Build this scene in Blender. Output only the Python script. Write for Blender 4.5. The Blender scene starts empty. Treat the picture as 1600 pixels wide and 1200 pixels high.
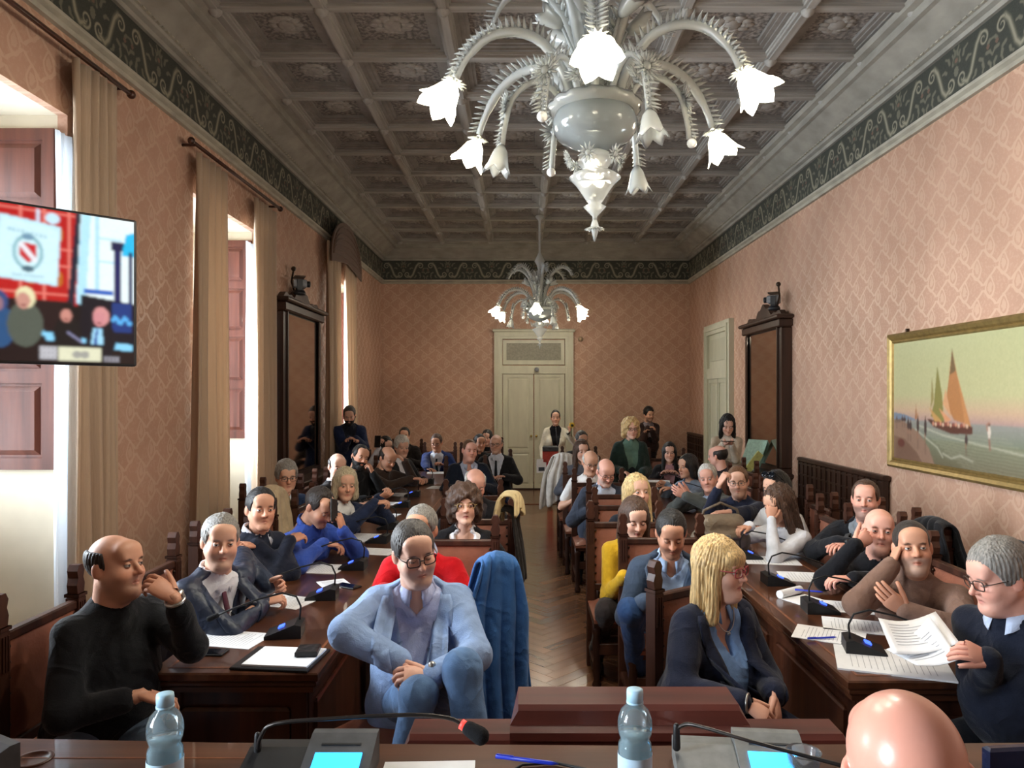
import bpy, bmesh, math, random
import numpy as np
from mathutils import Matrix, Vector
from mathutils.bvhtree import BVHTree
random.seed(4); np.random.seed(4)
PI = math.pi
D = bpy.data
SC = bpy.context.scene
COL = SC.collection

# ------------------------------------------------------------------ camera, sky, exposure
CAM_H = 1.85; FPX = 1150.0; VPX, VPY = 816.0, 617.0
cam = D.cameras.new('camera'); cam.sensor_width = 36; cam.lens = FPX / 1600 * 36
cam.shift_x = (800 - VPX) / 1600; cam.shift_y = (VPY - 600) / 1600
cam.clip_start = 0.05; cam.clip_end = 200
cam_o = D.objects.new('camera', cam); COL.objects.link(cam_o)
cam_o.location = (0, 0, CAM_H); cam_o.rotation_euler = (PI / 2, 0, 0)
SC.camera = cam_o
w = D.worlds.new('world'); SC.world = w; w.use_nodes = True
bg = w.node_tree.nodes['Background']; bg.inputs[0].default_value = (0.80, 0.90, 1.0, 1); bg.inputs[1].default_value = 3.5
SC.view_settings.view_transform = 'Standard'; SC.view_settings.look = 'None'
SC.view_settings.gamma = 1; SC.view_settings.use_curve_mapping = False
SC.view_settings.exposure = 0.42
BULB_W = 27.0        # each lit chandelier bulb
DAY_W = 165.0        # daylight entering each tall window
LEFT, RIGHT, BACK, FRONT = -2.75, 3.28, 14.4, -3.4
WINDOWS = [(-0.5, 1.0), (2.90, 4.45), (6.15, 7.65), (10.45, 11.6)]
for i, (a, b) in enumerate(WINDOWS):
    l = D.lights.new('daylight', 'AREA'); l.shape = 'RECTANGLE'; l.size = 2.1; l.size_y = b - a - .1
    l.spread = 1.9; l.energy = DAY_W; l.color = (0.86, 0.94, 1.0)
    o = D.objects.new('daylight', l); COL.objects.link(o)
    o.location = (LEFT - .95, (a + b) / 2, 2.3); o.rotation_euler = (0, -PI / 2, 0)

def P(u, v, Y):      # a photograph pixel at a given distance along the room -> metres
    return Vector(((u - VPX) * Y / FPX, Y, CAM_H - (v - VPY) * Y / FPX))
def PZ(u, v, z):     # a pixel on a level surface of height z
    Y = (CAM_H - z) * FPX / (v - VPY)
    return Vector(((u - VPX) * Y / FPX, Y, z))

# ------------------------------------------------------------------ materials
def lin(c):
    c = np.asarray(c, float)
    return np.where(c <= .04045, c / 12.92, ((c + .055) / 1.055) ** 2.4)
def hexc(h):
    h = h.lstrip('#'); return tuple(lin([int(h[i:i + 2], 16) / 255 for i in (0, 2, 4)]))
class E:             # arithmetic on shader sockets
    def __init__(s, nt, so): s.nt, s.so = nt, so
    def _m(s, op, *a, clamp=False):
        n = s.nt.nodes.new('ShaderNodeMath'); n.operation = op; n.use_clamp = clamp
        for i, x in enumerate((s,) + a):
            if isinstance(x, E): s.nt.links.new(x.so, n.inputs[i])
            else: n.inputs[i].default_value = x
        return E(s.nt, n.outputs[0])
    def __add__(s, o): return s._m('ADD', o)
    def __sub__(s, o): return s._m('SUBTRACT', o)
    def __mul__(s, o): return s._m('MULTIPLY', o)
    def __truediv__(s, o): return s._m('DIVIDE', o)
    def sin(s): return s._m('SINE')
    def cos(s): return s._m('COSINE')
    def abs(s): return s._m('ABSOLUTE')
    def frac(s): return s._m('FRACT')
    def floor(s): return s._m('FLOOR')
    def sqrt(s): return s._m('SQRT')
    def max(s, o): return s._m('MAXIMUM', o)
    def min(s, o): return s._m('MINIMUM', o)
    def below(s, e, soft):      # 1 under e, 0 above e+soft
        n = s.nt.nodes.new('ShaderNodeMapRange'); n.interpolation_type = 'SMOOTHSTEP'
        s.nt.links.new(s.so, n.inputs[0]); n.inputs[1].default_value = e; n.inputs[2].default_value = e + soft
        n.inputs[3].default_value = 1; n.inputs[4].default_value = 0
        return E(s.nt, n.outputs[0])
MATS = {}
def newmat(name):
    m = D.materials.new(name); m.use_nodes = True
    nt = m.node_tree; b = nt.nodes['Principled BSDF']
    return m, nt, b
def setp(b, **k):
    for n, v in k.items():
        b.inputs[n.replace('_', ' ')].default_value = v
def pm(name, col, rough=.6, metal=0, var=.12, scale=(30, 30, 30), bump=0.0, bscale=None, spec=.4, coat=0, detail=4, sheen=0, dark=None, trans=0):
    """plain procedural surface: colour with noise variation and a noise bump"""
    if name in MATS: return MATS[name]
    if isinstance(col, str): col = hexc(col)
    m, nt, b = newmat(name)
    setp(b, Roughness=rough, Metallic=metal); b.inputs['Specular IOR Level'].default_value = spec
    b.inputs['Coat Weight'].default_value = coat; b.inputs['Sheen Weight'].default_value = sheen
    b.inputs['Transmission Weight'].default_value = trans
    tc = nt.nodes.new('ShaderNodeTexCoord'); mp = nt.nodes.new('ShaderNodeMapping'); mp.inputs['Scale'].default_value = scale
    nt.links.new(tc.outputs['Object'], mp.inputs[0])
    nz = nt.nodes.new('ShaderNodeTexNoise'); nz.inputs['Scale'].default_value = 1; nz.inputs['Detail'].default_value = detail
    nt.links.new(mp.outputs[0], nz.inputs['Vector'])
    rp = nt.nodes.new('ShaderNodeValToRGB')
    c0 = hexc(dark) if dark else tuple(x * (1 - 2 * var) for x in col); c1 = tuple(min(1, x * (1 + 1.3 * var)) for x in col)
    rp.color_ramp.elements[0].color = (*c0, 1); rp.color_ramp.elements[1].color = (*c1, 1)
    rp.color_ramp.elements[0].position = .28; rp.color_ramp.elements[1].position = .72
    nt.links.new(nz.outputs['Fac'], rp.inputs[0]); nt.links.new(rp.outputs[0], b.inputs['Base Color'])
    if bump:
        bn = nt.nodes.new('ShaderNodeBump'); bn.inputs['Strength'].default_value = bump; bn.inputs['Distance'].default_value = .01
        if bscale:
            n2 = nt.nodes.new('ShaderNodeTexNoise'); n2.inputs['Scale'].default_value = bscale; n2.inputs['Detail'].default_value = 3
            nt.links.new(tc.outputs['Object'], n2.inputs['Vector']); nt.links.new(n2.outputs['Fac'], bn.inputs['Height'])
        else: nt.links.new(nz.outputs['Fac'], bn.inputs['Height'])
        nt.links.new(bn.outputs[0], b.inputs['Normal'])
    MATS[name] = m
    return m
def wood(name, col, dark, axis=1, rough=.35, coat=.15):
    s = [16, 16, 16]; s[axis] = 1.3
    return pm(name, col, rough=rough, scale=tuple(s), dark=dark, coat=coat, detail=6, bump=.06)
def creased(m):
    """soft folds of worn cloth on top of the weave"""
    if m.get('creased'): return m
    m['creased'] = 1; nt = m.node_tree; b = nt.nodes['Principled BSDF']; fine = [n for n in nt.nodes if n.type == 'BUMP'][0]; tc = [n for n in nt.nodes if n.type == 'TEX_COORD'][0]
    nz = nt.nodes.new('ShaderNodeTexNoise'); nz.inputs['Scale'].default_value = 7.5; nz.inputs['Detail'].default_value = 2; nz.inputs['Distortion'].default_value = .5; nt.links.new(tc.outputs['Object'], nz.inputs['Vector'])
    rg = ((E(nt, nz.outputs['Fac']) - .5).abs() * -2.) + 1.
    bn = nt.nodes.new('ShaderNodeBump'); bn.inputs['Strength'].default_value = .42; bn.inputs['Distance'].default_value = .035; nt.links.new(rg.so, bn.inputs['Height']); nt.links.new(fine.outputs[0], bn.inputs['Normal']); nt.links.new(bn.outputs[0], b.inputs['Normal'])
    return m
def cloth(col, kind='cloth'):
    h = col.lstrip('#')
    if kind == 'denim': return creased(pm('denim_' + h, col, rough=.85, var=.22, scale=(9, 9, 9), bump=.25, bscale=260, sheen=.1, spec=.2))
    if kind == 'leather': return creased(pm('leather_' + h, col, rough=.42, var=.12, scale=(14, 14, 14), bump=.2, bscale=60))
    return creased(pm('cloth_' + h, col, rough=.9, var=.09, scale=(12, 12, 12), bump=.22, bscale=180, sheen=.12, spec=.15))
def emit(name, col, strength):
    if name in MATS: return MATS[name]
    m, nt, b = newmat(name)
    setp(b, Roughness=.4); b.inputs['Base Color'].default_value = (*col, 1)
    b.inputs['Emission Color'].default_value = (*col, 1); b.inputs['Emission Strength'].default_value = strength
    MATS[name] = m; return m
def attr_mat(name, rough=.5, emission=0, spec=.4, bump=0, sss=0):
    if name in MATS: return MATS[name]
    m, nt, b = newmat(name); setp(b, Roughness=rough); b.inputs['Specular IOR Level'].default_value = spec
    a = nt.nodes.new('ShaderNodeAttribute'); a.attribute_name = 'Col'
    if emission:
        b.inputs['Base Color'].default_value = (.01, .01, .01, 1)
        nt.links.new(a.outputs['Color'], b.inputs['Emission Color']); b.inputs['Emission Strength'].default_value = emission
    else: nt.links.new(a.outputs['Color'], b.inputs['Base Color'])
    if sss:
        b.inputs['Subsurface Weight'].default_value = sss; b.inputs['Subsurface Radius'].default_value = (.01, .004, .002)
    if bump:
        tc = nt.nodes.new('ShaderNodeTexCoord'); n2 = nt.nodes.new('ShaderNodeTexNoise'); n2.inputs['Scale'].default_value = 120
        nt.links.new(tc.outputs['Object'], n2.inputs['Vector'])
        bn = nt.nodes.new('ShaderNodeBump'); bn.inputs['Strength'].default_value = bump; bn.inputs['Distance'].default_value = .004
        nt.links.new(n2.outputs['Fac'], bn.inputs['Height']); nt.links.new(bn.outputs[0], b.inputs['Normal'])
    MATS[name] = m; return m
def glassy(name, col, transp=.5, rough=.08, transl=.35, glow=0):
    """blown glass: see-through body, bright reflections, milky scatter"""
    if name in MATS: return MATS[name]
    m = D.materials.new(name); m.use_nodes = True; nt = m.node_tree; nt.nodes.clear()
    N = nt.nodes.new; L = nt.links.new
    out = N('ShaderNodeOutputMaterial'); tr = N('ShaderNodeBsdfTransparent'); tr.inputs[0].default_value = (*[.5 + .5 * c for c in col], 1)
    gl = N('ShaderNodeBsdfGlossy'); gl.inputs['Roughness'].default_value = rough
    df = N('ShaderNodeBsdfDiffuse'); df.inputs[0].default_value = (*col, 1)
    tl = N('ShaderNodeBsdfTranslucent'); tl.inputs[0].default_value = (*col, 1)
    a1 = N('ShaderNodeMixShader'); a1.inputs[0].default_value = .5; L(df.outputs[0], a1.inputs[1]); L(tl.outputs[0], a1.inputs[2])
    a2 = N('ShaderNodeMixShader'); a2.inputs[0].default_value = transp; L(a1.outputs[0], a2.inputs[1]); L(tr.outputs[0], a2.inputs[2])
    fr = N('ShaderNodeFresnel'); fr.inputs[0].default_value = 1.5
    a3 = N('ShaderNodeMixShader'); L(fr.outputs[0], a3.inputs[0]); L(a2.outputs[0], a3.inputs[1]); L(gl.outputs[0], a3.inputs[2])
    last = a3.outputs[0]
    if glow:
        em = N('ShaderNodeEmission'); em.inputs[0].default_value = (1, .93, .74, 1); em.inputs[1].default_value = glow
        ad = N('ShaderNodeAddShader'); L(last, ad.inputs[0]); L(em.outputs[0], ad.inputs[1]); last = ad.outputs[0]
    L(last, out.inputs[0]); MATS[name] = m; return m

# ------------------------------------------------------------------ mesh helpers
def tag(o, label=None, cat=None, group=None, kind=None):
    if label: o['label'] = label
    if cat: o['category'] = cat
    if group: o['group'] = group
    if kind: o['kind'] = kind
    return o
def empty(name, loc=(0, 0, 0), rz=0, label=None, cat=None, group=None, kind=None):
    o = D.objects.new(name, None); COL.objects.link(o); o.location = loc; o.rotation_euler = (0, 0, rz); o.empty_display_size = .1
    return tag(o, label, cat, group, kind)
def link(name, me, parent=None):
    o = D.objects.new(name, me); COL.objects.link(o)
    if parent: o.parent = parent
    return o
def copy_tree(o, parent=None):
    c = o.copy(); COL.objects.link(c); c.parent = parent
    for ch in o.children: copy_tree(ch, c)
    return c
class MB:
    def __init__(s): s.v = []; s.f = []; s.m = []
    def add(s, vs, fs, mi=0):
        n = len(s.v); s.v += [tuple(x) for x in vs]; s.f += [tuple(i + n for i in f) for f in fs]; s.m += [mi] * len(fs); return s
    def box(s, lo, hi, mi=0, bev=0, M=None):
        x0, y0, z0 = lo; x1, y1, z1 = hi
        if bev:
            bv = []
            for z, k in ((z0, 1), (z0 + bev, 0), (z1 - bev, 0), (z1, 1)):
                e = bev if k else 0
                bv += [(x0 + e, y0 + e, z), (x1 - e, y0 + e, z), (x1 - e, y1 - e, z), (x0 + e, y1 - e, z)]
            fs = [(3, 2, 1, 0), (12, 13, 14, 15)]
            for r in range(3):
                for i in range(4): a = r * 4 + i; b = r * 4 + (i + 1) % 4; fs.append((a, b, b + 4, a + 4))
        else:
            bv = [(x0, y0, z0), (x1, y0, z0), (x1, y1, z0), (x0, y1, z0), (x0, y0, z1), (x1, y0, z1), (x1, y1, z1), (x0, y1, z1)]
            fs = [(3, 2, 1, 0), (4, 5, 6, 7), (0, 1, 5, 4), (1, 2, 6, 5), (2, 3, 7, 6), (3, 0, 4, 7)]
        if M is not None: bv = [M @ Vector(p) for p in bv]
        return s.add(bv, fs, mi)
    def tube(s, pts, radii, n=8, mi=0, cap=True, flat=None):
        """round tube through pts; radii may be a number; flat=(normal, k) squashes it"""
        pts = [Vector(p) for p in pts]; k = len(pts)
        if not hasattr(radii, '__len__'): radii = [radii] * k
        vs, fs = [], []; up = None
        for i, p in enumerate(pts):
            t = (pts[min(i + 1, k - 1)] - pts[max(i - 1, 0)])
            t = t.normalized() if t.length > 1e-9 else Vector((0, 0, 1))
            if up is None: up = t.orthogonal().normalized() if flat is None else (Vector(flat[0]) - Vector(flat[0]).dot(t) * t).normalized()
            else:
                up = up - up.dot(t) * t
                up = up.normalized() if up.length > 1e-6 else t.orthogonal().normalized()
            sd = t.cross(up); kf = flat[1] if flat else 1
            for j in range(n):
                a = 2 * PI * j / n; vs.append(p + (up * math.cos(a) * kf + sd * math.sin(a)) * radii[i])
        for i in range(k - 1):
            for j in range(n): a = i * n + j; b = i * n + (j + 1) % n; fs.append((a, b, b + n, a + n))
        if cap:
            fs.append(tuple(range(n - 1, -1, -1))); fs.append(tuple((k - 1) * n + j for j in range(n)))
        return s.add(vs, fs, mi)
    def capsule(s, a, b, ra, rb, n=8, mi=0, flat=None):
        a, b = Vector(a), Vector(b); d = (b - a).normalized() if (b - a).length > 1e-9 else Vector((0, 0, 1))
        pts, rr = [], []
        for t in (1, .8, .45): pts.append(a - d * ra * t); rr.append(ra * math.sqrt(max(.02, 1 - t * t)))
        pts += [a, b]; rr += [ra, rb]
        for t in (.45, .8, 1): pts.append(b + d * rb * t); rr.append(rb * math.sqrt(max(.02, 1 - t * t)))
        return s.tube(pts, rr, n, mi, True, flat)
    def lathe(s, prof, n=16, c=(0, 0, 0), mi=0, cap=True, wob=None):
        vs, fs = [], []; cx, cy, cz = c
        for (r, z) in prof:
            for j in range(n):
                a = 2 * PI * j / n; q = r * (1 + (wob(a, z) if wob else 0)); vs.append((cx + q * math.cos(a), cy + q * math.sin(a), cz + z))
        k = len(prof)
        for i in range(k - 1):
            for j in range(n): a = i * n + j; b = i * n + (j + 1) % n; fs.append((a, b, b + n, a + n))
        if cap: fs.append(tuple(range(n - 1, -1, -1))); fs.append(tuple((k - 1) * n + j for j in range(n)))
        return s.add(vs, fs, mi)
    def prism(s, poly, a, b, axes=(0, 1, 2), mi=0):
        """polygon in the (axes[0], axes[1]) plane pulled from a to b along axes[2]"""
        n = len(poly); vs = []
        for t in (a, b):
            for (p, q) in poly:
                v = [0, 0, 0]; v[axes[0]] = p; v[axes[1]] = q; v[axes[2]] = t; vs.append(v)
        fs = [tuple(range(n - 1, -1, -1)), tuple(range(n, 2 * n))]
        for i in range(n): j = (i + 1) % n; fs.append((i, j, j + n, i + n))
        return s.add(vs, fs, mi)
    def sphere(s, c, r, n=10, k=6, mi=0):
        rx, ry, rz = (r, r, r) if not hasattr(r, '__len__') else r
        vs, fs = [], []
        for i in range(k + 1):
            th = PI * i / k
            for j in range(n): a = 2 * PI * j / n; vs.append((c[0] + rx * math.sin(th) * math.cos(a), c[1] + ry * math.sin(th) * math.sin(a), c[2] + rz * math.cos(th)))
        for i in range(k):
            for j in range(n): a = i * n + j; b = i * n + (j + 1) % n; fs.append((a + n, b + n, b, a))
        return s.add(vs, fs, mi)
    def xform(s, M):
        s.v = [tuple(M @ Vector(p)) for p in s.v]; return s
    def build(s, name, mat, parent=None, smooth=False, rel=None, fixn=True):
        me = D.meshes.new(name); vs = s.v
        if rel is not None: vs = [(x - rel[0], y - rel[1], z - rel[2]) for x, y, z in vs]
        me.from_pydata(vs, [], s.f)
        for m in (mat if isinstance(mat, (list, tuple)) else [mat]): me.materials.append(m)
        if any(s.m): me.polygons.foreach_set('material_index', s.m)
        if fixn:
            bm = bmesh.new(); bm.from_mesh(me); bmesh.ops.recalc_face_normals(bm, faces=bm.faces); bm.to_mesh(me); bm.free()
        if smooth: me.polygons.foreach_set('use_smooth', [True] * len(me.polygons))
        if smooth == 'auto':
            try: me.set_sharp_from_angle(angle=.7)
            except Exception: pass
        me.update()
        return link(name, me, parent)
def npmesh(name, V, F, mats, parent=None, smooth=True, rel=None, col=None, mi=None):
    V = np.asarray(V, np.float32)
    if rel is not None: V = V - np.asarray(rel, np.float32)
    me = D.meshes.new(name); n, m = len(V), len(F); F = np.asarray(F, np.int32); k = F.shape[1]
    me.vertices.add(n); me.vertices.foreach_set('co', V.ravel())
    me.loops.add(m * k); me.loops.foreach_set('vertex_index', F.ravel())
    me.polygons.add(m); me.polygons.foreach_set('loop_start', np.arange(0, m * k, k, dtype=np.int32))
    for x in (mats if isinstance(mats, (list, tuple)) else [mats]): me.materials.append(x)
    if mi is not None: me.polygons.foreach_set('material_index', np.asarray(mi, np.int32))
    me.polygons.foreach_set('use_smooth', np.full(m, bool(smooth)))
    if col is not None:
        a = me.color_attributes.new('Col', 'FLOAT_COLOR', 'POINT')
        a.data.foreach_set('color', np.concatenate([col, np.ones((n, 1))], 1).astype(np.float32).ravel())
    me.update(calc_edges=True); me.validate()
    return link(name, me, parent)
def thing1(name, mb, mat, label, cat, group=None, smooth=False, loc=(0, 0, 0), rz=0):
    o = mb.build(name, mat, None, smooth); o.location = loc; o.rotation_euler = (0, 0, rz); return tag(o, label, cat, group)

# ------------------------------------------------------------------ flat pictures drawn by code (vertex colours)
class Raster:
    def __init__(s, w, h, bgc=(0, 0, 0)):
        s.w, s.h = w, h; s.a = np.tile(lin(bgc), (h, w, 1)).astype(float)
        s.X, s.Y = np.meshgrid((np.arange(w) + .5) / w, (np.arange(h) + .5) / h)   # 0..1, y downwards
    def put(s, m, c, al=1):
        m = (np.clip(m, 0, 1) * al)[..., None]; s.a = s.a * (1 - m) + lin(c) * m
    def grad(s, y0, y1, c0, c1):
        t = np.clip((s.Y - y0) / (y1 - y0), 0, 1)[..., None]; m = ((s.Y >= y0) & (s.Y <= y1))[..., None]
        s.a = np.where(m, lin(c0) * (1 - t) + lin(c1) * t, s.a)
    def rect(s, x0, y0, x1, y1, c, al=1): s.put(((s.X >= x0) & (s.X < x1) & (s.Y >= y0) & (s.Y < y1)).astype(float), c, al)
    def ell(s, x, y, rx, ry, c, al=1): s.put(((((s.X - x) / rx) ** 2 + ((s.Y - y) / ry) ** 2) < 1).astype(float), c, al)
    def poly(s, pts, c, al=1):
        ins = np.zeros(s.X.shape, bool); n = len(pts)
        for i in range(n):
            x0, y0 = pts[i]; x1, y1 = pts[(i + 1) % n]
            if y0 == y1: continue
            ins ^= ((s.Y >= min(y0, y1)) & (s.Y < max(y0, y1)) & (s.X < x0 + (s.Y - y0) * (x1 - x0) / (y1 - y0)))
        s.put(ins.astype(float), c, al)
    def stroke(s, pts, wd, c, asp=1, al=1, taper=False):
        d = np.full(s.X.shape, 9.)
        for i in range(len(pts) - 1):
            (x0, y0), (x1, y1) = pts[i], pts[i + 1]; dx, dy = (x1 - x0) * asp, y1 - y0; L = dx * dx + dy * dy + 1e-12
            t = np.clip((((s.X - x0) * asp) * dx + (s.Y - y0) * dy) / L, 0, 1)
            ww = wd * (1 - .7 * (i / max(1, len(pts) - 1))) if taper else wd
            d = np.minimum(d, np.hypot((s.X - x0) * asp - t * dx, s.Y - y0 - t * dy) / ww)
        s.put(np.clip((1.25 - d) / .5, 0, 1), c, al)
    def soften(s, n):
        for _ in range(n):
            for ax in (0, 1): b = np.pad(s.a, [(1, 1) if k == ax else (0, 0) for k in range(3)], 'edge'); s.a = .25 * np.take(b, range(0, s.a.shape[ax]), ax) + .5 * s.a + .25 * np.take(b, range(2, s.a.shape[ax] + 2), ax)
    def mesh(s, name, w, h, mat, parent=None):
        """upright sheet w x h in local XZ, facing -Y, centred"""
        xs = (np.arange(s.w) / (s.w - 1) - .5) * w; zs = (.5 - np.arange(s.h) / (s.h - 1)) * h
        X, Z = np.meshgrid(xs, zs); V = np.stack([X.ravel(), np.zeros(X.size), Z.ravel()], 1)
        i = np.arange(s.w * s.h).reshape(s.h, s.w)
        F = np.stack([i[1:, :-1].ravel(), i[1:, 1:].ravel(), i[:-1, 1:].ravel(), i[:-1, :-1].ravel()], 1)
        return npmesh(name, V, F, mat, parent, False, None, s.a.reshape(-1, 3))

# ------------------------------------------------------------------ smooth bodies: distance fields meshed with surface nets
class Vol:
    def __init__(s, lo, hi, h):
        s.h = h; s.lo = np.asarray(lo, float)
        n = np.maximum(4, np.ceil((np.asarray(hi) - s.lo) / h).astype(int) + 1)
        s.ax = [(s.lo[i] + h * np.arange(n[i])).astype(np.float32) for i in range(3)]
        s.n = n; s.f = np.full(n, .12, np.float32)
    def _blk(s, lo, hi):
        a = np.clip(np.floor((np.asarray(lo) - s.lo) / s.h).astype(int), 0, s.n); b = np.clip(np.ceil((np.asarray(hi) - s.lo) / s.h).astype(int) + 1, 0, s.n)
        sl = tuple(slice(a[i], b[i]) for i in range(3))
        return sl, s.ax[0][sl[0]][:, None, None], s.ax[1][sl[1]][None, :, None], s.ax[2][sl[2]][None, None, :]
    @staticmethod
    def smin(a, b, k):
        if k <= 0: return np.minimum(a, b)
        h = np.clip(.5 + .5 * (b - a) / k, 0, 1); return b + (a - b) * h - k * h * (1 - h)
    def cap(s, a, b, ra, rb, k=.02):
        a = np.asarray(a, float); b = np.asarray(b, float); m = max(ra, rb) + k + .05
        sl, X, Y, Z = s._blk(np.minimum(a, b) - m, np.maximum(a, b) + m)
        if 0 in s.f[sl].shape: return
        d = b - a; L = d @ d + 1e-12
        t = np.clip(((X - a[0]) * d[0] + (Y - a[1]) * d[1] + (Z - a[2]) * d[2]) / L, 0, 1)
        q = np.sqrt((X - a[0] - t * d[0]) ** 2 + (Y - a[1] - t * d[1]) ** 2 + (Z - a[2] - t * d[2]) ** 2) - (ra + t * (rb - ra))
        s.f[sl] = s.smin(s.f[sl], q.astype(np.float32), k)
    def ellv(s, c, r, sl=None, R=None, m=.08):
        c = np.asarray(c, float); r = np.asarray(r, float)
        sl, X, Y, Z = s._blk(c - r.max() - m, c + r.max() + m)
        x, y, z = X - c[0], Y - c[1], Z - c[2]
        if R is not None:
            R = np.asarray(R, float)
            x, y, z = (R[0, 0] * x + R[1, 0] * y + R[2, 0] * z, R[0, 1] * x + R[1, 1] * y + R[2, 1] * z, R[0, 2] * x + R[1, 2] * y + R[2, 2] * z)
        k0 = np.sqrt((x / r[0]) ** 2 + (y / r[1]) ** 2 + (z / r[2]) ** 2); k1 = np.sqrt((x / r[0] ** 2) ** 2 + (y / r[1] ** 2) ** 2 + (z / r[2] ** 2) ** 2) + 1e-6
        return sl, (k0 * (k0 - 1) / k1).astype(np.float32)
    def ell(s, c, r, k=.02, R=None):
        sl, q = s.ellv(c, r, R=R)
        if q.size: s.f[sl] = s.smin(s.f[sl], q, k)
    def carve(s, c, r, k=.01, R=None):
        sl, q = s.ellv(c, r, R=R)
        if q.size: s.f[sl] = -s.smin(-s.f[sl], q, k)
    def grid(s): return s.ax[0][:, None, None], s.ax[1][None, :, None], s.ax[2][None, None, :]
    def cut(s, q, k=0): s.f = -s.smin(-s.f, -q.astype(np.float32), k) if k else np.maximum(s.f, q.astype(np.float32))
    def nets(s):
        f = s.f.copy()
        for i in range(3):     # closed at the border
            sl = [slice(None)] * 3
            for e in (0, -1): sl[i] = e; f[tuple(sl)] = np.maximum(f[tuple(sl)], s.h * .3)
        g = f < 0; n = np.array(f.shape)
        cs = sum(g[i:n[0] - 1 + i, j:n[1] - 1 + j, k:n[2] - 1 + k].astype(np.int8) for i in (0, 1) for j in (0, 1) for k in (0, 1))
        act = (cs > 0) & (cs < 8); I = np.argwhere(act)
        if not len(I): return np.zeros((0, 3)), np.zeros((0, 4), int)
        idx = np.full(act.shape, -1, np.int32); idx[act] = np.arange(len(I))
        acc = np.zeros((len(I), 3)); cnt = np.zeros(len(I)); cor = {}
        for c in [(i, j, k) for i in (0, 1) for j in (0, 1) for k in (0, 1)]: cor[c] = f[I[:, 0] + c[0], I[:, 1] + c[1], I[:, 2] + c[2]]
        for c in cor:
            for a in range(3):
                if c[a]: continue
                d = list(c); d[a] = 1; va, vb = cor[c], cor[tuple(d)]; m = (va < 0) != (vb < 0)
                t = np.where(m, va / np.where(m, va - vb, 1), 0); p = np.tile(np.array(c, float), (len(I), 1)); p[:, a] = t
                acc += p * m[:, None]; cnt += m
        V = s.lo + s.h * (I + acc / cnt[:, None]); Fs = []
        for a in range(3):
            b, c = (a + 1) % 3, (a + 2) % 3
            A = [slice(1, -1)] * 3; B = [slice(1, -1)] * 3; A[a] = slice(0, -1); B[a] = slice(1, None)
            ga, gb = g[tuple(A)], g[tuple(B)]; J = np.argwhere(ga != gb)
            if not len(J): continue
            sg = ga[J[:, 0], J[:, 1], J[:, 2]]; J = J + 1; J[:, a] -= 1
            q = []
            for (db, dc) in ((-1, -1), (0, -1), (0, 0), (-1, 0)):
                K = J.copy(); K[:, b] += db; K[:, c] += dc; q.append(idx[K[:, 0], K[:, 1], K[:, 2]])
            q = np.stack(q, 1); q[~sg] = q[~sg][:, ::-1]; Fs.append(q)
        return V, np.concatenate(Fs)
def wrinkle(v, amp, fr=22, seed=0):
    X, Y, Z = v.grid(); r = np.random.RandomState(seed); p = r.rand(6) * 6
    n = np.sin(fr * (X + .6 * Z) + p[0] + 1.5 * np.sin(9 * Y + p[1])) * np.sin(fr * .8 * (Y - .7 * Z) + p[2] + 1.3 * np.sin(8 * X + p[3])) + .5 * np.sin(fr * 1.9 * (Z + .4 * X - .3 * Y) + p[4])
    v.f += (amp * n).astype(np.float32)

# ------------------------------------------------------------------ heads (local: facing -Y, origin between the ears, metres)
def head_field(h, w=1., jaw=1., nose=1., fem=False, fat=0.):
    v = Vol((-.11, -.15, -.24), (.11, .14, .14), h)
    v.ell((0, .018, .032), (.076 * w, .096, .087), .0)
    v.ell((0, -.030, -.040), (.060 * w * (1 + .25 * fat), .060, .074), .03)
    for s in (-1, 1):
        v.ell((s * .034, -.056, -.032), (.028 + .012 * fat, .030, .032), .02)      # cheek
        v.cap((s * .056 * w, .0, -.045), (s * .02, -.070, -.098), .016 * jaw, .015 * jaw, .03)   # jaw
    v.ell((0, -.078, -.100), (.020 * jaw, .017, .016), .022)
    v.cap((-.036, -.076, .028), (.036, -.076, .028), .012, .012, .02)                # brow
    v.ell((0, -.060, .060), (.056 * w, .030, .035), .03)
    for s in (-1, 1): v.carve((s * .032, -.101, .005), (.019, .017, .012), .014)
    v.cap((0, -.084, .014), (0, -.106 - .006 * nose, -.026), .0075, .0115 * nose, .012)
    for s in (-1, 1): v.cap((s * .011 * nose, -.098, -.030), (s * .011 * nose, -.092, -.028), .0075, .0075, .008)
    for s in (-1, 1):
        v.cap((0, -.0855, -.0570), (s * .020, -.079, -.0625), .0065, .005, .008); v.cap((0, -.0850, -.0705), (s * .016, -.080, -.0680), .0075, .005, .008)
        sl, q = v.ellv((s * .011, -.096, -.0650), (.014, .012, .0024), R=np.array(Matrix.Rotation(s * .14, 3, 'Y'))); v.f[sl] = -Vol.smin(-v.f[sl], q, .004)
    for s in (-1, 1):
        v.ell((s * (.078 * w + .001), .016, -.006), (.009, .019, .032), .008, np.array(Matrix.Rotation(s * -.35, 3, 'Z')))
    nr = (.047 if fem else .057) + .012 * fat
    v.cap((0, .022, -.07), (0, .045, -.235), nr, nr + .004, .025)
    if fat: v.ell((0, -.035, -.112), (.045, .045, .03), .03)
    return v
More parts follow.
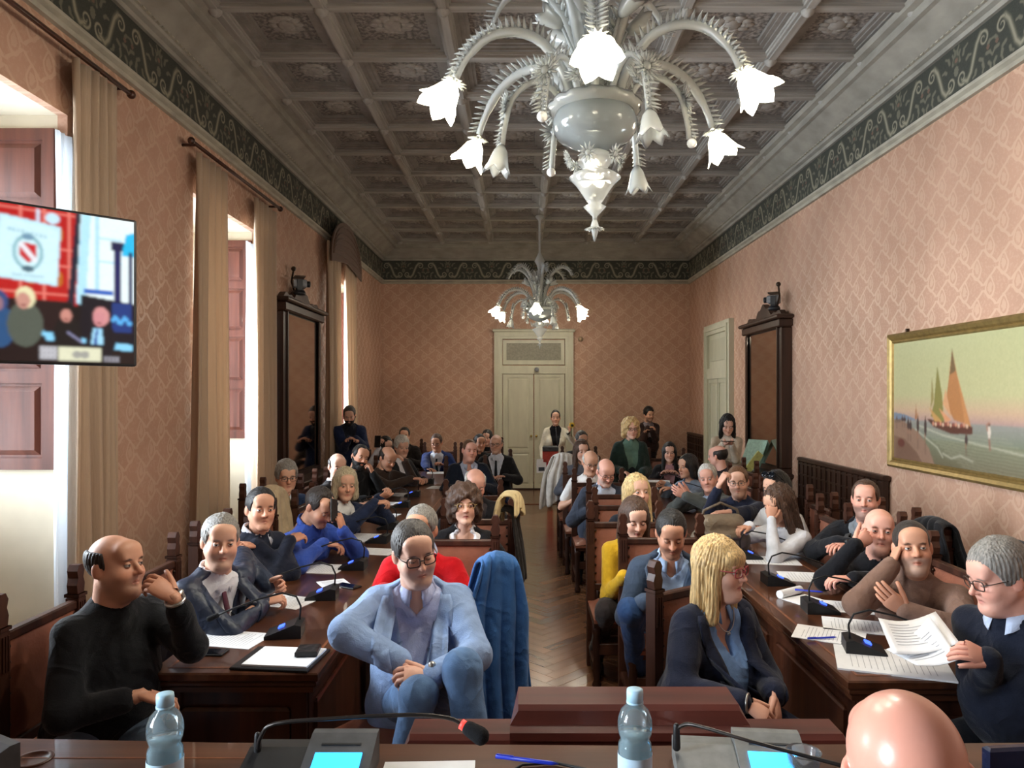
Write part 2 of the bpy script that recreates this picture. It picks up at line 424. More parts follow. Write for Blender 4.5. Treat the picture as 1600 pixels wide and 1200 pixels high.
def skin_cols(V, skin, lip, stub=None, brow=None, fem=False):
    n = len(V); c = np.tile(np.array(skin), (n, 1)); x, y, z = V[:, 0], V[:, 1], V[:, 2]
    def mix(m, col, a): 
        nonlocal c
        m = (np.clip(m, 0, 1) * a)[:, None]; c = c * (1 - m) + np.array(col) * m
    red = np.array(skin) * np.array([1.0, .72, .66])
    blob = lambda cx, cy, cz, r: np.clip(1.6 - 1.6 * np.sqrt((x - cx) ** 2 + (y - cy) ** 2 + (z - cz) ** 2) / r, 0, 1)
    for s in (-1, 1): mix(blob(s * .04, -.075, -.03, .04), red, .45); mix(blob(s * .08, .016, -.006, .045), red, .5)
    mix(blob(0, -.108, -.028, .028), red, .6)
    if stub is not None:
        d = np.clip((-.030 - z) / .02, 0, 1) * np.clip((.02 - y) / .03, 0, 1) * np.clip((z + .135) / .02, 0, 1) * np.clip((y + .0 + .12) / .02, 0, 1)
        d *= 1 - np.clip(1.3 - np.hypot((x - 0) / .020, (z + .064) / .010), 0, 1)
        d = np.maximum(d * np.where((np.abs(x) < .03) & (z > -.05) & (z < -.03), 1, 1), 0); mix(d, stub[0], stub[1])
    mix(np.clip(2 - 2 * np.hypot(x / .025, (z + .0640 + 4 * x * x) / .0125), 0, 1) * (y < -.06), lip, .9 if fem else .7)
    mix(np.clip(2 - 2 * np.hypot(x / .026, (z + .0640 + 5 * x * x) / .0028), 0, 1) * (y < -.06), np.array(lip) * .45, .8)
    for s in (-1, 1):
        m = np.clip(2.2 - 2.2 * np.hypot((x - s * .033) / .020, (z - .025 + .15 * np.abs(np.abs(x) - .030)) / .0055), 0, 1) * (y < -.05)
        if brow is not None: mix(m, brow, .85)
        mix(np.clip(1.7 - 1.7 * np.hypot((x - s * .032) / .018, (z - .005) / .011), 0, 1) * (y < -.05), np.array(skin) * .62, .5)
    return c
def eyeballs(lid=.5, look=0):
    """one eye: ball with iris and lids, as (V, F, colour codes 0 white 1 iris 2 lid 3 lash)"""
    V, F, C = [], [], []
    def ball(r, keep, code, nn=14, kk=10):
        b = len(V); idx = {}
        for i in range(kk + 1):
            th = PI * i / kk
            for j in range(nn):
                a = PI + PI * j / (nn - 1); p = (r * math.sin(th) * math.cos(a), r * math.sin(th) * math.sin(a), r * math.cos(th)); idx[i, j] = len(V); V.append(p); C.append(code(p))
        for i in range(kk):
            for j in range(nn - 1):
                q = (idx[i, j], idx[i + 1, j], idx[i + 1, j + 1], idx[i, j + 1]); m = [sum(V[t][k] for t in q) / 4 for k in range(3)]
                if keep(m): F.append(q)
    R = .0125; lk = look * .005
    ball(R, lambda m: True, lambda p: 1 if math.hypot(p[0] - lk, p[2]) < .0058 and p[1] < 0 else 0, 18, 14)
    up = .0065 - .011 * lid; lo = -.0062
    ball(R + .0014, lambda m: m[2] > up or m[2] < lo, lambda p: 3 if abs(p[2] - up) < .0016 and p[2] > 0 - .006 else 2, 18, 16)
    return np.array(V), np.array(F), np.array(C)
def hair_mesh(style, h, w, seed=0):
    """hair as a thick shell over the skull, shaped by style"""
    zlo = {'long': -.30, 'longbangs': -.25, 'bob': -.135, 'curlybig': -.16, 'curlymid': -.15, 'wavylong': -.30}.get(style, -.13)
    v = Vol((-.175, -.16, zlo - .03), (.175, .19, .19), h); X, Y, Z = v.grid(); r = np.random.RandomState(seed); ph = r.rand(8) * 6
    ang = np.arctan2(X, Y + .0 * Z)
    fine = .0026 * np.sin(38 * ang + 14 * Z + ph[0] + 1.5 * np.sin(30 * Z + ph[1])) + .0022 * np.sin(60 * X + ph[2] + 20 * Y) * np.sin(45 * Y + ph[3])
    def skull(t, tz=0): 
        return v.ellv((0, .020, .034 + tz / 2), (.076 * w + t, .096 + t, .087 + t + tz / 2), m=.4)
    def hl(yy, zz): return np.interp(Y, yy, zz).astype(np.float32)
    inner = v.ellv((0, .018, .032), (.070 * w, .090, .081), m=.4)[1]
    if style in ('short', 'shortthick', 'swept', 'buzz', 'bun'):
        t = {'short': .009, 'shortthick': .017, 'swept': .014, 'buzz': .004, 'bun': .007}[style]; tz = {'shortthick': .02, 'swept': .018}.get(style, .006)
        q = skull(t, tz)[1] + fine * (1 if style != 'buzz' else .2)
        if style == 'shortthick': q = q + .004 * np.sin(70 * X + ph[4]) * np.sin(65 * Y + ph[5]) * np.sin(60 * Z)
        z = hl([-.12, -.085, -.062, -.040, -.022, .005, .03, .055, .09], [.082, .070, .066, .035, -.012, -.005, -.03, -.075, -.085])
        z = z + (.005 * np.sin(85 * X + ph[6]) + .004 * np.sin(150 * X + ph[7])).astype(np.float32)
        v.f = Vol.smin(-q, Z - z, .005) * -1
        if style == 'bun': v.ell((0, .115, .075), (.034, .03, .032), .01)
    elif style in ('receding', 'horseshoe', 'horseshoethin'):
        t = {'receding': .009, 'horseshoe': .009, 'horseshoethin': .004}[style]
        q = skull(t)[1] + fine
        z = hl([-.12, -.060, -.040, -.020, .005, .03, .055, .09], [.09, .075, .038, -.012, -.005, -.03, -.075, -.085])
        v.f = -Vol.smin(-q, Z - z, .006)
        if style == 'receding':
            for s in (-1, 1): v.carve((s * .045, -.075, .085), (.036, .052, .045), .012)
            v.carve((0, -.105, .085), (.07, .045, .05), .01)
        else: v.carve((0, -.022, .092), (.066 * w + .012, .100, .064), .012); v.carve((0, -.11, .06), (.1, .085, .07), .01); v.cut(Z - (.062 + .10 * Y) + 0 * X, .008); v.cut(-.018 - Y + .15 * Z + 0 * X, .008)
    elif style in ('curlybig', 'curlymid'):
        t = .040 if style == 'curlybig' else .030
        sl, q = v.ellv((0, .022, .030), (.082 * w + t, .092 + t, .086 + t), m=.4)
        q = q + .008 * np.sin(75 * X + ph[0] + 2 * np.sin(40 * Z)) * np.sin(70 * Y + ph[1]) + .007 * np.sin(80 * Z + ph[2] + 2 * np.sin(50 * X)) * np.sin(55 * (X + Y)) + .5 * fine
        v.f = q.astype(np.float32)
        for s in (-1, 1): v.cap((s * .085, .01, -.03), (s * .085, .02, -.09), .036, .028, .02)
        v.f += (.005 * np.sin(90 * X + ph[3]) * np.sin(85 * Z + ph[4])).astype(np.float32)
        v.carve((0, -.115, -.035), (.060, .085, .088), .012)
        v.cut(-(inner))
    else:   # bob, long, longbangs, wavylong: cap plus curtains
        t = .016
        q = skull(t, .004)[1]
        v.f = q.astype(np.float32)
        bot = {'bob': -.115, 'long': -.28, 'longbangs': -.22, 'wavylong': -.27}[style]
        for s in (-1, 1):
            v.cap((s * .066, -.012, .01), (s * .079, -.012 if style != 'bob' else .0, bot + .02), .030, .026 if style != 'bob' else .030, .02)
            v.cap((s * .05, .05, .01), (s * .060, .065, bot), .045, .036, .03)
        v.cap((0, .07, .0), (0, .085, bot), .045, .04, .03)
        wv = .0018 if style != 'wavylong' else .005
        v.f += (wv * np.sin(80 * np.arctan2(X, Y - .01) / 1.6 + ph[0] + 2 * np.sin(14 * Z + ph[1])) + .6 * wv * np.sin(120 * X + 12 * Z) * np.sin(110 * Y + ph[2]) + fine).astype(np.float32)
        if style == 'longbangs':
            v.ell((0, -.058, .052), (.066, .044, .046), .012); v.carve((0, -.115, -.060), (.054, .080, .086), .008)
        elif style == 'bob':
            v.carve((.006, -.115, -.04), (.058, .085, .090), .01)
        else:
            v.carve((0, -.115, -.03), (.052, .088, .094), .01)
        v.cut(-(inner))
        v.carve((0, .03, -.20), (.042, .042, .17), .005)
    v.cut(-inner)
    return v.nets()

SKIN = {'fair': '#dfb19b', 'pink': '#e0a996', 'mid': '#d3a389', 'tan': '#c8957a', 'dark': '#a26a4e'}
HAIR = {'black': '#171413', 'dark': '#2a211c', 'brown': '#4a3325', 'lbrown': '#6b4b33', 'grey': '#85817b', 'dgrey': '#4f4b48', 'white': '#c9c6bf', 'blond': '#cfae78', 'lblond': '#dcc08a', 'greyblond': '#b9ab8d'}
def hairmat(c):
    return pm('hair_' + c, HAIR[c], rough=.5, var=.3, scale=(160, 160, 22), bump=.35, spec=.35, sheen=.1)
SKINM = attr_mat('skin', rough=.48, spec=.35, bump=.08, sss=0.0)
def rotm(yaw, pitch, roll): return Matrix.Rotation(math.radians(yaw), 3, 'Z') @ Matrix.Rotation(math.radians(pitch), 3, 'X') @ Matrix.Rotation(math.radians(roll), 3, 'Y')

def hand_mesh(mb, W, d, n, right, curl=25, spread=1., scale=1., thumb=35, bend=None):
    """palm, four jointed fingers and a thumb; W wrist, d towards the fingers, n out of the palm"""
    d = Vector(d).normalized(); n = Vector(n); n = (n - n.dot(d) * d).normalized(); s = d.cross(n) * (1 if right else -1) * scale   # towards the thumb
    d = d * scale; W = Vector(W); nn = n * scale
    prof = [(-.012, .026, .019), (.012, .029, .017), (.04, .038, .0155), (.07, .042, .014), (.088, .040, .012), (.096, .034, .008)]
    vs, fs, k = [], [], 10
    for (t, a, b) in prof:
        for j in range(k): q = 2 * PI * j / k; vs.append(W + d * t + s * (a * math.cos(q)) + nn * (b * math.sin(q)))
    for i in range(len(prof) - 1):
        for j in range(k): a = i * k + j; b = i * k + (j + 1) % k; fs.append((a, b, b + k, a + k))
    fs += [tuple(range(k)), tuple((len(prof) - 1) * k + j for j in range(k))]; mb.add(vs, fs)
    for fi, (off, L, r) in enumerate(((.030, .074, .0088), (.010, .084, .0092), (-.010, .077, .0088), (-.029, .060, .0078))):
        cu = curl[fi] if hasattr(curl, '__len__') else curl + 5 * fi * (1 if curl > 5 else 0)
        p = W + d * (.084 - (.006 if fi == 3 else 0)) + s * off; dir0 = (d + s * off * 2.2 * spread).normalized(); pts = [p - dir0 * .012 * scale, p]; ang = 0
        for (fr, kk) in ((.45, .8), (.31, 1.1), (.24, .8)):
            ang += math.radians(cu * kk); q = dir0 * math.cos(ang) + n * math.sin(ang); p = p + q * L * fr * scale; pts.append(p)
        tip = pts[-1] + (pts[-1] - pts[-2]).normalized() * r * .5 * scale; pts.append(tip)
        mb.tube(pts, [r * scale * x for x in (1.0, 1.08, 1.0, .95, .80, .38)], 7)
    p0 = W + d * .018 + s * .022; a = math.radians(thumb); q = (d * math.cos(a) + s * math.sin(a)).normalized()
    p1 = p0 + q * .045 * scale + n * .010 * scale; q2 = (q + d.normalized() * .35 + n * .3).normalized(); p2 = p1 + q2 * .034 * scale; p3 = p2 + (q2 + n * .15).normalized() * .026 * scale
    mb.tube([p0, p1, p2, p3, p3 + q2 * .004], [.017 * scale, .0125 * scale, .0105 * scale, .0085 * scale, .004 * scale], 8)
def ik(S, T, a, b, pole):
    S, T = Vector(S), Vector(T); v = T - S; L = min(v.length, (a + b) * .995); u = v.normalized()
    x = (a * a - b * b + L * L) / (2 * L); y = math.sqrt(max(0, a * a - x * x)); p = Vector(pole); p = (p - p.dot(u) * u)
    p = p.normalized() if p.length > 1e-5 else u.orthogonal().normalized()
    return S + u * x + p * y, S + u * L
def glasses(mb, w=1., square=True, r=.0021, big=1.):
    for s in (-1, 1):
        pts = []
        for j in range(17):
            a = 2 * PI * j / 16; c, sn = math.cos(a), math.sin(a); e = .55 if square else 1
            x = .0235 * big * math.copysign(abs(c) ** e, c); z = .0185 * big * math.copysign(abs(sn) ** e, sn); pts.append((s * .0335 + x, -.107 + .010 * abs(s * .0335 + x) / .05, .004 + z))
        mb.tube(pts, r, 6, 0, False)
        mb.tube([(s * .0575 * big, -.096, .010), (s * .073 * w, -.070, .011), (s * .083 * w, .006, .010), (s * .082 * w, .026, -.006)], r * .9, 5)
    mb.tube([(-.0115, -.107, .008), (0, -.111, .010), (.0115, -.107, .008)], r, 6)

PEOPLE = []
def person(label, head, face=(0, 0, 0), torso=None, skin='fair', hair=('short', 'dark'), fem=False, w=1., fat=0., size=1.,
           top=('sweater', '#20222b'), shirt=None, tie=None, trousers='#23262e', tkind='cloth', shoes='#1b1614',
           R=None, L=None, stand=False, lean=None, side=0., legs=None, res=.014, hres=.0055, stub=None, beard=None, spec=None, lid=.45, look=0,
           collar=None, vneck=None, jaw=1., nose=1., sleeve=1., shw=None, seat=.54, near=True, lips=None, hipz=None, extra=None):
    """one person. R / L: dict(at=hand position, pole=elbow direction, d=finger direction, n=palm normal, curl=...) of the right / left hand"""
    seed = len(PEOPLE) * 7 + 1; torso = face[0] if torso is None else torso
    Hc = Vector(head) if len(head) == 3 and isinstance(head, Vector) else P(*head)
    ty = math.radians(torso); F = Vector((math.sin(ty), -math.cos(ty), 0)); Rt = Vector((-math.cos(ty), -math.sin(ty), 0)); Z = Vector((0, 0, 1))
    RH = rotm(*face) * size; hf = RH @ Vector((0, -1, 0)); hu = RH @ Vector((0, 0, 1)) / size
    NB = Hc + (Z * .35 + hu * .65) * -.178 * size - F * .040
    SH = NB - Z * .045 * size
    sw = (shw or (.140 if fem else .163)) * size
    if stand: hz = hipz or .88 * size; hip = Vector((NB.x, NB.y, hz)) - F * .02
    else:
        hz = seat; dz = NB.z - hz; ln = lean if lean is not None else math.sqrt(max(.004, .46 ** 2 - dz * dz)) if dz < .46 else .06
        hip = Vector((NB.x, NB.y, 0)) - F * ln + Rt * side; hip.z = hz
    root = empty('person', (hip.x, hip.y, 0), 0, label, 'person'); PEOPLE.append(root); o0 = (hip.x, hip.y, 0)
    tz = (SH - hip).normalized(); Ft = (F - F.dot(tz) * tz).normalized()
    # skeleton
    sR, sL = SH + Rt * sw, SH - Rt * sw
    arms = []
    for (arm, S, sg) in ((R, sR, 1), (L, sL, -1)):
        arm = dict(arm or {})
        T = arm.get('at') or (hip + F * (.34 if not stand else .1) + Rt * sg * (.12 if not stand else .26) + Z * (.27 if not stand else -.05))
        pole = arm.get('pole') or (Rt * sg * .8 - Z * .8 - F * .3)
        E_, Wr = ik(S, T, .285 * size, .255 * size, pole); arms.append((S, E_, Wr, arm, sg))
    ly = math.radians((legs or {}).get('yaw', torso)); LF = Vector((math.sin(ly), -math.cos(ly), 0)); LR = Vector((-math.cos(ly), -math.sin(ly), 0)); lg = []
    for sg in (1, -1):
        hj = hip + LR * sg * .088 * size
        key = 'R' if sg > 0 else 'L'
        if stand: kn = hj + Vector((0, 0, -.42 * size)) + LF * .03; an = Vector((kn.x, kn.y, .085)) - LF * .04
        else:
            kn = hj + LF * .43 + LR * sg * .05; kn.z = hz - .03; an = kn + LF * (.02 + .06 * sg) + LR * sg * .01; an.z = .09
        if legs and key in legs: kn, an = Vector(legs[key][0]), Vector(legs[key][1])
        lg.append((hj, kn, an, legs.get('toe', LF) if legs else LF))
    tw = (.90 if fem else 1.) * size * w
    def torso_prims(v, e, low=True):
        chest = SH - tz * .10 + Ft * .0
        for s in (1, -1):
            v.cap(hip + Rt * s * .055 * tw + tz * .02, SH - tz * .13 + Rt * s * .075 * tw + Ft * .012, (.100 + .03 * fat) * tw + e, .096 * tw + e, .06)
            v.cap(SH - tz * .03 + Rt * s * (sw - .045), SH + Rt * s * .02, .054 * tw + e, .062 * tw + e, .05)
            v.cap(SH + Rt * s * (sw - .06) - tz * .0, NB + Rt * s * .03 + Z * .01, .040 + e, .042 + e, .06)
        if fat > .2: v.ell(hip + tz * .16 + Ft * .06, (.13 + .05 * fat + e,) * 3, .06)
        if fem:
            for s in (1, -1): v.ell(SH - tz * .17 + Rt * s * .075 + Ft * .085, (.062 + e,) * 3, .05)
    def arm_prims(v, e, frac=1., upper=True):
        for (S, E_, Wr, a, sg) in arms:
            v.cap(S, E_, .050 * tw + e, .042 * tw + e, .03)
            if frac > 0: v.cap(E_, E_ + (Wr - E_) * frac, .042 * tw + e, (.042 - .014 * frac) * tw + e * .9, .025)
    def leg_prims(v, e, hips=True, frac=1.):
        if hips: v.cap(hip - Rt * .06, hip + Rt * .06, .118 * tw + e, .118 * tw + e, .05); v.cap(hip, hip + tz * .12, .115 * tw + e, .11 * tw + e, .06)
        for (hj, kn, an, _) in lg:
            v.cap(hj, kn, .082 * tw + e, .058 * size + e, .03); v.cap(kn, kn + (an - kn) * frac, .056 * size + e, .042 * size + e * 1.2, .03)
    pts = [Hc, NB, hip, sR, sL] + [q for a in arms for q in a[:3]] + [q for l in lg for q in l[:3]]
    def bounds(ps, m): A = np.array([list(p) for p in ps]); return A.min(0) - m, A.max(0) + m
    legpts = [hip, hip + tz * .15] + [q for l in lg for q in l[:3]]; armpts = [hip, SH, NB, sR, sL] + [q for a in arms for q in a[:3]]
    # ---- body: torso and limbs, head, hands in one mesh
    sk = np.array(hexc(SKIN.get(skin, skin)))
    v = Vol(*bounds(pts, .17), res * 1.5 if near else .03)
    torso_prims(v, -.012); arm_prims(v, -.004); leg_prims(v, -.012); v.cap(NB - Z * .06, Hc - hu * .08 + (RH @ Vector((0, .03, 0))), .056 if not fem else .047, .053 if not fem else .045, .03)
    Vb, Fb = v.nets(); Cb = np.tile(sk, (len(Vb), 1))
    hv = head_field(hres, w=(.95 if fem else 1) * (1 + .04 * fat), jaw=(.8 if fem else 1.05) * jaw, nose=nose * (.85 if fem else 1), fem=fem, fat=fat)
    Vh, Fh = hv.nets(); hc = hair[1] if hair else 'grey'
    lipc = hexc(lips) if lips else sk * np.array([.82, .5, .5])
    st = None
    if stub: st = (np.array(hexc(HAIR[stub[0]])), stub[1])
    Ch = skin_cols(Vh, sk, lipc, st, np.array(hexc(HAIR[hc])) * (.8 if hc not in ('white',) else .7), fem)
    Vs, Fs, Cs = [Vb], [Fb], [Cb]; n0 = len(Vb)
    def addp(V, F, C):
        nonlocal n0
        Vs.append(V); Fs.append(F + n0); Cs.append(C); n0 += len(V)
    Rn = np.array(RH); hw = lambda V: V @ Rn.T + np.array(Hc)
    addp(hw(Vh), Fh, Ch)
    Ve, Fe, Ce = eyeballs(lid, look); pal = np.array([(.62, .58, .54), (.03, .02, .015), sk * .82, (.03, .02, .02)])
    for s in (-1, 1): addp(hw(Ve + np.array([s * .0315, -.0780, .0045])), Fe, pal[Ce])
    hb = MB()
    for (S, E_, Wr, a, sg) in arms:
        dd = a.get('d') or (Wr - E_); nn = a.get('n') or (-Z if not stand else -Rt * sg)
        hand_mesh(hb, Wr, dd, nn, sg > 0, a.get('curl', 28), scale=size * (.92 if fem else 1.0) * a.get('sc', 1.), thumb=a.get('thumb', 35))
    tri = []
    for f in hb.f:
        if len(f) == 4: tri.append(f)
        else:
            for i in range(1, len(f) - 1): tri.append((f[0], f[i], f[i + 1], f[i + 1]))
    Vhd = np.array([list(p) for p in hb.v]); 
    quads = np.array([t for t in tri if t[2] != t[3]]); addp(Vhd, quads, np.tile(sk * np.array([.97, .9, .88]), (len(Vhd), 1)))
    npmesh('body', np.concatenate(Vs), np.concatenate(Fs), SKIN_SHINY if extra == 'shiny' else SKINM, root, True, o0, np.concatenate(Cs))
    # ---- hair, beard, glasses
    if hair and hair[0] != 'bald':
        Vq, Fq = hair_mesh(hair[0], hres * (1.15 if near else 1.2), (.95 if fem else 1) * (1 + .04 * fat), seed); npmesh('hair', hw(Vq), Fq, hairmat(hc), root, True, o0)
    if beard:
        b = head_field(max(hres, .006), w=1, jaw=1.05 * jaw, fat=fat); X, Y, Zg = b.grid(); b.f -= beard[1]
        b.f += (.0015 * np.sin(190 * X) * np.sin(170 * Zg)).astype(np.float32)
        b.cut(Zg - np.interp(Y, [-.12, -.07, -.03, .0, .02], [-.042, -.042, -.04, -.02, .01]).astype(np.float32) + 0 * X); b.cut(Y - .012 + 0 * X + 0 * Zg); b.cut(-.135 - Zg + 0 * X + 0 * Y)
        b.carve((0, -.10, -.0645), (.021, .03, .0095), .003); Vq, Fq = b.nets(); npmesh('beard', hw(Vq), Fq, hairmat(beard[0]), root, True, o0)
    if spec:
        g = MB(); glasses(g, 1., spec[1] == 'square', spec[2] if len(spec) > 2 else .0021, spec[3] if len(spec) > 3 else 1); V = hw(np.array([list(p) for p in g.v])); g.v = [tuple(p) for p in V]
        g.build('glasses', pm('frame_' + spec[0].lstrip('#'), spec[0], rough=.3, var=.05), root, True, o0)
    # ---- clothes
    kind, tc_ = top[0], top[1]; fab = top[2] if len(top) > 2 else 'cloth'
    jacket = kind in ('jacket', 'cardigan')
    def vcut(v, depth, halfw, inset, back=0.):
        """open the front in a V of given depth below the neck"""
        X, Y, Zg = v.grid(); rx = (X - NB.x) * Rt.x + (Y - NB.y) * Rt.y; q = NB - Z * 0
        fz = (X - SH.x) * Ft.x + (Y - SH.y) * Ft.y + (Zg - SH.z) * Ft.z; up = (X - NB.x) * tz.x + (Y - NB.y) * tz.y + (Zg - NB.z) * tz.z
        ww = np.clip((up + depth) / max(depth, .01), 0, 1.6) * halfw
        wedge = np.maximum(np.abs(rx) - ww, np.maximum(np.maximum(-up - depth, inset - fz), fz - .205 - .06 * fat))
        v.f = np.maximum(v.f, -wedge.astype(np.float32) * .9)
    def neckcut(v, r, lift):
        """round neck opening tilted forward"""
        a = NB + tz * lift - Ft * .0; b = NB + Z * .22 + Ft * .05
        w2 = Vol(*bounds([a, b], r + .12), v.h); X, Y, Zg = v.grid(); d = np.array(b - a); Lq = d @ d
        t = ((X - a.x) * d[0] + (Y - a.y) * d[1] + (Zg - a.z) * d[2]) / Lq; tt = np.clip(t, 0, 1)
        q = np.sqrt((X - a.x - tt * d[0]) ** 2 + (Y - a.y - tt * d[1]) ** 2 + (Zg - a.z - tt * d[2]) ** 2) - r
        v.f = np.maximum(v.f, -np.maximum(q, -.03 - t).astype(np.float32))
    if jacket:
        sc = shirt or '#e6e8ee'
        v = Vol(*bounds([hip, SH, NB, sR, sL], .2), res); torso_prims(v, .006); v.cap(NB - Z * .02, NB + Z * .045 + Ft * .012, .066 if not fem else .056, .060 if not fem else .052, .03)
        wrinkle(v, .0022, 26, seed); neckcut(v, .056 if not fem else .050, .03)
        if vneck: vcut(v, vneck, .06, .02)
        Vq, Fq = v.nets(); sh = npmesh('shirt', Vq, Fq, cloth(sc), root, True, o0)
        for (S, E_, Wr, a, sg) in arms:
            cb = MB(); d = (Wr - E_).normalized(); k = E_ + (Wr - E_) * sleeve
            cb.tube([k - d * .05, k - d * .004, k + d * .014, k + d * .016], [.040 * size, .0375 * size, .036 * size, .030 * size], 12)
            cb.build('cuff', cloth(sc), root, True, o0)
        if collar is not False: make_collar(NB, Z, Ft, Rt, fem, sc, root, o0)
    e = {'jacket': .020, 'cardigan': .016, 'sweater': .014, 'tshirt': .010, 'shirt': .010, 'coat': .028}[kind]
    v = Vol(*bounds(armpts, .2), res); torso_prims(v, e)
    if kind == 'tshirt':
        for (S, E_, Wr, a, sg) in arms: v.cap(S, S + (E_ - S) * .65, .053 * tw + e, .050 * tw + e, .03)
    else: arm_prims(v, e, sleeve)
    if jacket or kind == 'coat':    # skirts of the jacket over the hips
        v.cap(hip - Rt * .07 + tz * .0, hip + Rt * .07, .13 * tw + e, .13 * tw + e, .05)
        for s in (1, -1): v.cap(hip + Rt * s * .13 * tw + tz * .08, hip + Rt * s * .15 * tw + LF * (.08 if not stand else 0) - tz * (.04 if not stand else .16), .055, .045, .04)
    else: v.cap(hip - Rt * .06, hip + Rt * .06, .122 * tw + e, .122 * tw + e, .05)
    if kind == 'turtle' or collar == 'turtle': v.cap(NB - Z * .03, Hc - hu * .098 + RH @ Vector((0, .028, 0)), .074, .067, .02)
    elif not jacket: v.cap(NB - Z * .04, NB + Z * .02, .082 if not fem else .07, .07 if not fem else .062, .03)
    wrinkle(v, .0042 if near else .002, 19, seed + 3)
    if jacket:
        dp = top[3] if len(top) > 3 else .34
        neckcut(v, .068 if not fem else .062, .012); vcut(v, dp, .098, .015)
    elif collar != 'turtle':
        neckcut(v, .060 if not fem else .056, .02 if not vneck else .0)
        if vneck: vcut(v, vneck, .055, .015)
    Vq, Fq = v.nets(); tn = {'jacket': 'jacket', 'cardigan': 'cardigan', 'sweater': 'sweater', 'tshirt': 't_shirt', 'shirt': 'shirt', 'coat': 'coat'}[kind]
    npmesh(tn, Vq, Fq, cloth(tc_, fab), root, True, o0)
    if kind == 'jacket' and res < .0145:
        tree = BVHTree.FromPolygons([tuple(q) for q in Vq], [tuple(int(i) for i in f) for f in Fq]); nu, nv = 16, 5
        for sg in (1, -1):
            vs, fs = [], []
            for i in range(nu + 1):
                s_ = i / nu; up = .012 - s_ * (dp + .0); ww = max(0, (up + dp) / dp) * .098; wl = np.interp(s_, [0, .16, .24, .27, .34, .7, 1], [.050, .062, .066, .046, .078, .055, .010])
                for j in range(nv + 1):
                    x = ww - .004 + wl * j / nv; c = NB + tz * (up - (.02 if j == nv and s_ < .24 else 0)) + Rt * sg * x + Ft * .45; h_ = tree.ray_cast(c, -Ft)[0]
                    if h_ is None or (c - h_).length > .52: h_ = vs[-1] if vs else c - Ft * .40
                    else: h_ = h_ + Ft * (.004 + .003 * math.sin(PI * j / nv))
                    vs.append(h_)
            for i in range(nu):
                for j in range(nv): a = i * (nv + 1) + j; fs.append((a, a + 1, a + nv + 2, a + nv + 1))
            lo_ = MB().add(vs, fs).build('lapel', cloth(tc_, fab), root, True, o0); md = lo_.modifiers.new('s', 'SOLIDIFY'); md.thickness = .007; md.offset = 0
    if not jacket and shirt: make_collar(NB, Z, Ft, Rt, fem, shirt, root, o0, .020, .008)
    if not jacket and kind == 'shirt' and collar is None: make_collar(NB, Z, Ft, Rt, fem, tc_, root, o0)
    if tie:
        tb = MB(); fr = lambda t, out: SH - tz * t + Ft * (.128 + .03 * fat * min(1, t * 3)) * tw + Ft * out
        p = [NB + Ft * .066 + Z * .012, NB + Ft * .076 - Z * .02, fr(.05, .000), fr(.16, .008), fr(.30, .012), fr(.36, .012)]
        tb.tube(p, [.016, .014, .017, .023, .028, .004], 6, flat=(Ft, .3)); tb.build('tie', cloth(tie), root, True, o0)
    v = Vol(*bounds(legpts, .17), res * 1.1 if near else res * 1.3); leg_prims(v, .008); wrinkle(v, .004, 17, seed + 5)
    Vq, Fq = v.nets(); npmesh('trousers', Vq, Fq, cloth(trousers, tkind), root, True, o0)
    for (hj, kn, an, toe) in lg:
        t = Vector(toe).normalized(); sb = MB(); b = Vector((an.x, an.y, an.z - .055)); sb.tube([b - t * .075, b - t * .06, b - t * .0, b + t * .08, b + t * .15, b + t * .17], [.012, .036, .042, .043, .034, .010], 10, flat=((0, 0, 1), .8))
        sb.capsule(an + Z * .03, an - Z * .04, .045, .045, 8); sb.build('shoe', pm('shoe_' + shoes.lstrip('#'), shoes, rough=.35), root, True, o0)
    return dict(root=root, o0=o0, arms=arms, NB=NB, SH=SH, Ft=Ft, Rt=Rt, tz=tz, hip=hip, hw=hw, RH=RH, Hc=Hc, lg=lg)
SKIN_SHINY = attr_mat('skin_shiny', rough=.3, spec=.5, bump=.05)
def make_collar(NB, Z, Ft, Rt, fem, col, root, o0, lift=0., wide=0.):
    NB = NB + Z * lift; r = (.054 if fem else .063) + wide; vs, fs, n = [], [], 22
    for i in range(n):
        a = math.radians(18 + (324) * i / (n - 1)); d = Ft * math.cos(a) + Rt * math.sin(a); fr = max(0, math.cos(a))
        c = NB + Ft * .006 + Z * (.036 - .030 * fr)
        out = r * (1 + .05 * fr)
        vs += [c + d * (out - .004) + Z * -.014, c + d * (out - .004) + Z * .022, c + d * (out + .004) + Z * .020, c + d * (out + .015 + .012 * fr) + Z * (-.010 - .03 * fr ** 3)]
    for i in range(n - 1):
        for k in range(3): a = i * 4 + k; fs.append((a, a + 4, a + 5, a + 1))
    m = MB(); m.add(vs, fs); o = m.build('collar', cloth(col), root, True, o0); md = o.modifiers.new('s', 'SOLIDIFY'); md.thickness = .004; return o
def watch(p, which, mat, band=.005):
    S, E_, Wr, a, sg = p['arms'][0 if which == 'R' else 1]; d = (Wr - E_).normalized(); m = MB(); c = Wr - d * .012
    t = d.orthogonal().normalized(); b = d.cross(t); pts = [c + (t * math.cos(x) + b * math.sin(x)) * .034 for x in [2 * PI * i / 16 for i in range(17)]]
    m.tube(pts, .007, 6, 0, False); up = Vector((0, 0, 1)); up = (up - up.dot(d) * d).normalized(); m.capsule(c + up * .032, c + up * .040, .016, .015, 10); m.build('wristwatch', mat, p['root'], True, p['o0'])

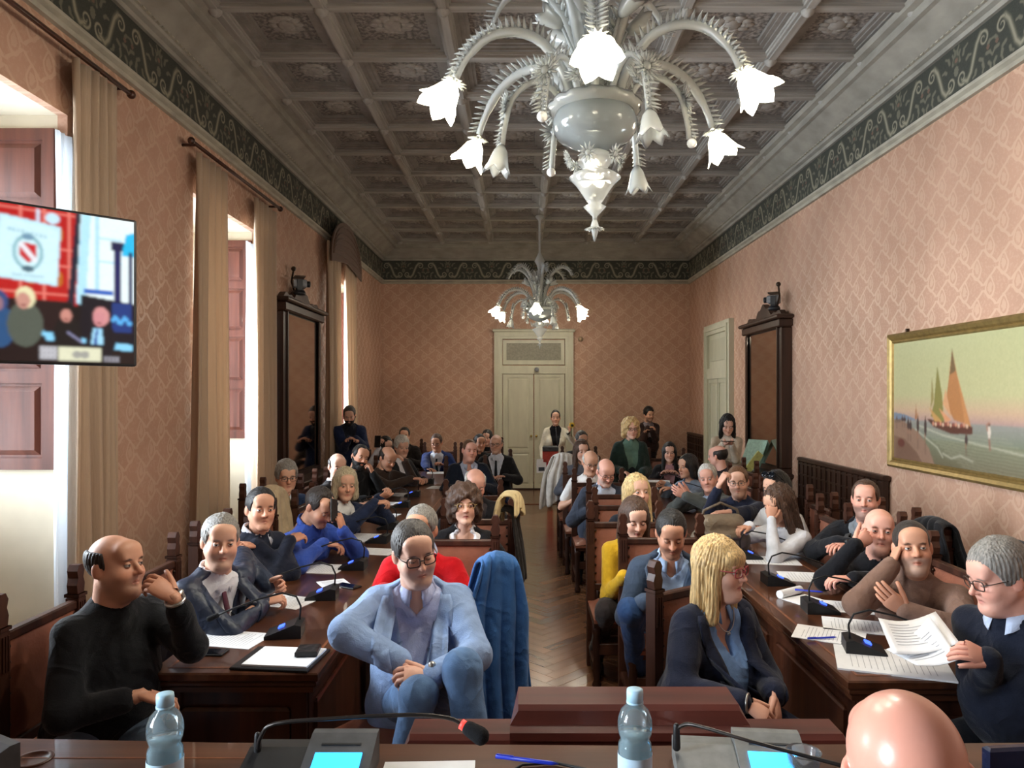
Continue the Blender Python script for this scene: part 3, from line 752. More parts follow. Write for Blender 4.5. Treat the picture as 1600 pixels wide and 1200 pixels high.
# ------------------------------------------------------------------ room shell
def wallpaper(name, ax):
    m, nt, b = newmat(name); b.inputs['Specular IOR Level'].default_value = .35
    tc = nt.nodes.new('ShaderNodeTexCoord'); sp = nt.nodes.new('ShaderNodeSeparateXYZ'); nt.links.new(tc.outputs['Object'], sp.inputs[0])
    nz = nt.nodes.new('ShaderNodeTexNoise'); nz.inputs['Scale'].default_value = 46; nz.inputs['Detail'].default_value = 4; nt.links.new(tc.outputs['Object'], nz.inputs['Vector'])
    NZ = E(nt, nz.outputs['Fac'])
    u = E(nt, sp.outputs[ax]) / .295; v = E(nt, sp.outputs[2]) / .29
    cv = (v * (2 * PI)).cos() * .23
    l1 = ((u - cv).frac() - .5).abs(); l2 = ((u + cv + .5).frac() - .5).abs()      # two families of waving lines: an ogee net
    net = l1.min(l2)
    line = net.below(.040, .025) * (((v * (2 * PI)).sin().abs() * -1.).below(-.38, .16))
    def drop(du, dv):
        x = (u + du).frac() - .5; y = (v + dv).frac() - .5
        k = (y.max(0.) * 3.2) + 1.0
        r = ((x * k) * (x * k) * 1.3 + y * y * .55).sqrt()
        ring = (r - .185).abs().below(.022, .02); core = (r + (NZ - .5) * .16).below(.085, .03)
        return ring.max(core * .8)
    pat = line.max(drop(.5, .0)).max(drop(0., .5))
    fleck = NZ.below(.42, .06) * .35
    pat = pat.max(fleck)
    big = nt.nodes.new('ShaderNodeTexNoise'); big.inputs['Scale'].default_value = .9; big.inputs['Detail'].default_value = 5; nt.links.new(tc.outputs['Object'], big.inputs['Vector'])
    mx = nt.nodes.new('ShaderNodeMix'); mx.data_type = 'RGBA'; mx.inputs[6].default_value = (*hexc('#b9937d'), 1); mx.inputs[7].default_value = (*hexc('#c9a790'), 1)
    nt.links.new((pat * .9).so, mx.inputs[0])
    m2 = nt.nodes.new('ShaderNodeMix'); m2.data_type = 'RGBA'; m2.blend_type = 'MULTIPLY'; m2.inputs[0].default_value = 1
    rp = nt.nodes.new('ShaderNodeValToRGB'); rp.color_ramp.elements[0].color = (.82, .80, .78, 1); rp.color_ramp.elements[1].color = (1.06, 1.05, 1.04, 1); rp.color_ramp.elements[0].position = .3; rp.color_ramp.elements[1].position = .6
    nt.links.new(big.outputs['Fac'], rp.inputs[0]); nt.links.new(mx.outputs[2], m2.inputs[6]); nt.links.new(rp.outputs[0], m2.inputs[7]); nt.links.new(m2.outputs[2], b.inputs['Base Color'])
    nt.links.new((pat * -.30 + .68).so, b.inputs['Roughness'])
    bn = nt.nodes.new('ShaderNodeBump'); bn.inputs['Strength'].default_value = .12; bn.inputs['Distance'].default_value = .004; nt.links.new(pat.so, bn.inputs['Height']); nt.links.new(bn.outputs[0], b.inputs['Normal'])
    return m
WP_S, WP_B = wallpaper('damask_side', 1), wallpaper('damask_end', 0)
CREAM = pm('cream_plaster', '#d8cdb6', rough=.85, var=.05, scale=(3, 3, 3), bump=.05)
WHITE_PAINT = pm('painted_wood', '#c9c6ae', rough=.4, var=.05, scale=(8, 8, 2))
WHITE_DARK = pm('painted_wood_panel', '#bdbba2', rough=.45, var=.05, scale=(8, 8, 2))
STONE = pm('grey_plaster', '#979389', rough=.8, var=.12, scale=(4, 4, 9), bump=.08)
STONE2 = pm('grey_plaster_pale', '#a8a292', rough=.75, var=.12, scale=(5, 5, 14), bump=.08)
WALNUT = wood('walnut', '#4a2818', '#2a140c', 2); WALNUT_Y = wood('walnut_long', '#55321f', '#301a10', 1, rough=.28, coat=.35); WALNUT_X = wood('walnut_cross', '#55321f', '#301a10', 0, rough=.3, coat=.3)
SHUT = wood('shutter_wood', '#613426', '#46241a', 2, rough=.4); CARVED = wood('carved_oak', '#3a2318', '#20120b', 2, rough=.4)
ZW, ZF0, ZF1, ZC = 4.02, 4.10, 4.47, 4.76
def struct(name, mb, mat, parent=None, smooth=False):
    o = mb.build(name, mat, parent, smooth)
    if parent is None: o['kind'] = 'structure'
    return o
# floor: dark slab with the parquet blocks of the aisle laid on it
m, nt, b = newmat('parquet')
tc = nt.nodes.new('ShaderNodeTexCoord'); oi = nt.nodes.new('ShaderNodeObjectInfo'); mp = nt.nodes.new('ShaderNodeMapping'); mp.inputs['Scale'].default_value = (30, 3, 20)
nt.links.new(tc.outputs['Object'], mp.inputs[0]); nz = nt.nodes.new('ShaderNodeTexNoise'); nz.inputs['Scale'].default_value = 1; nz.inputs['Detail'].default_value = 5; nt.links.new(mp.outputs[0], nz.inputs['Vector'])
rp = nt.nodes.new('ShaderNodeValToRGB'); rp.color_ramp.elements[0].color = (*hexc('#63422c'), 1); rp.color_ramp.elements[1].color = (*hexc('#96694a'), 1); rp.color_ramp.elements[0].position = .2; rp.color_ramp.elements[1].position = .8
ad = E(nt, nz.outputs['Fac']) * .5 + E(nt, oi.outputs['Random']) * .5; nt.links.new(ad.so, rp.inputs[0]); nt.links.new(rp.outputs[0], b.inputs['Base Color']); setp(b, Roughness=.22); b.inputs['Coat Weight'].default_value = .3; b.inputs['Coat Roughness'].default_value = .15
PARQ = m
FLOORM = wood('floor_wood', '#7a5238', '#583824', 1, rough=.25)
fl = struct('floor', MB().box((LEFT - .9, FRONT, -.2), (RIGHT + .9, BACK + .6, -.012)), FLOORM)
bl = MB().box((-.0475, -.235, -.02), (.0475, .235, 0), bev=.002); bl0 = None
A = .47; Bw = .094; cnt = 0; s45 = math.sqrt(.5)
cand = []
for i in range(-40, 60):
    for j in range(-14, 34):
        # herringbone in a frame turned 45 degrees
        for k in (0, 1):
            ox = i * Bw + j * A if True else 0
            if k == 0: px, py, r = i * Bw + j * A + Bw / 2, i * Bw - j * A + A / 2, 0
            else: px, py, r = i * Bw + j * A + Bw + A / 2, i * Bw - j * A + Bw / 2, 1
            x = (px - py) * s45; y = (px + py) * s45
            cand.append((x * 1 + .15, y + 3.4, r))
seen = set()
cand = [c for c in cand if -.50 < c[0] < 1.15 and 3.0 < c[1] < 12.5]
cand.sort(key=lambda c: c[1])
for (x, y, r) in cand[:300]:
    a = math.radians(45) + (0 if r == 0 else -PI / 2)
    if bl0 is None: bl0 = bl.build('parquet_block', PARQ, fl); o = bl0
    else: o = D.objects.new('parquet_block', bl0.data); COL.objects.link(o); o.parent = fl
    o.location = (x, y, random.uniform(-.0012, .0)); o.rotation_euler = (0, 0, a)
rest = MB()
for (x, y, r) in cand[300:]:
    rest.box((-.0475, -.235, -.02), (.0475, .235, 0), M=Matrix.Translation((x, y, -.0006)) @ Matrix.Rotation(math.radians(45) + (0 if r == 0 else -PI / 2), 4, 'Z'))
if rest.v: o = rest.build('parquet_field', PARQ, fl); o['kind'] = 'stuff'
# floor either side of the laid aisle
m2 = MB().box((LEFT - .9, FRONT, -.012), (-.34, BACK, -.001)).box((.99, FRONT, -.012), (RIGHT, BACK, -.001)).box((-.34, FRONT, -.012), (.99, 3.0, -.001)).box((-.34, 12.5, -.012), (.99, BACK, -.001))
struct('floor_border', m2, FLOORM)

# walls
wl = MB(); ys = [FRONT] + [y for ab in WINDOWS for y in ab] + [BACK]; WH = 3.54
for i in range(0, len(ys), 2): wl.box((LEFT - .06, ys[i], 0), (LEFT, ys[i + 1], ZC + .3))
for a, b_ in WINDOWS: wl.box((LEFT - .06, a, WH), (LEFT, b_, ZC + .3))
struct('wall_left', wl, WP_S)
struct('wall_right', MB().box((RIGHT, FRONT, 0), (RIGHT + .1, BACK, ZC + .3)), WP_S)
struct('wall_back', MB().box((LEFT - .06, BACK, 0), (RIGHT + .1, BACK + .1, ZC + .3)), WP_B)
struct('wall_front', MB().box((LEFT - .06, FRONT - .1, 0), (RIGHT + .1, FRONT, ZC + .3)), WP_B)
for i, (nm, lo, hi) in enumerate((('baseboard_right', (RIGHT - .025, FRONT, 0), (RIGHT, BACK, .14)), ('baseboard_back', (LEFT, BACK - .025, 0), (RIGHT, BACK, .14)))): struct(nm, MB().box(lo, hi, bev=.006), WALNUT)
blf = MB()
for i in range(0, len(ys), 2): blf.box((LEFT, ys[i], 0), (LEFT + .025, ys[i + 1], .14))
struct('baseboard_left', blf, WALNUT)

# window embrasures with open shutters
def panel_leaf(parent, x0, x1, y, z0, z1, zs, mat, fy=-1, name='shutter', t=.035):
    """a framed leaf in the XZ plane at depth y, raised panels towards fy"""
    lf = MB().box((x0, y, z0), (x1, y - fy * t, z1)); f = MB(); fw = .07
    ya = y + fy * .016
    f.box((x0, min(y, ya), z0), (x0 + fw, max(y, ya), z1)).box((x1 - fw, min(y, ya), z0), (x1, max(y, ya), z1))
    o = lf.build(name, mat, parent)
    for z in [z0] + zs + [z1 - fw]: f.box((x0 + fw, min(y, ya), z), (x1 - fw, max(y, ya), z + fw))
    f.build('frame_rails', mat, o)
    for i in range(len(zs) + 1):
        a = ([z0] + zs)[i] + fw + .018; b_ = (zs + [z1 - fw])[i] - .018; e = .03
        xa, xb = x0 + fw + .018, x1 - fw - .018; yb = y + fy * .014
        vs = [(xa, y, a), (xb, y, a), (xb, y, b_), (xa, y, b_), (xa + e, yb, a + e), (xb - e, yb, a + e), (xb - e, yb, b_ - e), (xa + e, yb, b_ - e)]
        MB().add(vs, [(4, 5, 6, 7), (0, 1, 5, 4), (1, 2, 6, 5), (2, 3, 7, 6), (3, 0, 4, 7)]).build('panel', mat, o)
    return o
PANE = glassy('window_glass', (.95, .97, 1), transp=.97, transl=0); WFR = pm('window_frame_paint', '#d9d6c8', rough=.45)
for i, (a, b_) in enumerate(WINDOWS):
    r = empty('window_%d' % (i + 1), (0, 0, 0), kind='structure'); X0, X1 = LEFT - .78, LEFT - .06
    MB().box((X0, a - .12, 0), (X1, a, WH + .1)).build('jamb', CREAM, r); MB().box((X0, b_, 0), (X1, b_ + .12, WH + .1)).build('jamb', CREAM, r)
    MB().box((X0, a, WH), (X1, b_, WH + .12)).build('lintel', CREAM, r); MB().box((X0 - .1, a - .12, 0), (X0, b_ + .12, 1.0)).build('parapet', CREAM, r)
    MB().box((X0 - .1, a - .12, 3.42), (X0, b_ + .12, WH + .12)).build('head_wall', CREAM, r); MB().box((X0 - .02, a, 1.0), (X0 + .12, b_, 1.04), bev=.008).build('sill', STONE2, r)
    f = MB(); fx = X0 - .06
    for y in (a, (a + b_) / 2 - .04, b_ - .07): f.box((fx, y, 1.04), (fx + .06, y + (.08 if y not in (a, b_ - .07) else .07), 3.42))
    for z in (1.04, 1.82, 2.60, 3.35): f.box((fx, a, z), (fx + .06, b_, z + .07))
    f.build('frame', WFR, r)
    for y0, y1 in ((a + .07, (a + b_) / 2 - .04), ((a + b_) / 2 + .04, b_ - .07)):
        for z in (1.11, 1.89, 2.67): MB().box((fx + .025, y0, z), (fx + .03, y1, z + .72)).build('pane', PANE, r)
    panel_leaf(r, X0 + .20, X1 + .0, b_ - .02, 1.40, 3.45, [1.92, 2.45, 2.95], SHUT, -1)
    panel_leaf(r, X0 + .20, X1 + .0, a + .02, 1.40, 3.45, [1.92, 2.45, 2.95], SHUT, 1)
# outside facade between the windows keeps the sky from leaking round the embrasures
ow = MB()
for i in range(0, len(ys), 2):
    ow.box((LEFT - .88, ys[i] - .0, 0), (LEFT - .78, ys[i + 1], ZC + .3))
struct('wall_outer', ow, CREAM)

# cornice: moulding, painted frieze, stepped crown; swept along left, right, back and front
prof_low = [(0, ZW - .0), (.035, ZW), (.045, ZW + .025), (.025, ZW + .035), (.055, ZW + .055), (.06, ZF0 - .005), (.02, ZF0), (0, ZF0)]
prof_up = [(.0, ZF1), (.05, ZF1), (.06, ZF1 + .03), (.10, ZF1 + .04), (.105, ZF1 + .065), (.13, ZF1 + .075), (.30, ZC - .10), (.34, ZC - .095), (.345, ZC - .03), (.40, ZC - .02), (.42, ZC + .02), (0, ZC + .02)]
def run(prof, side):
    m = MB()
    if side == 'left': m.prism([(LEFT + p, z) for p, z in prof], FRONT, BACK, (0, 2, 1))
    if side == 'right': m.prism([(RIGHT - p, z) for p, z in prof], FRONT, BACK, (0, 2, 1))
    if side == 'back': m.prism([(BACK - p, z) for p, z in prof], LEFT, RIGHT, (1, 2, 0))
    if side == 'front': m.prism([(FRONT + p, z) for p, z in prof], LEFT, RIGHT, (1, 2, 0))
    return m
n = 1
for side in ('left', 'right', 'back', 'front'):
    struct('trim_%d' % n, run(prof_low, side), STONE2); n += 1
    struct('trim_%d' % n, run(prof_up, side), STONE); n += 1
# bead row on the crown of the side walls
for sx, x in ((1, LEFT + .115), (-1, RIGHT - .115)):
    be = MB(); k = 0
    while k * .07 + 2.5 < BACK: be.box((x - .014, 2.5 + k * .07, ZF1 + .066), (x + .014, 2.54 + k * .07, ZF1 + .090)); k += 1
    o = struct('trim_%d' % n, be, STONE2); o['kind'] = 'stuff'; n += 1
# painted frieze, one repeat drawn once
R_ = Raster(132, 58, (.255, .26, .235)); asp = .85 / .37
rng = np.random.RandomState(3); R_.a *= (1 + .25 * (rng.rand(58, 132, 1) - .5))
pale, mid, dim = (.56, .54, .47), (.42, .41, .355), (.31, .315, .27)
def spiral(cx, cy, r, a0, turns, sgn=1): return [(cx + r * (1 - .8 * t) * math.cos(a0 + sgn * t * turns * 2 * PI) / asp, cy + r * (1 - .8 * t) * math.sin(a0 + sgn * t * turns * 2 * PI)) for t in np.linspace(0, 1, 22)]
for sg in (-1, 1):
    fx = lambda x: .5 + sg * x
    S = [(fx(x), y) for x, y in ((.10, .80), (.16, .86), (.21, .74), (.25, .5), (.29, .28), (.34, .15))]
    for col, wd in ((dim, .075), (mid, .055), (pale, .028)): R_.stroke(S, wd, col, asp)
    for (cx, cy, r, a0, dr) in ((.085, .72, .15, 1.2, 1), (.38, .28, .15, 4.2, 1)):
        sp_ = [(.5 + sg * (p[0] - .5), p[1]) for p in [(q[0] , q[1]) for q in spiral(.5 + cx, cy, r, a0, 1.3, dr)]]
        R_.stroke(sp_, .034, mid, asp, taper=True); R_.stroke(sp_, .02, pale, asp, taper=True)
    for (x, y, a, ln) in ((.05, .35, -1.9, .2), (.10, .28, -1.2, .2), (.02, .2, -1.7, .16), (.15, .42, -.6, .14), (.33, .62, .5, .2), (.37, .75, 1.2, .16), (.42, .6, .1, .2), (.45, .8, .8, .15), (.28, .78, 1.9, .14), (.44, .45, -.8, .14)):
        p0 = (fx(x), y); p1 = (fx(x + ln * .5 * math.cos(a) / asp * 1), y + ln * .5 * math.sin(a)); p2 = (fx(x + ln * math.cos(a + .4) / asp), y + ln * math.sin(a + .4))
        R_.stroke([p0, p1, p2], .036, mid, asp, taper=True)
R_.ell(.5, .52, .035, .10, mid); R_.ell(.5, .30, .045, .09, dim); R_.ell(.5, .30, .025, .05, (.45, .36, .31)); R_.ell(.06, .5, .02, .05, (.43, .35, .30)); R_.ell(.94, .5, .02, .05, (.43, .35, .30))
FRZ = attr_mat('frieze_paint', rough=.75, spec=.2)
fz0 = None
for side, L0, L1 in (('left', FRONT, BACK), ('right', FRONT, BACK), ('back', LEFT, RIGHT)):
    root = empty('trim_%d' % n, (0, 0, 0), kind='structure'); n += 1
    k = 0; step = .85 if side != 'back' else (RIGHT - LEFT) / 7
    while L0 + (k + 1) * step <= L1 + .05:
        t = L0 + (k + .5) * step
        if fz0 is None: fz0 = R_.mesh('frieze_panel', .85, .37, FRZ, root); o = fz0
        else: o = D.objects.new('frieze_panel', fz0.data); COL.objects.link(o); o.parent = root
        zc = (ZF0 + ZF1) / 2
        if side == 'left': o.location = (LEFT + .022, t, zc); o.rotation_euler = (0, 0, PI / 2)
        if side == 'right': o.location = (RIGHT - .022, t, zc); o.rotation_euler = (0, 0, -PI / 2)
        if side == 'back': o.location = (t, BACK - .022, zc); o.scale = (step / .85, 1, 1)
        k += 1

# coffered ceiling
CX = [-2.32, -1.52, -.60, .32, 1.24, 2.16, 2.96]; CY = [5.56 + .84 * i for i in range(-11, 11)]
BEAM = wood('ceiling_beam_wood', '#a3a09a', '#86827b', 1, rough=.6, coat=0); BEAM_X = wood('ceiling_cross_wood', '#a3a09a', '#86827b', 0, rough=.6, coat=0)
m, nt, b = newmat('coffer_panel'); setp(b, Roughness=.7)
tc = nt.nodes.new('ShaderNodeTexCoord'); vo = nt.nodes.new('ShaderNodeTexVoronoi'); vo.inputs['Scale'].default_value = 22; nt.links.new(tc.outputs['Object'], vo.inputs['Vector'])
nz = nt.nodes.new('ShaderNodeTexNoise'); nz.inputs['Scale'].default_value = 30; nz.inputs['Detail'].default_value = 3; nt.links.new(tc.outputs['Object'], nz.inputs['Vector'])
rp = nt.nodes.new('ShaderNodeValToRGB'); rp.color_ramp.elements[0].color = (*hexc('#615c58'), 1); rp.color_ramp.elements[1].color = (*hexc('#918a83'), 1); rp.color_ramp.elements[0].position = .42; rp.color_ramp.elements[1].position = .6
nt.links.new(nz.outputs['Fac'], rp.inputs[0]); nt.links.new(rp.outputs[0], b.inputs['Base Color'])
bn = nt.nodes.new('ShaderNodeBump'); bn.inputs['Strength'].default_value = .6; bn.inputs['Distance'].default_value = .015; nt.links.new(vo.outputs['Distance'], bn.inputs['Height']); nt.links.new(bn.outputs[0], b.inputs['Normal'])
COFP = m; FRAME_D = pm('coffer_frame', '#85807a', rough=.65, var=.1, scale=(9, 9, 9)); ORN = pm('coffer_ornament', '#9a958e', rough=.6, var=.1, scale=(20, 20, 20))
ce = struct('ceiling', MB().box((LEFT - .06, FRONT - .1, ZC + .27), (RIGHT + .1, BACK + .1, ZC + .4)), FRAME_D)
o = struct('ceiling_border', MB().box((LEFT, FRONT, ZC - .005), (CX[0] - .05, BACK, ZC + .27)).box((CX[-1] + .05, FRONT, ZC - .005), (RIGHT, BACK, ZC + .27)).box((LEFT, CY[-1] + .05, ZC - .005), (RIGHT, BACK, ZC + .27)).box((LEFT, FRONT, ZC - .005), (RIGHT, CY[0] - .05, ZC + .27)), STONE)
for x in CX: 
    MB().box((x - .052, CY[0], ZC), (x + .052, CY[-1], ZC + .27)).box((x - .065, CY[0], ZC + .022), (x + .065, CY[-1], ZC + .046)).box((x - .03, CY[0], ZC - .018), (x + .03, CY[-1], ZC)).build('beam', BEAM, ce)
for y in CY: MB().box((CX[0], y - .045, ZC + .002), (CX[-1], y + .045, ZC + .268)).box((CX[0], y - .06, ZC + .023), (CX[-1], y + .06, ZC + .047)).build('cross_beam', BEAM_X, ce)
cof = {}
def coffer(wd):
    """stepped frame, panel and a carved cluster, origin at the beam underside"""
    r = empty('coffer', parent := None) if False else None
    f = MB(); hx, hy = wd / 2 - .05, .42 - .045
    for (i0, z0, i1, z1) in ((0, .045, .05, .06), (.05, .06, .09, .072), (.09, .072, .12, .10)):
        a, b_ = (hx - i0, hy - i0), (hx - i1, hy - i1)
        vs = [(-a[0], -a[1], z0), (a[0], -a[1], z0), (a[0], a[1], z0), (-a[0], a[1], z0), (-b_[0], -b_[1], z0), (b_[0], -b_[1], z0), (b_[0], b_[1], z0), (-b_[0], b_[1], z0), (-b_[0], -b_[1], z1), (b_[0], -b_[1], z1), (b_[0], b_[1], z1), (-b_[0], b_[1], z1)]
        fs = []
        for k in range(4): j = (k + 1) % 4; fs += [(k, j, j + 4, k + 4), (k + 4, j + 4, j + 8, k + 8)]
        f.add(vs, fs)
    pn = MB().box((-hx + .11, -hy + .11, .10), (hx - .11, hy - .11, .12))
    om = MB()
    for k in range(10):
        a = 2 * PI * k / 10; rx, ry = (hx - .2) * .62, (hy - .2) * .62
        om.sphere((rx * math.cos(a), ry * math.sin(a), .098), (.06, .035, .016), 7, 4)
    om.sphere((0, 0, .095), (.08, .08, .026), 10, 5)
    for k in range(6): a = PI * k / 3; om.sphere((.10 * math.cos(a), .08 * math.sin(a), .097), (.035, .035, .016), 6, 4)
    return f, pn, om
BOSS = MB().lathe([(.0, -.05), (.02, -.045), (.04, -.03), (.055, -.005), (.055, .0)], 10); boss0 = None
for i in range(6):
    wd = CX[i + 1] - CX[i]; key = round(wd, 2)
    for j in range(len(CY) - 1):
        if CY[j + 1] < 1.5: continue
        cx, cy = (CX[i] + CX[i + 1]) / 2, (CY[j] + CY[j + 1]) / 2
        if key not in cof:
            f, pn, om = coffer(wd); a = f.build('coffer', FRAME_D, ce); p_ = pn.build('panel', COFP, a); q = om.build('rosette', ORN, a, True); cof[key] = (a, p_, q); a.location = (cx, cy, ZC)
        else:
            a0, p0, q0 = cof[key]; a = a0.copy(); COL.objects.link(a); a.parent = ce; a.location = (cx, cy, ZC)
            for ch in (p0, q0): c = ch.copy(); COL.objects.link(c); c.parent = a
for x in CX:
    for y in CY:
        if y < 4: continue
        if boss0 is None: boss0 = BOSS.build('boss', BEAM, ce, True); o = boss0
        else: o = D.objects.new('boss', boss0.data); COL.objects.link(o); o.parent = ce
        o.location = (x, y, ZC - .008)

# doors
def casing(m, x0, x1, z1, w_, y, t): 
    m.box((x0, y - t, 0), (x0 + w_, y, z1)).box((x1 - w_, y - t, 0), (x1, y, z1)).box((x0 + w_, y - t, z1 - w_), (x1 - w_, y, z1)); return m
d1 = empty('door_1', (.225, BACK, 0), kind='structure')
casing(casing(MB(), -.77, .77, 3.10, .16, 0, .09), -.71, .71, 3.04, .05, 0, .115).box((-.62, -.08, 2.26), (.62, 0, 2.42)).build('casing', WHITE_PAINT, d1)
MB().box((-.80, -.13, 3.07), (.80, 0, 3.13), bev=.015).build('cap_moulding', WHITE_PAINT, d1)
MB().box((-.60, -.04, 2.44), (.60, 0, 2.92)).build('transom', WHITE_PAINT, d1)
MB().box((-.53, -.055, 2.53), (.53, -.035, 2.86)).build('transom_panel', pm('transom_grey', '#8f8a78', rough=.5), d1)
for s in (-1, 1):
    lf = panel_leaf(d1, min(s * .01, s * .60), max(s * .01, s * .60), -.035, .03, 2.26, [.72], WHITE_PAINT, -1, 'leaf')
    MB().lathe([(.0, 0), (.02, 0), (.018, .02), (.008, .03), (.02, .05), (.024, .065), (.012, .08), (0, .08)], 10).xform(Matrix.Translation((s * .05, -.05, 1.05)) @ Matrix.Rotation(PI / 2, 4, 'X')).build('knob', pm('brass', '#a58a4a', rough=.3, metal=1), lf, True)
d2 = empty('door_2', (RIGHT, 12.18, 0), rz=-PI / 2, kind='structure')
casing(casing(MB(), -.78, .78, 3.04, .17, 0, .08), -.71, .71, 2.98, .05, 0, .105).box((-.62, -.07, 2.12), (.62, 0, 2.30)).build('casing', WHITE_PAINT, d2)
MB().box((-.60, -.03, 2.30), (.60, 0, 2.88)).build('transom', WHITE_PAINT, d2)
MB().box((-.5, -.045, 2.42), (.5, -.025, 2.78)).build('transom_panel', WHITE_DARK, d2)
for s in (-1, 1): panel_leaf(d2, min(s * .01, s * .60), max(s * .01, s * .60), -.03, .03, 2.12, [.72], WHITE_DARK, -1, 'leaf')

# curtains
def curtain(name, label, y0, y1, ztop, zbot, x, mat, folds=5, amp=.05, spread=1.15, tie=None, group=None, swing=0):
    nx, nz_ = folds * 10, 26; vs, fs = [], []
    for j in range(nz_ + 1):
        t = j / nz_; z = ztop + (zbot - ztop) * t; sp_ = 1 + (spread - 1) * t
        if tie: sp_ *= 1 - .35 * math.exp(-((z - tie) / .35) ** 2)
        for i in range(nx + 1):
            s = i / nx; y = (y0 + y1) / 2 + swing * t + (s - .5) * (y1 - y0) * sp_
            a = amp * (.55 + .5 * t) * math.sin(2 * PI * folds * s + .6 * math.sin(3 * t)) + .25 * amp * math.sin(2 * PI * folds * 2.3 * s + 2 * t)
            vs.append((x + a, y + .012 * math.sin(9 * s + 5 * t), z))
    for j in range(nz_):
        for i in range(nx): a = j * (nx + 1) + i; fs.append((a, a + 1, a + nx + 2, a + nx + 1))
    o = MB().add(vs, fs).build(name, mat, None, True); md = o.modifiers.new('s', 'SOLIDIFY'); md.thickness = .006
    return tag(o, label, 'curtain', group)
def drape(name, col, transl):
    m, nt, b = newmat(name); c = hexc(col); setp(b, Roughness=.8); b.inputs['Base Color'].default_value = (*c, 1); b.inputs['Sheen Weight'].default_value = .2
    tl = nt.nodes.new('ShaderNodeBsdfTranslucent'); tl.inputs[0].default_value = (*c, 1); mx = nt.nodes.new('ShaderNodeMixShader'); mx.inputs[0].default_value = transl
    tc = nt.nodes.new('ShaderNodeTexCoord'); mp = nt.nodes.new('ShaderNodeMapping'); mp.inputs['Scale'].default_value = (30, 30, 3); nz = nt.nodes.new('ShaderNodeTexNoise'); nz.inputs['Scale'].default_value = 3
    nt.links.new(tc.outputs['Object'], mp.inputs[0]); nt.links.new(mp.outputs[0], nz.inputs['Vector']); bn = nt.nodes.new('ShaderNodeBump'); bn.inputs['Strength'].default_value = .25; bn.inputs['Distance'].default_value = .01
    nt.links.new(nz.outputs['Fac'], bn.inputs['Height']); nt.links.new(bn.outputs[0], b.inputs['Normal'])
    nt.links.new(b.outputs[0], mx.inputs[1]); nt.links.new(tl.outputs[0], mx.inputs[2]); nt.links.new(mx.outputs[0], nt.nodes['Material Output'].inputs[0]); return m
GOLD = drape('gold_drape', '#bfa78d', .25); SHEER = drape('sheer_drape', '#e8ecf0', .55)
xc = LEFT + .10
curtain('curtain', 'beige gold curtain beside the window behind the television', 4.33, 4.80, 3.84, .04, xc, GOLD, 5, .05, 1.05)
curtain('curtain', 'dark side beige curtain left of the second window', 5.98, 6.60, 3.82, .04, xc, GOLD, 5, .055, 1.25, swing=-.02)
curtain('curtain', 'sunlit beige curtain right of the second window', 7.27, 7.92, 3.80, .04, xc, GOLD, 5, .05, 1.0)
curtain('curtain', 'beige curtain nearest the camera by the television', 2.42, 2.82, 3.84, .04, xc, GOLD, 5, .05, 1.05)
curtain('sheer_curtain', 'bluish white sheer curtain inside the window behind the television', 4.30, 4.46, 3.4, .04, LEFT + .02, SHEER, 3, .02, 1.1)
curtain('sheer_curtain', 'bright white sheer curtain inside the second window', 7.40, 7.62, 3.4, .04, LEFT - .03, SHEER, 3, .02, 1.05)
curtain('curtain', 'left curtain of the arched window near the far wall', 9.98, 10.72, 3.95, .04, xc, GOLD, 5, .05, 1.1, swing=.06)
curtain('curtain', 'right curtain of the arched window near the far wall', 10.98, 11.72, 3.95, .04, xc, GOLD, 5, .05, 1.0, swing=.12)
for k, (a, b_) in enumerate(((2.3, 4.95), (5.85, 8.0))):
    rod = MB().tube([(LEFT + .12, a, 3.87), (LEFT + .12, b_, 3.87)], .016, 8).sphere((LEFT + .12, a, 3.87), .03).sphere((LEFT + .12, b_, 3.87), .03)
    for y in (a + .1, b_ - .1): rod.tube([(LEFT, y, 3.87), (LEFT + .12, y, 3.87)], .012, 6)
    thing1('curtain_rod', rod, WALNUT, ('dark wooden curtain rod above the television window', 'dark wooden curtain rod over the second window')[k], 'curtain rod', smooth=True)
# arched valance of the third window
pts = [(9.92, 3.66), (9.92, 3.75)] + [(10.85 - .93 * math.cos(t), 3.75 + .60 * math.sin(t)) for t in np.linspace(.15, PI - .15, 14)] + [(11.78, 3.75), (11.78, 3.66)] + [(11.4, 3.72), (10.85, 3.78), (10.3, 3.72)]
va = MB().prism(pts, LEFT + .165, LEFT + .185, (1, 2, 0))
for q in range(6):
    va.tube([(LEFT + .187, 10.85 - .86 * math.cos(t), 3.78 + (.5 - .09 * q) * math.sin(t)) for t in np.linspace(.1, PI - .1, 12)], .014, 5)
thing1('arched_valance', va, drape('brown_drape', '#5b4130', .05), 'dark brown arched valance over the far left window', 'valance')

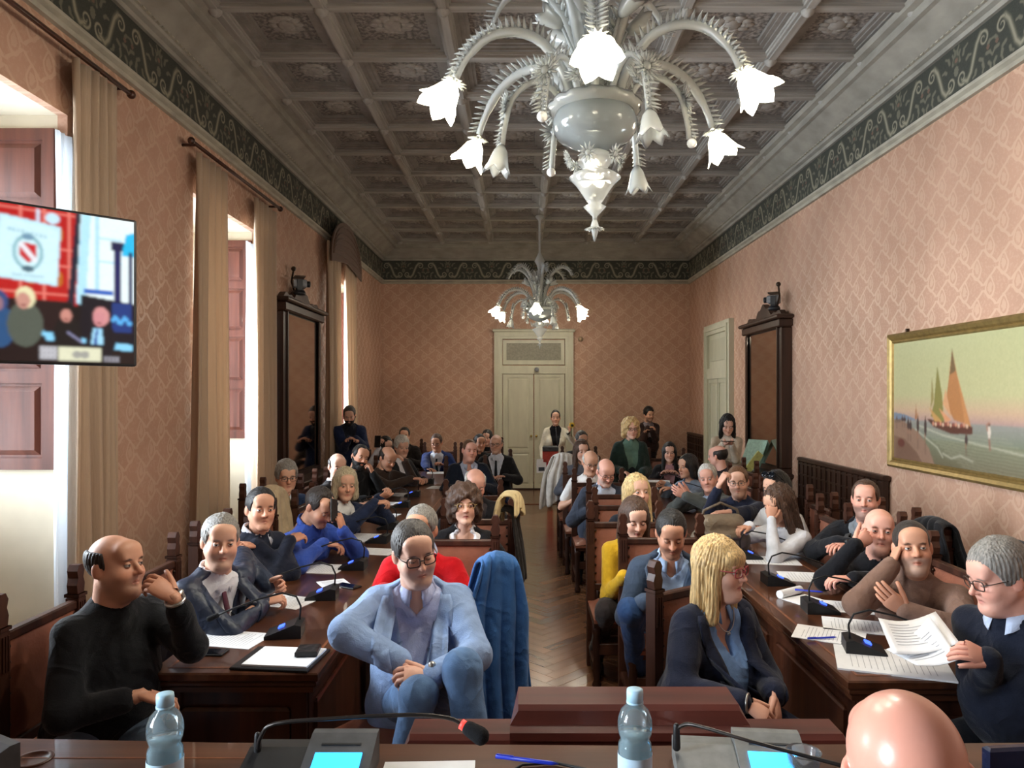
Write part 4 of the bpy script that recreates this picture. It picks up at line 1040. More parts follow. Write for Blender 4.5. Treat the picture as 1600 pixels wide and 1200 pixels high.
# ------------------------------------------------------------------ chandeliers
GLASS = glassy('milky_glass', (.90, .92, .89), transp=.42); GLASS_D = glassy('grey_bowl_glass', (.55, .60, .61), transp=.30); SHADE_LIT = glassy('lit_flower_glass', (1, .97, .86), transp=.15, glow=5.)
BULB = emit('bulb_lit', (1, .92, .70), 30); BULB_OFF = pm('bulb_off', '#f2f2ee', rough=.2, var=.02)
def crom(g, n=4):
    q_ = [Vector(x) for x in g]; k = len(q_); pp = []
    for i in range(k - 1):
        a, b_, c, d = q_[max(i - 1, 0)], q_[i], q_[i + 1], q_[min(i + 2, k - 1)]
        for t in [j / n for j in range(n)]: pp.append(.5 * ((2 * b_) + (c - a) * t + (2 * a - 5 * b_ + 4 * c - d) * t * t + (3 * b_ - a - 3 * c + d) * t ** 3))
    return pp + [q_[-1]]
def sprig(m, path, rad, teeth=12, ln=.035):
    """a curved glass arm with a fringe of leaf teeth on both sides"""
    m.tube(path, rad, 8); k = len(path)
    for t in range(teeth):
        f = (t + 1) / (teeth + 1) * (k - 1); i = int(f); p = Vector(path[i]).lerp(Vector(path[min(i + 1, k - 1)]), f - i); d = (Vector(path[min(i + 1, k - 1)]) - Vector(path[i])).normalized()
        s = d.cross(Vector((0, 0, 1))); s = s.normalized() if s.length > 1e-4 else Vector((1, 0, 0)); u = s.cross(d).normalized(); rr = rad[min(i, k - 1)] if hasattr(rad, '__len__') else rad
        for sg in (-1, 1): m.tube([p + s * sg * rr * .4 + u * rr * .6, p + s * sg * (rr + ln * .6) + u * (rr + ln * .55) + d * ln * .5], [rr * .55, .0015], 5)
def rosette(m, c, nrm, r, n=16):
    c, nrm = Vector(c), Vector(nrm).normalized(); a = nrm.orthogonal().normalized(); b_ = nrm.cross(a); m.sphere(c, r * .3, 8, 5)
    for ring, (rr, up, k) in enumerate(((r, .15, n), (r * .68, .45, n - 4))):
        for i in range(k):
            t = 2 * PI * i / k + ring * .2; d = a * math.cos(t) + b_ * math.sin(t); m.tube([c + d * r * .2, c + d * rr * .7 + nrm * rr * up * .5, c + d * rr + nrm * rr * up], [r * .10, r * .085, r * .015], 5)
def lily(m, c, ax, r, ln, n=6):
    """flower shade: a cup of pointed petals opening along ax"""
    c, ax = Vector(c), Vector(ax).normalized(); a = ax.orthogonal().normalized(); b_ = ax.cross(a); vs, fs = [], []; N = n * 4
    rows = [(0, .25, 0), (.25, .62, 0), (.55, .80, .0), (.8, .95, .10), (1., 1.15, .28)]
    for (t, q, sc) in rows:
        for j in range(N):
            th = 2 * PI * j / N; pk = .5 + .5 * math.cos(n * th); rr = r * (q + sc * (pk - .3)); L = ln * (t + sc * .9 * (pk - .5)); vs.append(c + ax * L + (a * math.cos(th) + b_ * math.sin(th)) * rr)
    for i in range(len(rows) - 1):
        for j in range(N): p = i * N + j; q = i * N + (j + 1) % N; fs.append((p, q, q + N, p + N))
    m.add(vs, fs)
def chandelier(loc, label, stemtop, rot=0):
    r = empty('chandelier', loc, math.radians(rot), label, 'chandelier')
    st = MB().lathe([(.012, stemtop - .02), (.055, stemtop - .03), (.075, stemtop - .06), (.02, stemtop - .12), (.018, 1.0), (.06, .92), (.085, .86), (.05, .80), (.03, .72), (.055, .62), (.09, .55), (.06, .46), (.035, .38), (.045, .22), (.09, .12), (.05, .06), (.05, .0)], 16)
    st.build('stem', GLASS, r, True)
    fl = lambda a, z: .035 * math.sin(14 * a)
    MB().lathe([(.05, .09), (.13, .09), (.19, .075), (.205, .03), (.198, -.015), (.165, -.055), (.10, -.085), (.05, -.10)], 28).build('bowl', GLASS_D, r, True)
    MB().lathe([(.18, .11), (.215, .125), (.225, .10), (.20, .075)], 40, wob=fl).build('bowl_rim', GLASS, r, True)
    MB().lathe([(.04, -.10), (.075, -.12), (.085, -.16), (.06, -.19), (.055, -.20), (.10, -.215), (.125, -.235), (.09, -.27), (.07, -.30), (.04, -.345), (.03, -.36), (.055, -.375), (.03, -.40), (.012, -.42), (.012, -.435)], 28, wob=fl).build('drop_tiers', GLASS, r, True)
    fi = MB(); rosette(fi, (0, 0, -.475), (0, 0, -1), .05, 14); fi.tube([(0, 0, -.43), (0, 0, -.47), (0, 0, -.54)], [.01, .022, .004], 8); fi.build('finial', GLASS, r, True)
    for k in range(6):
        a = math.radians(25 + 60 * k); c, s = math.cos(a), math.sin(a); q = lambda R, z: (R * c, R * s, z)
        path = [q(.12, .10), q(.17, .24), q(.28, .36), (q(.42, .385)), q(.56, .33), q(.66, .22), q(.71, .12)]
        path = crom(path, 3)
        m = MB(); sprig(m, path, [.024] * 15 + [.018] * 4, 30, .045); m.build('arm', GLASS, r, True)
        cup = MB(); rosette(cup, q(.715, .10), (c * .3, s * .3, -1), .06, 12); cup.build('bobeche', GLASS, r, True)
        sh = MB(); ax = (c * .55, s * .55, -.8); lily(sh, q(.72, .09), ax, .078, .13); so = sh.build('flower_shade', SHADE_LIT, r, True); md = so.modifiers.new('s', 'SOLIDIFY'); md.thickness = .004
        bp = Vector(q(.72, .09)) + Vector(ax).normalized() * .062
        b_ = MB(); b_.sphere(bp, (.030, .030, .036), 12, 8); b_.build('bulb', BULB, r, True)
        li = D.lights.new('bulb_light', 'POINT'); li.energy = BULB_W; li.color = (1, .93, .80); li.shadow_soft_size = .05; lo = D.objects.new('bulb_light', li); COL.objects.link(lo); lo.parent = r; lo.location = bp + Vector(ax).normalized() * .075
        # shorter leaf arm between, ending in a hanging unlit lily or a globe
        a = math.radians(55 + 60 * k); c, s = math.cos(a), math.sin(a); path = [q(.13, .08), q(.2, .20), q(.30, .24), q(.40, .16), q(.44, .02), q(.45, -.06)]
        path = crom(path, 3)
        m = MB(); sprig(m, path, .016, 22, .038); m.build('leaf_arm', GLASS, r, True)
        m = MB()
        if k % 2 == 0: lily(m, q(.45, -.06), (c * .2, s * .2, -1), .055, .13); o = m.build('hanging_lily', GLASS, r, True); md = o.modifiers.new('s', 'SOLIDIFY'); md.thickness = .004
        else: m.sphere(q(.46, -.08), .024, 10, 7); m.build('globe', BULB_OFF, r, True)
        m = MB(); rosette(m, q(.43, .13), (c, s, .2), .08); m.build('rosette', GLASS, r, True)
        # tall upper fronds
        a = math.radians(40 + 60 * k); c, s = math.cos(a), math.sin(a); path = [q(.06, .15), q(.10, .40), q(.19, .62), q(.34, .74), q(.47, .70), q(.53, .60)]
        path = crom(path, 3)
        m = MB(); sprig(m, path, [.03] * 5 + [.027, .025, .024, .023, .022, .02, .018, .016, .013, .010, .006], 26, .05); m.build('frond', GLASS, r, True)
        a = math.radians(10 + 60 * k); c, s = math.cos(a), math.sin(a); m = MB(); lily(m, q(.16, .48), (c * .9, s * .9, .55), .05, .12); m.tube([q(.05, .12), q(.09, .32), q(.16, .48)], .009, 6); o = m.build('upper_lily', GLASS, r, True); md = o.modifiers.new('s', 'SOLIDIFY'); md.thickness = .004
        m = MB(); rosette(m, q(.27, .16), (c * .8, s * .8, .5), .075); m.build('rosette', GLASS, r, True)
        m = MB(); rosette(m, q(.13, -.15), (c * .9, s * .9, -.3), .05, 12); m.build('rosette', GLASS, r, True)
    return r
ch1 = chandelier((.35, 3.55, 3.13), 'large milky glass chandelier with lit flower shades nearest the camera', ZC - 3.13)
ch2 = copy_tree(ch1); ch2.location = (.28, 11.8, 3.13); ch2['label'] = 'smaller looking glass chandelier hanging far off before the back door'
for o in ch2.children:
    if o.type == 'LIGHT': o.data = o.data.copy(); o.data.energy = BULB_W * .48

# ------------------------------------------------------------------ chairs
LEATHER = pm('brown_leather', '#8c5743', rough=.42, var=.1, scale=(10, 10, 10), bump=.12, bscale=70, coat=.1); STUD = pm('stud_metal', '#3c2a20', rough=.35, metal=.8); CHW = wood('chair_wood', '#48281a', '#27130b', 2, rough=.48, coat=0)
def make_chair():
    r = empty('high_back_chair'); hw_, d0, d1_ = .235, -.23, .22
    for s in (-1, 1):
        x = s * hw_; p = MB().box((x - .026, d1_ - .028, 0), (x + .026, d1_ + .028, .99), bev=.006); po = p.build('post', CHW, r)
        f = MB()
        for k in range(3): f.box((x - .030, d1_ - .032, 0.99 + k * .0), (x + .030, d1_ + .032, 1.003))
        f.prism([(x - .022, 1.003), (x + .022, 1.003), (x + .028, 1.04), (x + .018, 1.07), (x + .026, 1.10), (x + .012, 1.125), (x - .012, 1.125), (x - .026, 1.10), (x - .018, 1.07), (x - .028, 1.04)], d1_ - .022, d1_ + .022, (0, 2, 1))
        f.build('finial', CHW, po)
        fl_ = MB()
        for k in (-1, 0, 1): fl_.box((x + k * .014 - .004, d1_ - .034, .84), (x + k * .014 + .004, d1_ - .026, .97))
        fl_.build('fluting', CHW, po)
        MB().lathe([(.022, 0), (.03, .03), (.018, .06), (.028, .12), (.02, .2), (.028, .28), (.022, .34), (.03, .36), (.03, .42)], 10, (x, d0 + .03, 0)).build('leg', CHW, r, True)
        MB().box((x - .018, d0 + .03, .13), (x + .018, d1_, .17), bev=.004).build('stretcher', CHW, r)
        MB().box((x - .02, d0, .39), (x + .02, d1_, .44), bev=.004).build('seat_rail', CHW, r)
    MB().box((-hw_, d0 + .01, .22), (hw_, d0 + .04, .29), bev=.004).build('front_stretcher', CHW, r)
    MB().box((-hw_, d0, .39), (hw_, d0 + .035, .44), bev=.004).build('front_rail', CHW, r)
    st = MB(); n = 8; vs, fs = [], []
    for j in range(n + 1):
        for i in range(n + 1):
            u, v = i / n, j / n; vs.append((-.255 + .51 * u, d0 - .02 + .44 * v, .44 + .055 * (min(1, 6 * u * (1 - u) + .15)) * min(1, 6 * v * (1 - v) + .15) ** .6))
    for j in range(n):
        for i in range(n): a = j * (n + 1) + i; fs.append((a, a + 1, a + n + 2, a + n + 1))
    st.add(vs, fs); st.box((-.255, d0 - .02, .425), (.255, d0 + .42, .448)); st.build('seat', LEATHER, r, 'auto')
    bk = MB(); vs, fs = [], []; n = 8
    for sd in (-1, 1):
        b0 = len(vs)
        for j in range(n + 1):
            for i in range(n + 1):
                u, v = i / n, j / n; vs.append((-.215 + .43 * u, d1_ + sd * (.008 + .016 * min(1, 8 * u * (1 - u)) * min(1, 8 * v * (1 - v))), .56 + .38 * v))
        for j in range(n):
            for i in range(n): a = b0 + j * (n + 1) + i; fs.append((a, a + 1, a + n + 2, a + n + 1))
    bk.add(vs, fs); bk.box((-.215, d1_ - .01, .56), (.215, d1_ + .01, .94)); bk.build('backrest', LEATHER, r, 'auto')
    sd_ = MB()
    for k in range(7):
        for s in (-1, 1):
            for yy in (-1, 1): sd_.sphere((s * .203, d1_ + yy * .017, .575 + k * .058), .009, 7, 4)
    so = sd_.build('studs', STUD, r, True); so['kind'] = 'stuff'
    MB().box((-hw_, d1_ - .02, .94), (hw_, d1_ + .02, .978), bev=.006).build('top_rail', CHW, r); MB().box((-hw_, d1_ - .018, .515), (hw_, d1_ + .018, .56), bev=.005).build('lower_rail', CHW, r)
    MB().box((-hw_, d1_ - .015, .16), (hw_, d1_ + .015, .20), bev=.004).build('rear_stretcher', CHW, r)
    return r
CH0 = make_chair(); CH_USED = []
def chair(x, y, yaw, label, group='high backed leather chairs'):
    """yaw 0 faces the camera, 90 faces the right wall; x, y is the seat centre"""
    o = CH0 if not CH_USED else copy_tree(CH0); CH_USED.append(o); o.location = (x, y, 0); o.rotation_euler = (0, 0, math.radians(yaw)); tag(o, label, 'chair', group); return o

# ------------------------------------------------------------------ long council tables
TT = .76
def long_table(x0, x1, y0, y1, label, inner):
    r = empty('council_table', ((x0 + x1) / 2, (y0 + y1) / 2, 0), 0, label, 'table'); rel = r.location
    b = lambda m, n_, mt, par=r: m.build(n_, mt, par, False, rel if par is r else None)
    b(MB().box((x0, y0, TT - .035), (x1, y1, TT), bev=.006), 'tabletop', WALNUT_Y)
    b(MB().box((x0 + .008, y0 + .008, TT - .06), (x1 - .008, y1 - .008, TT - .035), bev=.008).box((x0 + .025, y0 + .025, TT - .085), (x1 - .025, y1 - .025, TT - .06)), 'edge_moulding', WALNUT_X)
    e = .055; il = MB()
    for (a, c) in (((x0 + e, y0 + e), (x0 + e + .012, y1 - e)), ((x1 - e - .012, y0 + e), (x1 - e, y1 - e)), ((x0 + e + .012, y0 + e), (x1 - e - .012, y0 + e + .012))): il.box((a[0], a[1], TT), (c[0], c[1], TT + .0015))
    b(il, 'inlay_border', pm('inlay', '#7a4a30', rough=.3))
    xi = x1 - .05 if inner > 0 else x0 + .05
    b(MB().box((min(xi, xi - inner * .03), y0 + .055, .03), (max(xi, xi - inner * .03), y1 - .055, TT - .085)), 'modesty_panel', WALNUT)
    for ya in (y0 + .055, y1 - .09): b(MB().box((x0 + .055, ya, .03), (x1 - .055, ya + .035, TT - .085)), 'end_board', WALNUT)
    for q in range(1, 4): ya = y0 + (y1 - y0) * q / 4; b(MB().box((min(xi, xi - inner * .22), ya, .0), (max(xi, xi - inner * .22), ya + .04, TT - .085)), 'support', WALNUT)
    b(MB().box((x0 + .035, y0 + .035, 0), (x1 - .035, y0 + .10, .09), bev=.01).box((min(xi + inner * .015, xi - inner * .05), y0 + .10, 0), (max(xi + inner * .015, xi - inner * .05), y1 - .04, .09)), 'plinth', WALNUT_Y)
    # end panel and side panels with raised fields
    def field(lo, hi, nm='panel'): b(MB().box(lo, hi, bev=.012), nm, WALNUT)
    xm = (x0 + x1) / 2
    field((x0 + .12, y0 + .03, .15), (x1 - .12, y0 + .052, TT - .15))
    for xa in (x0 + .055, x1 - .115): b(MB().box((xa, y0 + .035, .09), (xa + .06, y0 + .055, TT - .085), bev=.005), 'stile', WALNUT)
    k = 0; L = .92
    while y0 + .1 + (k + 1) * L < y1:
        ya = y0 + .12 + k * L
        for xs, sg in ((xi, inner),): field((min(xs, xs + sg * .016), ya, .16), (max(xs, xs + sg * .016), ya + L - .14, TT - .15))
        k += 1
    return r
TLX = (-1.47, -.80); TRX = (1.24, 1.86)
long_table(*TLX, 2.88, 10.5, 'long walnut table running down the left side by the windows', 1)
long_table(*TRX, 2.80, 10.5, 'long walnut table running down the right side below the painting', -1)

# ------------------------------------------------------------------ presiding bench in the foreground
DZ = 1.03
struct('floor_dais', MB().box((LEFT + .03, FRONT, 0), (RIGHT - .03, 1.60, .35)), FLOORM)
r = empty('presiding_bench', (.2, 1.2, 0), 0, 'dark polished presiding bench in the foreground with raised centre crest', 'desk'); rel = (.2, 1.2, 0)
REDW = wood('mahogany', '#5c2b23', '#3a1812', 0, rough=.3, coat=.3)
edge = [(-2.3, 1.32), (-2.3, 1.80), (-1.4, 1.765), (-.7, 1.735), (.3, 1.72), (1.2, 1.735), (2.6, 1.78), (2.6, 1.32), (.2, 1.29)]
MB().prism(edge, DZ - .04, DZ, (0, 1, 2)).build('desktop', WALNUT_X, r, False, rel)
MB().prism([(-2.25, 1.62), (-2.25, 1.74), (-.7, 1.68), (1.2, 1.68), (2.55, 1.72), (2.55, 1.62)], 0, DZ - .04, (0, 1, 2)).build('front_panel', WALNUT_X, r, False, rel)
def crest(x0, x1, z, y0, y1, nm):
    m = MB(); pr = [(y0, DZ - .12), (y0, z - .075), (y0 - .012, z - .07), (y0 - .012, z - .05), (y0 + .008, z - .04), (y0 + .02, z - .01), (y0 + .035, z), (y1, z), (y1, DZ - .12)]
    vs = []; n_ = len(pr)
    for x, sg in ((x0, 1), (x1, -1)):
        for (y, zz) in pr: e = .02 if zz > z - .02 else 0; vs.append((x + sg * e, y, zz))
    m.add(vs, [tuple(range(n_ - 1, -1, -1)), tuple(range(n_, 2 * n_))] + [(i, (i + 1) % n_, (i + 1) % n_ + n_, i + n_) for i in range(n_)])
    m.build(nm, REDW, r, False, rel)
crest(-.30, .82, 1.005, 1.80, 1.92, 'crest_base'); crest(-.03, .555, 1.085, 1.785, 1.93, 'crest_centre')
for x in (.1, .5, -1.2, -2.):   # turned inlay lines on the writing surface
    pass
MB().box((-1.35, 1.50, DZ), (-.35, 1.505, DZ + .001)).box((-1.35, 1.66, DZ), (-.35, 1.664, DZ + .001)).build('inlay_line', pm('inlay', '#7a4a30'), r, False, rel)

# ------------------------------------------------------------------ pier mirrors
MIRROR, nt, b = newmat('old_mirror'); setp(b, Metallic=1, Roughness=.06); b.inputs['Base Color'].default_value = (.46, .38, .33, 1)
def pier_mirror(loc, rz, wd, ztop, label):
    """local: back on the wall at y=0, faces -Y, dark carved frame on a console"""
    r = empty('pier_mirror', loc, rz, label, 'mirror'); h = wd / 2; fw = .13; z0 = .95; t = .13
    for s in (-1, 1): MB().box((min(s * h, s * (h - fw)), -t, z0), (max(s * h, s * (h - fw)), 0, ztop - .2), bev=.012).box((min(s * (h - fw + .03), s * (h - fw)), -t - .02, z0), (max(s * (h - fw + .03), s * (h - fw)), -.05, ztop - .2)).build('frame_stile', CARVED, r)
    MB().box((-h + fw, -t + .03, z0), (h - fw, -.01, ztop - .2)).build('backing', CARVED, r)
    MB().box((-h + fw, -t + .012, z0 + .02), (h - fw, -t + .028, ztop - .22)).build('looking_glass', MIRROR, r)
    MB().box((-h - .03, -t - .04, ztop - .2), (h + .03, 0, ztop - .10), bev=.015).box((-h - .07, -t - .08, ztop - .10), (h + .07, 0, ztop - .05), bev=.015).build('entablature', CARVED, r)
    c = []
    for i in range(41):
        u = -1 + i / 20; z = .03 + .17 * math.exp(-(u / .35) ** 2) + .05 * math.exp(-((abs(u) - .75) / .14) ** 2) + .02 * math.cos(u * 22); c.append((u * h * .98, ztop - .06 + z))
    MB().prism([(-h * .98, ztop - .06)] + c + [(h * .98, ztop - .06)], -.12, -.05, (0, 2, 1)).build('carved_crest', CARVED, r)
    co = MB().box((-h - .06, -.36, .84), (h + .06, 0, .89), bev=.01); co.build('console_top', CARVED, r)
    MB().box((-h, -.32, .72), (h, -.02, .84)).build('console_frieze', CARVED, r); MB().box((-h, -t, .89), (h, 0, .95)).build('plinth_rail', CARVED, r)
    for s in (-1, 1): MB().lathe([(.05, 0), (.06, .05), (.03, .1), (.045, .3), (.03, .5), (.055, .66), (.055, .72)], 10, (s * (h - .07), -.27, 0)).build('console_leg', CARVED, r, True)
    MB().box((-h, -.32, .05), (h, -.02, .10)).build('foot_shelf', CARVED, r)
    return r
pier_mirror((LEFT + .0, 8.82, 0), PI / 2, 1.50, 2.98, 'tall dark wood pier mirror on the left wall between curtains')
pier_mirror((RIGHT, 9.67, 0), -PI / 2, 1.46, 2.88, 'tall dark wood pier mirror on the right wall beside the door')
DEV = pm('dark_device', '#26272a', rough=.4); DEVL = pm('device_grey', '#8a8d90', rough=.4); BRONZE = pm('bronze', '#3b2c20', rough=.4, metal=.6)
def tracking_camera(loc, rz, label):
    r = empty('tracking_camera', loc, rz, label, 'camera'); MB().lathe([(.07, 0), (.075, .02), (.06, .05), (.03, .06)], 14).build('base', DEV, r, True)
    y = MB().box((-.085, -.03, .05), (-.065, .03, .17)).box((.065, -.03, .05), (.085, .03, .17)).box((-.085, -.03, .045), (.085, .03, .06)); y.build('yoke', DEV, r)
    MB().box((-.06, -.08, .08), (.06, .07, .18), bev=.015).build('housing', DEVL, r); MB().lathe([(.0, 0), (.035, 0), (.038, .04), (.03, .05), (.025, .035), (0, .035)], 14).xform(Matrix.Translation((0, -.075, .13)) @ Matrix.Rotation(PI / 2, 4, 'X')).build('lens', DEV, r, True)
    m = MB().box((-.10, -.06, .2), (.10, .06, .215)).tube([(.06, .05, .05), (.09, .08, .16), (.05, .06, .3)], .012, 6).sphere((.05, .06, .31), .03); m.build('bracket', BRONZE, r)
    return r
tracking_camera((RIGHT - .16, 9.12, 2.90), -PI / 2 - .5, 'grey tracking camera on top of the right pier mirror')
tracking_camera((LEFT + .14, 8.62, 3.02), PI / 2 + .4, 'dark tracking camera on top of the left pier mirror')
m = MB().lathe([(.045, 0), (.045, .03), (.03, .05), (0, .055)], 14).xform(Matrix.Translation((.28, BACK - .13, 2.34)) @ Matrix.Rotation(PI / 2, 4, 'X')); thing1('security_camera', m, DEVL, 'small round security camera above the back door leaves', 'camera', smooth=True)
m = MB().lathe([(.05, 0), (.05, .02), (.02, .035), (0, .035)], 14).xform(Matrix.Translation((1.14, BACK, 2.94)) @ Matrix.Rotation(PI / 2, 4, 'X')); thing1('alarm_sounder', m, pm('alarm_beige', '#a08a70'), 'small round beige wall fitting right of the back door', 'wall fitting', smooth=True)

# ------------------------------------------------------------------ wall benches on the right
def wall_bench(y0, y1, label):
    r = empty('wall_bench', (RIGHT, (y0 + y1) / 2, 0), -PI / 2, label, 'bench'); h = (y1 - y0) / 2
    MB().box((-h, -.06, .42), (h, -.02, 1.12)).build('backboard', CARVED, r); MB().box((-h - .02, -.08, 1.08), (h + .02, -.01, 1.13), bev=.012).build('top_rail', CARVED, r)
    n_ = int(2 * h / .12); lt = MB()
    for i in range(n_ + 1): x = -h + i * 2 * h / n_; MB().box((x - .012, -.075, .52), (x + .012, -.058, 1.08)).build('slat', CARVED, r)
    for j in range(5): z = .55 + j * .125; MB().box((-h, -.072, z), (h, -.059, z + .02)).build('cross_slat', CARVED, r)
    MB().box((-h, -.45, .42), (h, -.02, .47), bev=.01).build('seat', CARVED, r)
    for s in (-1, 1): MB().box((s * h - .03, -.44, 0), (s * h + .03, -.02, .42)).box((s * h - .03, -.40, .47), (s * h + .03, -.05, .66)).build('end', CARVED, r)
    return r
wall_bench(6.55, 8.55, 'dark lattice backed wall bench left of the painting'); wall_bench(13.05, 14.3, 'dark lattice backed wall bench in the far right corner')

# ------------------------------------------------------------------ painting: boats on a beach
W_, H_ = 2.04, 1.16
r = empty('seascape_painting', (RIGHT, 5.50, 1.80), -PI / 2, 'large gilt framed painting of sailing boats on a beach', 'painting')
R2 = Raster(300, 176, (.72, .72, .55)); R2.grad(0, .45, (.66, .66, .49), (.70, .68, .51)); R2.grad(.45, .58, (.70, .68, .51), (.74, .62, .51)); R2.grad(.58, .66, (.74, .62, .51), (.66, .54, .51))
R2.grad(.66, .80, (.55, .54, .51), (.46, .48, .41)); R2.grad(.80, 1., (.46, .47, .38), (.39, .36, .28))
R2.poly([(0, .60), (.10, .615), (.22, .66), (0, .66)], (.45, .50, .56)); R2.poly([(0, .66), (.10, .68), (.22, .76), (.30, .88), (.34, 1), (0, 1)], (.54, .43, .36)); R2.poly([(0, .80), (.10, .82), (.2, .92), (.25, 1), (0, 1)], (.45, .34, .28))
rs = np.random.RandomState(2)
for k in range(12):
    y = .70 + .025 * k; x = .20 + .03 * k; R2.stroke([(x, y), (x + .2, y + .03), (x + .6, y + .05)], .003, (.64, .62, .53), 1.75, .5)
for P_ in ([(.19, .73), (.28, .80), (.36, .86), (.40, .93)], [(.40, .90), (.46, .93), (.52, .90), (.6, .93)], [(.22, .70), (.4, .76), (.62, .80), (1, .86)]): R2.stroke(P_, .006, (.72, .70, .62), 1.75, .7)
R2.poly([(.28, .64), (.60, .68), (.60, .735), (.46, .745), (.33, .70)], (.35, .22, .18))
SAIL = (.66, .45, .28)
R2.poly([(.465, .10), (.50, .30), (.55, .66), (.48, .64), (.42, .52), (.44, .35)], SAIL); R2.poly([(.465, .10), (.49, .27), (.45, .30)], (.42, .33, .22)); R2.poly([(.50, .30), (.55, .66), (.59, .68), (.56, .55)], (.72, .50, .32)); R2.poly([(.42, .40), (.46, .62), (.40, .52)], (.78, .58, .42))
R2.poly([(.36, .22), (.395, .45), (.41, .66), (.31, .62), (.335, .52)], (.50, .47, .26)); R2.poly([(.32, .30), (.335, .48), (.31, .56)], (.56, .50, .30)); R2.poly([(.30, .55), (.40, .66), (.34, .66)], (.72, .55, .33)); R2.poly([(.37, .55), (.46, .64), (.42, .66)], (.80, .56, .40))
R2.poly([(.195, .52), (.205, .64), (.185, .66)], (.62, .42, .28)); R2.stroke([(.21, .60), (.215, .67)], .006, (.7, .5, .35), 1.75)
R2.poly([(.96, .42), (1, .44), (1, .47)], (.25, .22, .24)); R2.poly([(.975, .44), (1, .36), (1, .43)], (.3, .26, .26))
for k in range(14): R2.ell(.33 + .018 * k, .675 + .004 * math.sin(k * 2.), .008, .016, ((.75, .52, .42), (.80, .66, .56), (.55, .30, .26))[k % 3])
for (x, y, h_) in ((.13, .70, .12), (.15, .71, .11), (.21, .70, .17), (.27, .71, .19), (.03, .67, .06), (.08, .66, .05), (.10, .66, .05), (.56, .78, .1)):
    R2.ell(x, y, .010, h_ * .38, (.28, .22, .21)); R2.ell(x, y - h_ * .42, .005, .012, (.40, .28, .22)); R2.stroke([(x - .003, y + h_ * .3), (x - .004, y + h_ * .62)], .006, (.55, .40, .32), 1.75); R2.stroke([(x, y + h_ * .7), (x, y + h_ * 1.1)], .010, (.40, .31, .27), 1.75, .5)
R2.ell(.70, .71, .009, .05, (.80, .74, .68)); R2.ell(.70, .655, .006, .014, (.35, .22, .18)); R2.stroke([(.69, .70), (.685, .66), (.70, .645)], .006, (.62, .42, .34), 1.75); R2.stroke([(.70, .76), (.705, .83)], .008, (.55, .38, .32), 1.75)
R2.stroke([(.02, .68), (.06, .67)], .014, (.45, .36, .31), 1.75); R2.ell(.07, .86, .03, .035, (.38, .22, .19))
R2.a *= 1 + .22 * (np.random.RandomState(5).rand(176, 300, 1) - .5); R2.soften(2); c = R2.mesh('canvas', W_ - .16, H_ - .16, attr_mat('oil_paint', rough=.35, spec=.4), r); c.location = (0, -.03, 0)
GILT = pm('gilt', '#9c8350', rough=.35, metal=.55, var=.15, scale=(20, 20, 20)); prf = [(0, 0), (0, -.045), (.02, -.06), (.045, -.05), (.06, -.035), (.075, -.045), (.085, -.03), (.085, 0)]
for k in range(4):
    hx, hz = W_ / 2, H_ / 2; vs = []; n_ = len(prf)
    cs = [(-hx, -hz), (hx, -hz), (hx, hz), (-hx, hz)]; A_, B_ = cs[k], cs[(k + 1) % 4]
    for (cx, cz) in (A_, B_):
        for (d, y) in prf: vs.append((cx - math.copysign(d, cx), y, cz - math.copysign(d, cz)))
    MB().add(vs, [(i, (i + 1) % n_, (i + 1) % n_ + n_, i + n_) for i in range(n_)]).build('frame_side', GILT, r)
MB().box((-W_ / 2 + .02, -.025, -H_ / 2 + .02), (W_ / 2 - .02, -.0, H_ / 2 - .02)).build('stretcher_back', CARVED, r)
MB().box((W_ / 2 * -.72 - .01, -.03, H_ / 2), (W_ / 2 * -.72 + .01, -.005, H_ / 2 + .03)).build('hanger', BRONZE, r)

# ------------------------------------------------------------------ television
r = empty('television', (-2.235, 3.02, 2.325), math.radians(45), 'wall television showing the council bench with a white crested banner', 'television')
TWD, TH = 1.21, .685
MB().box((-TWD / 2, 0, -TH / 2), (TWD / 2, .05, TH / 2), bev=.006).build('housing', DEV, r)
R3 = Raster(290, 164, (.05, .03, .04)); R3.X = 1 - (1 - R3.X) / .76
R3.rect(-1, 0, .74, .62, (.74, .10, .10))
for x in (.0, .12, .25, .38, .50, .595, .70): R3.rect(x, 0, x + .008, .62, (.95, .55, .5)); 
for y in (.02, .25, .36, .55): R3.rect(-1, y, .74, y + .012, (.93, .5, .45))
for x in (.06, .185, .31, .55, .66): R3.ell(x, .16, .02, .05, (.75, .45, .12)); R3.ell(x, .45, .02, .05, (.75, .42, .12))
R3.poly([(.42, .07), (.67, .11), (.655, .50), (.40, .47)], (.78, .95, 1.)); R3.poly([(.43, .09), (.66, .13), (.65, .48), (.41, .455)], (.84, .97, 1.))
R3.ell(.535, .30, .062, .115, (.55, .74, .78)); R3.ell(.535, .30, .048, .092, (.84, .97, 1.)); R3.poly([(.503, .235), (.567, .245), (.567, .33), (.536, .37), (.503, .325)], (.80, .12, .16)); R3.stroke([(.508, .25), (.563, .345)], .016, (.95, .95, .98), 1.77)
R3.ell(.535, .20, .025, .022, (.45, .60, .70)); R3.ell(.535, .405, .026, .02, (.3, .42, .48))
for k in range(9): R3.rect(.455 + .018 * k, .150 + .003 * k, .467 + .018 * k, .172 + .003 * k, (.62, .80, .86)); R3.rect(.475 + .014 * k, .44, .484 + .014 * k, .455, (.66, .82, .88))
R3.stroke([(.575, .02), (.575, .09)], .012, (.85, .92, 1), 1.77); R3.ell(.635, .06, .03, .035, (.80, .93, 1))
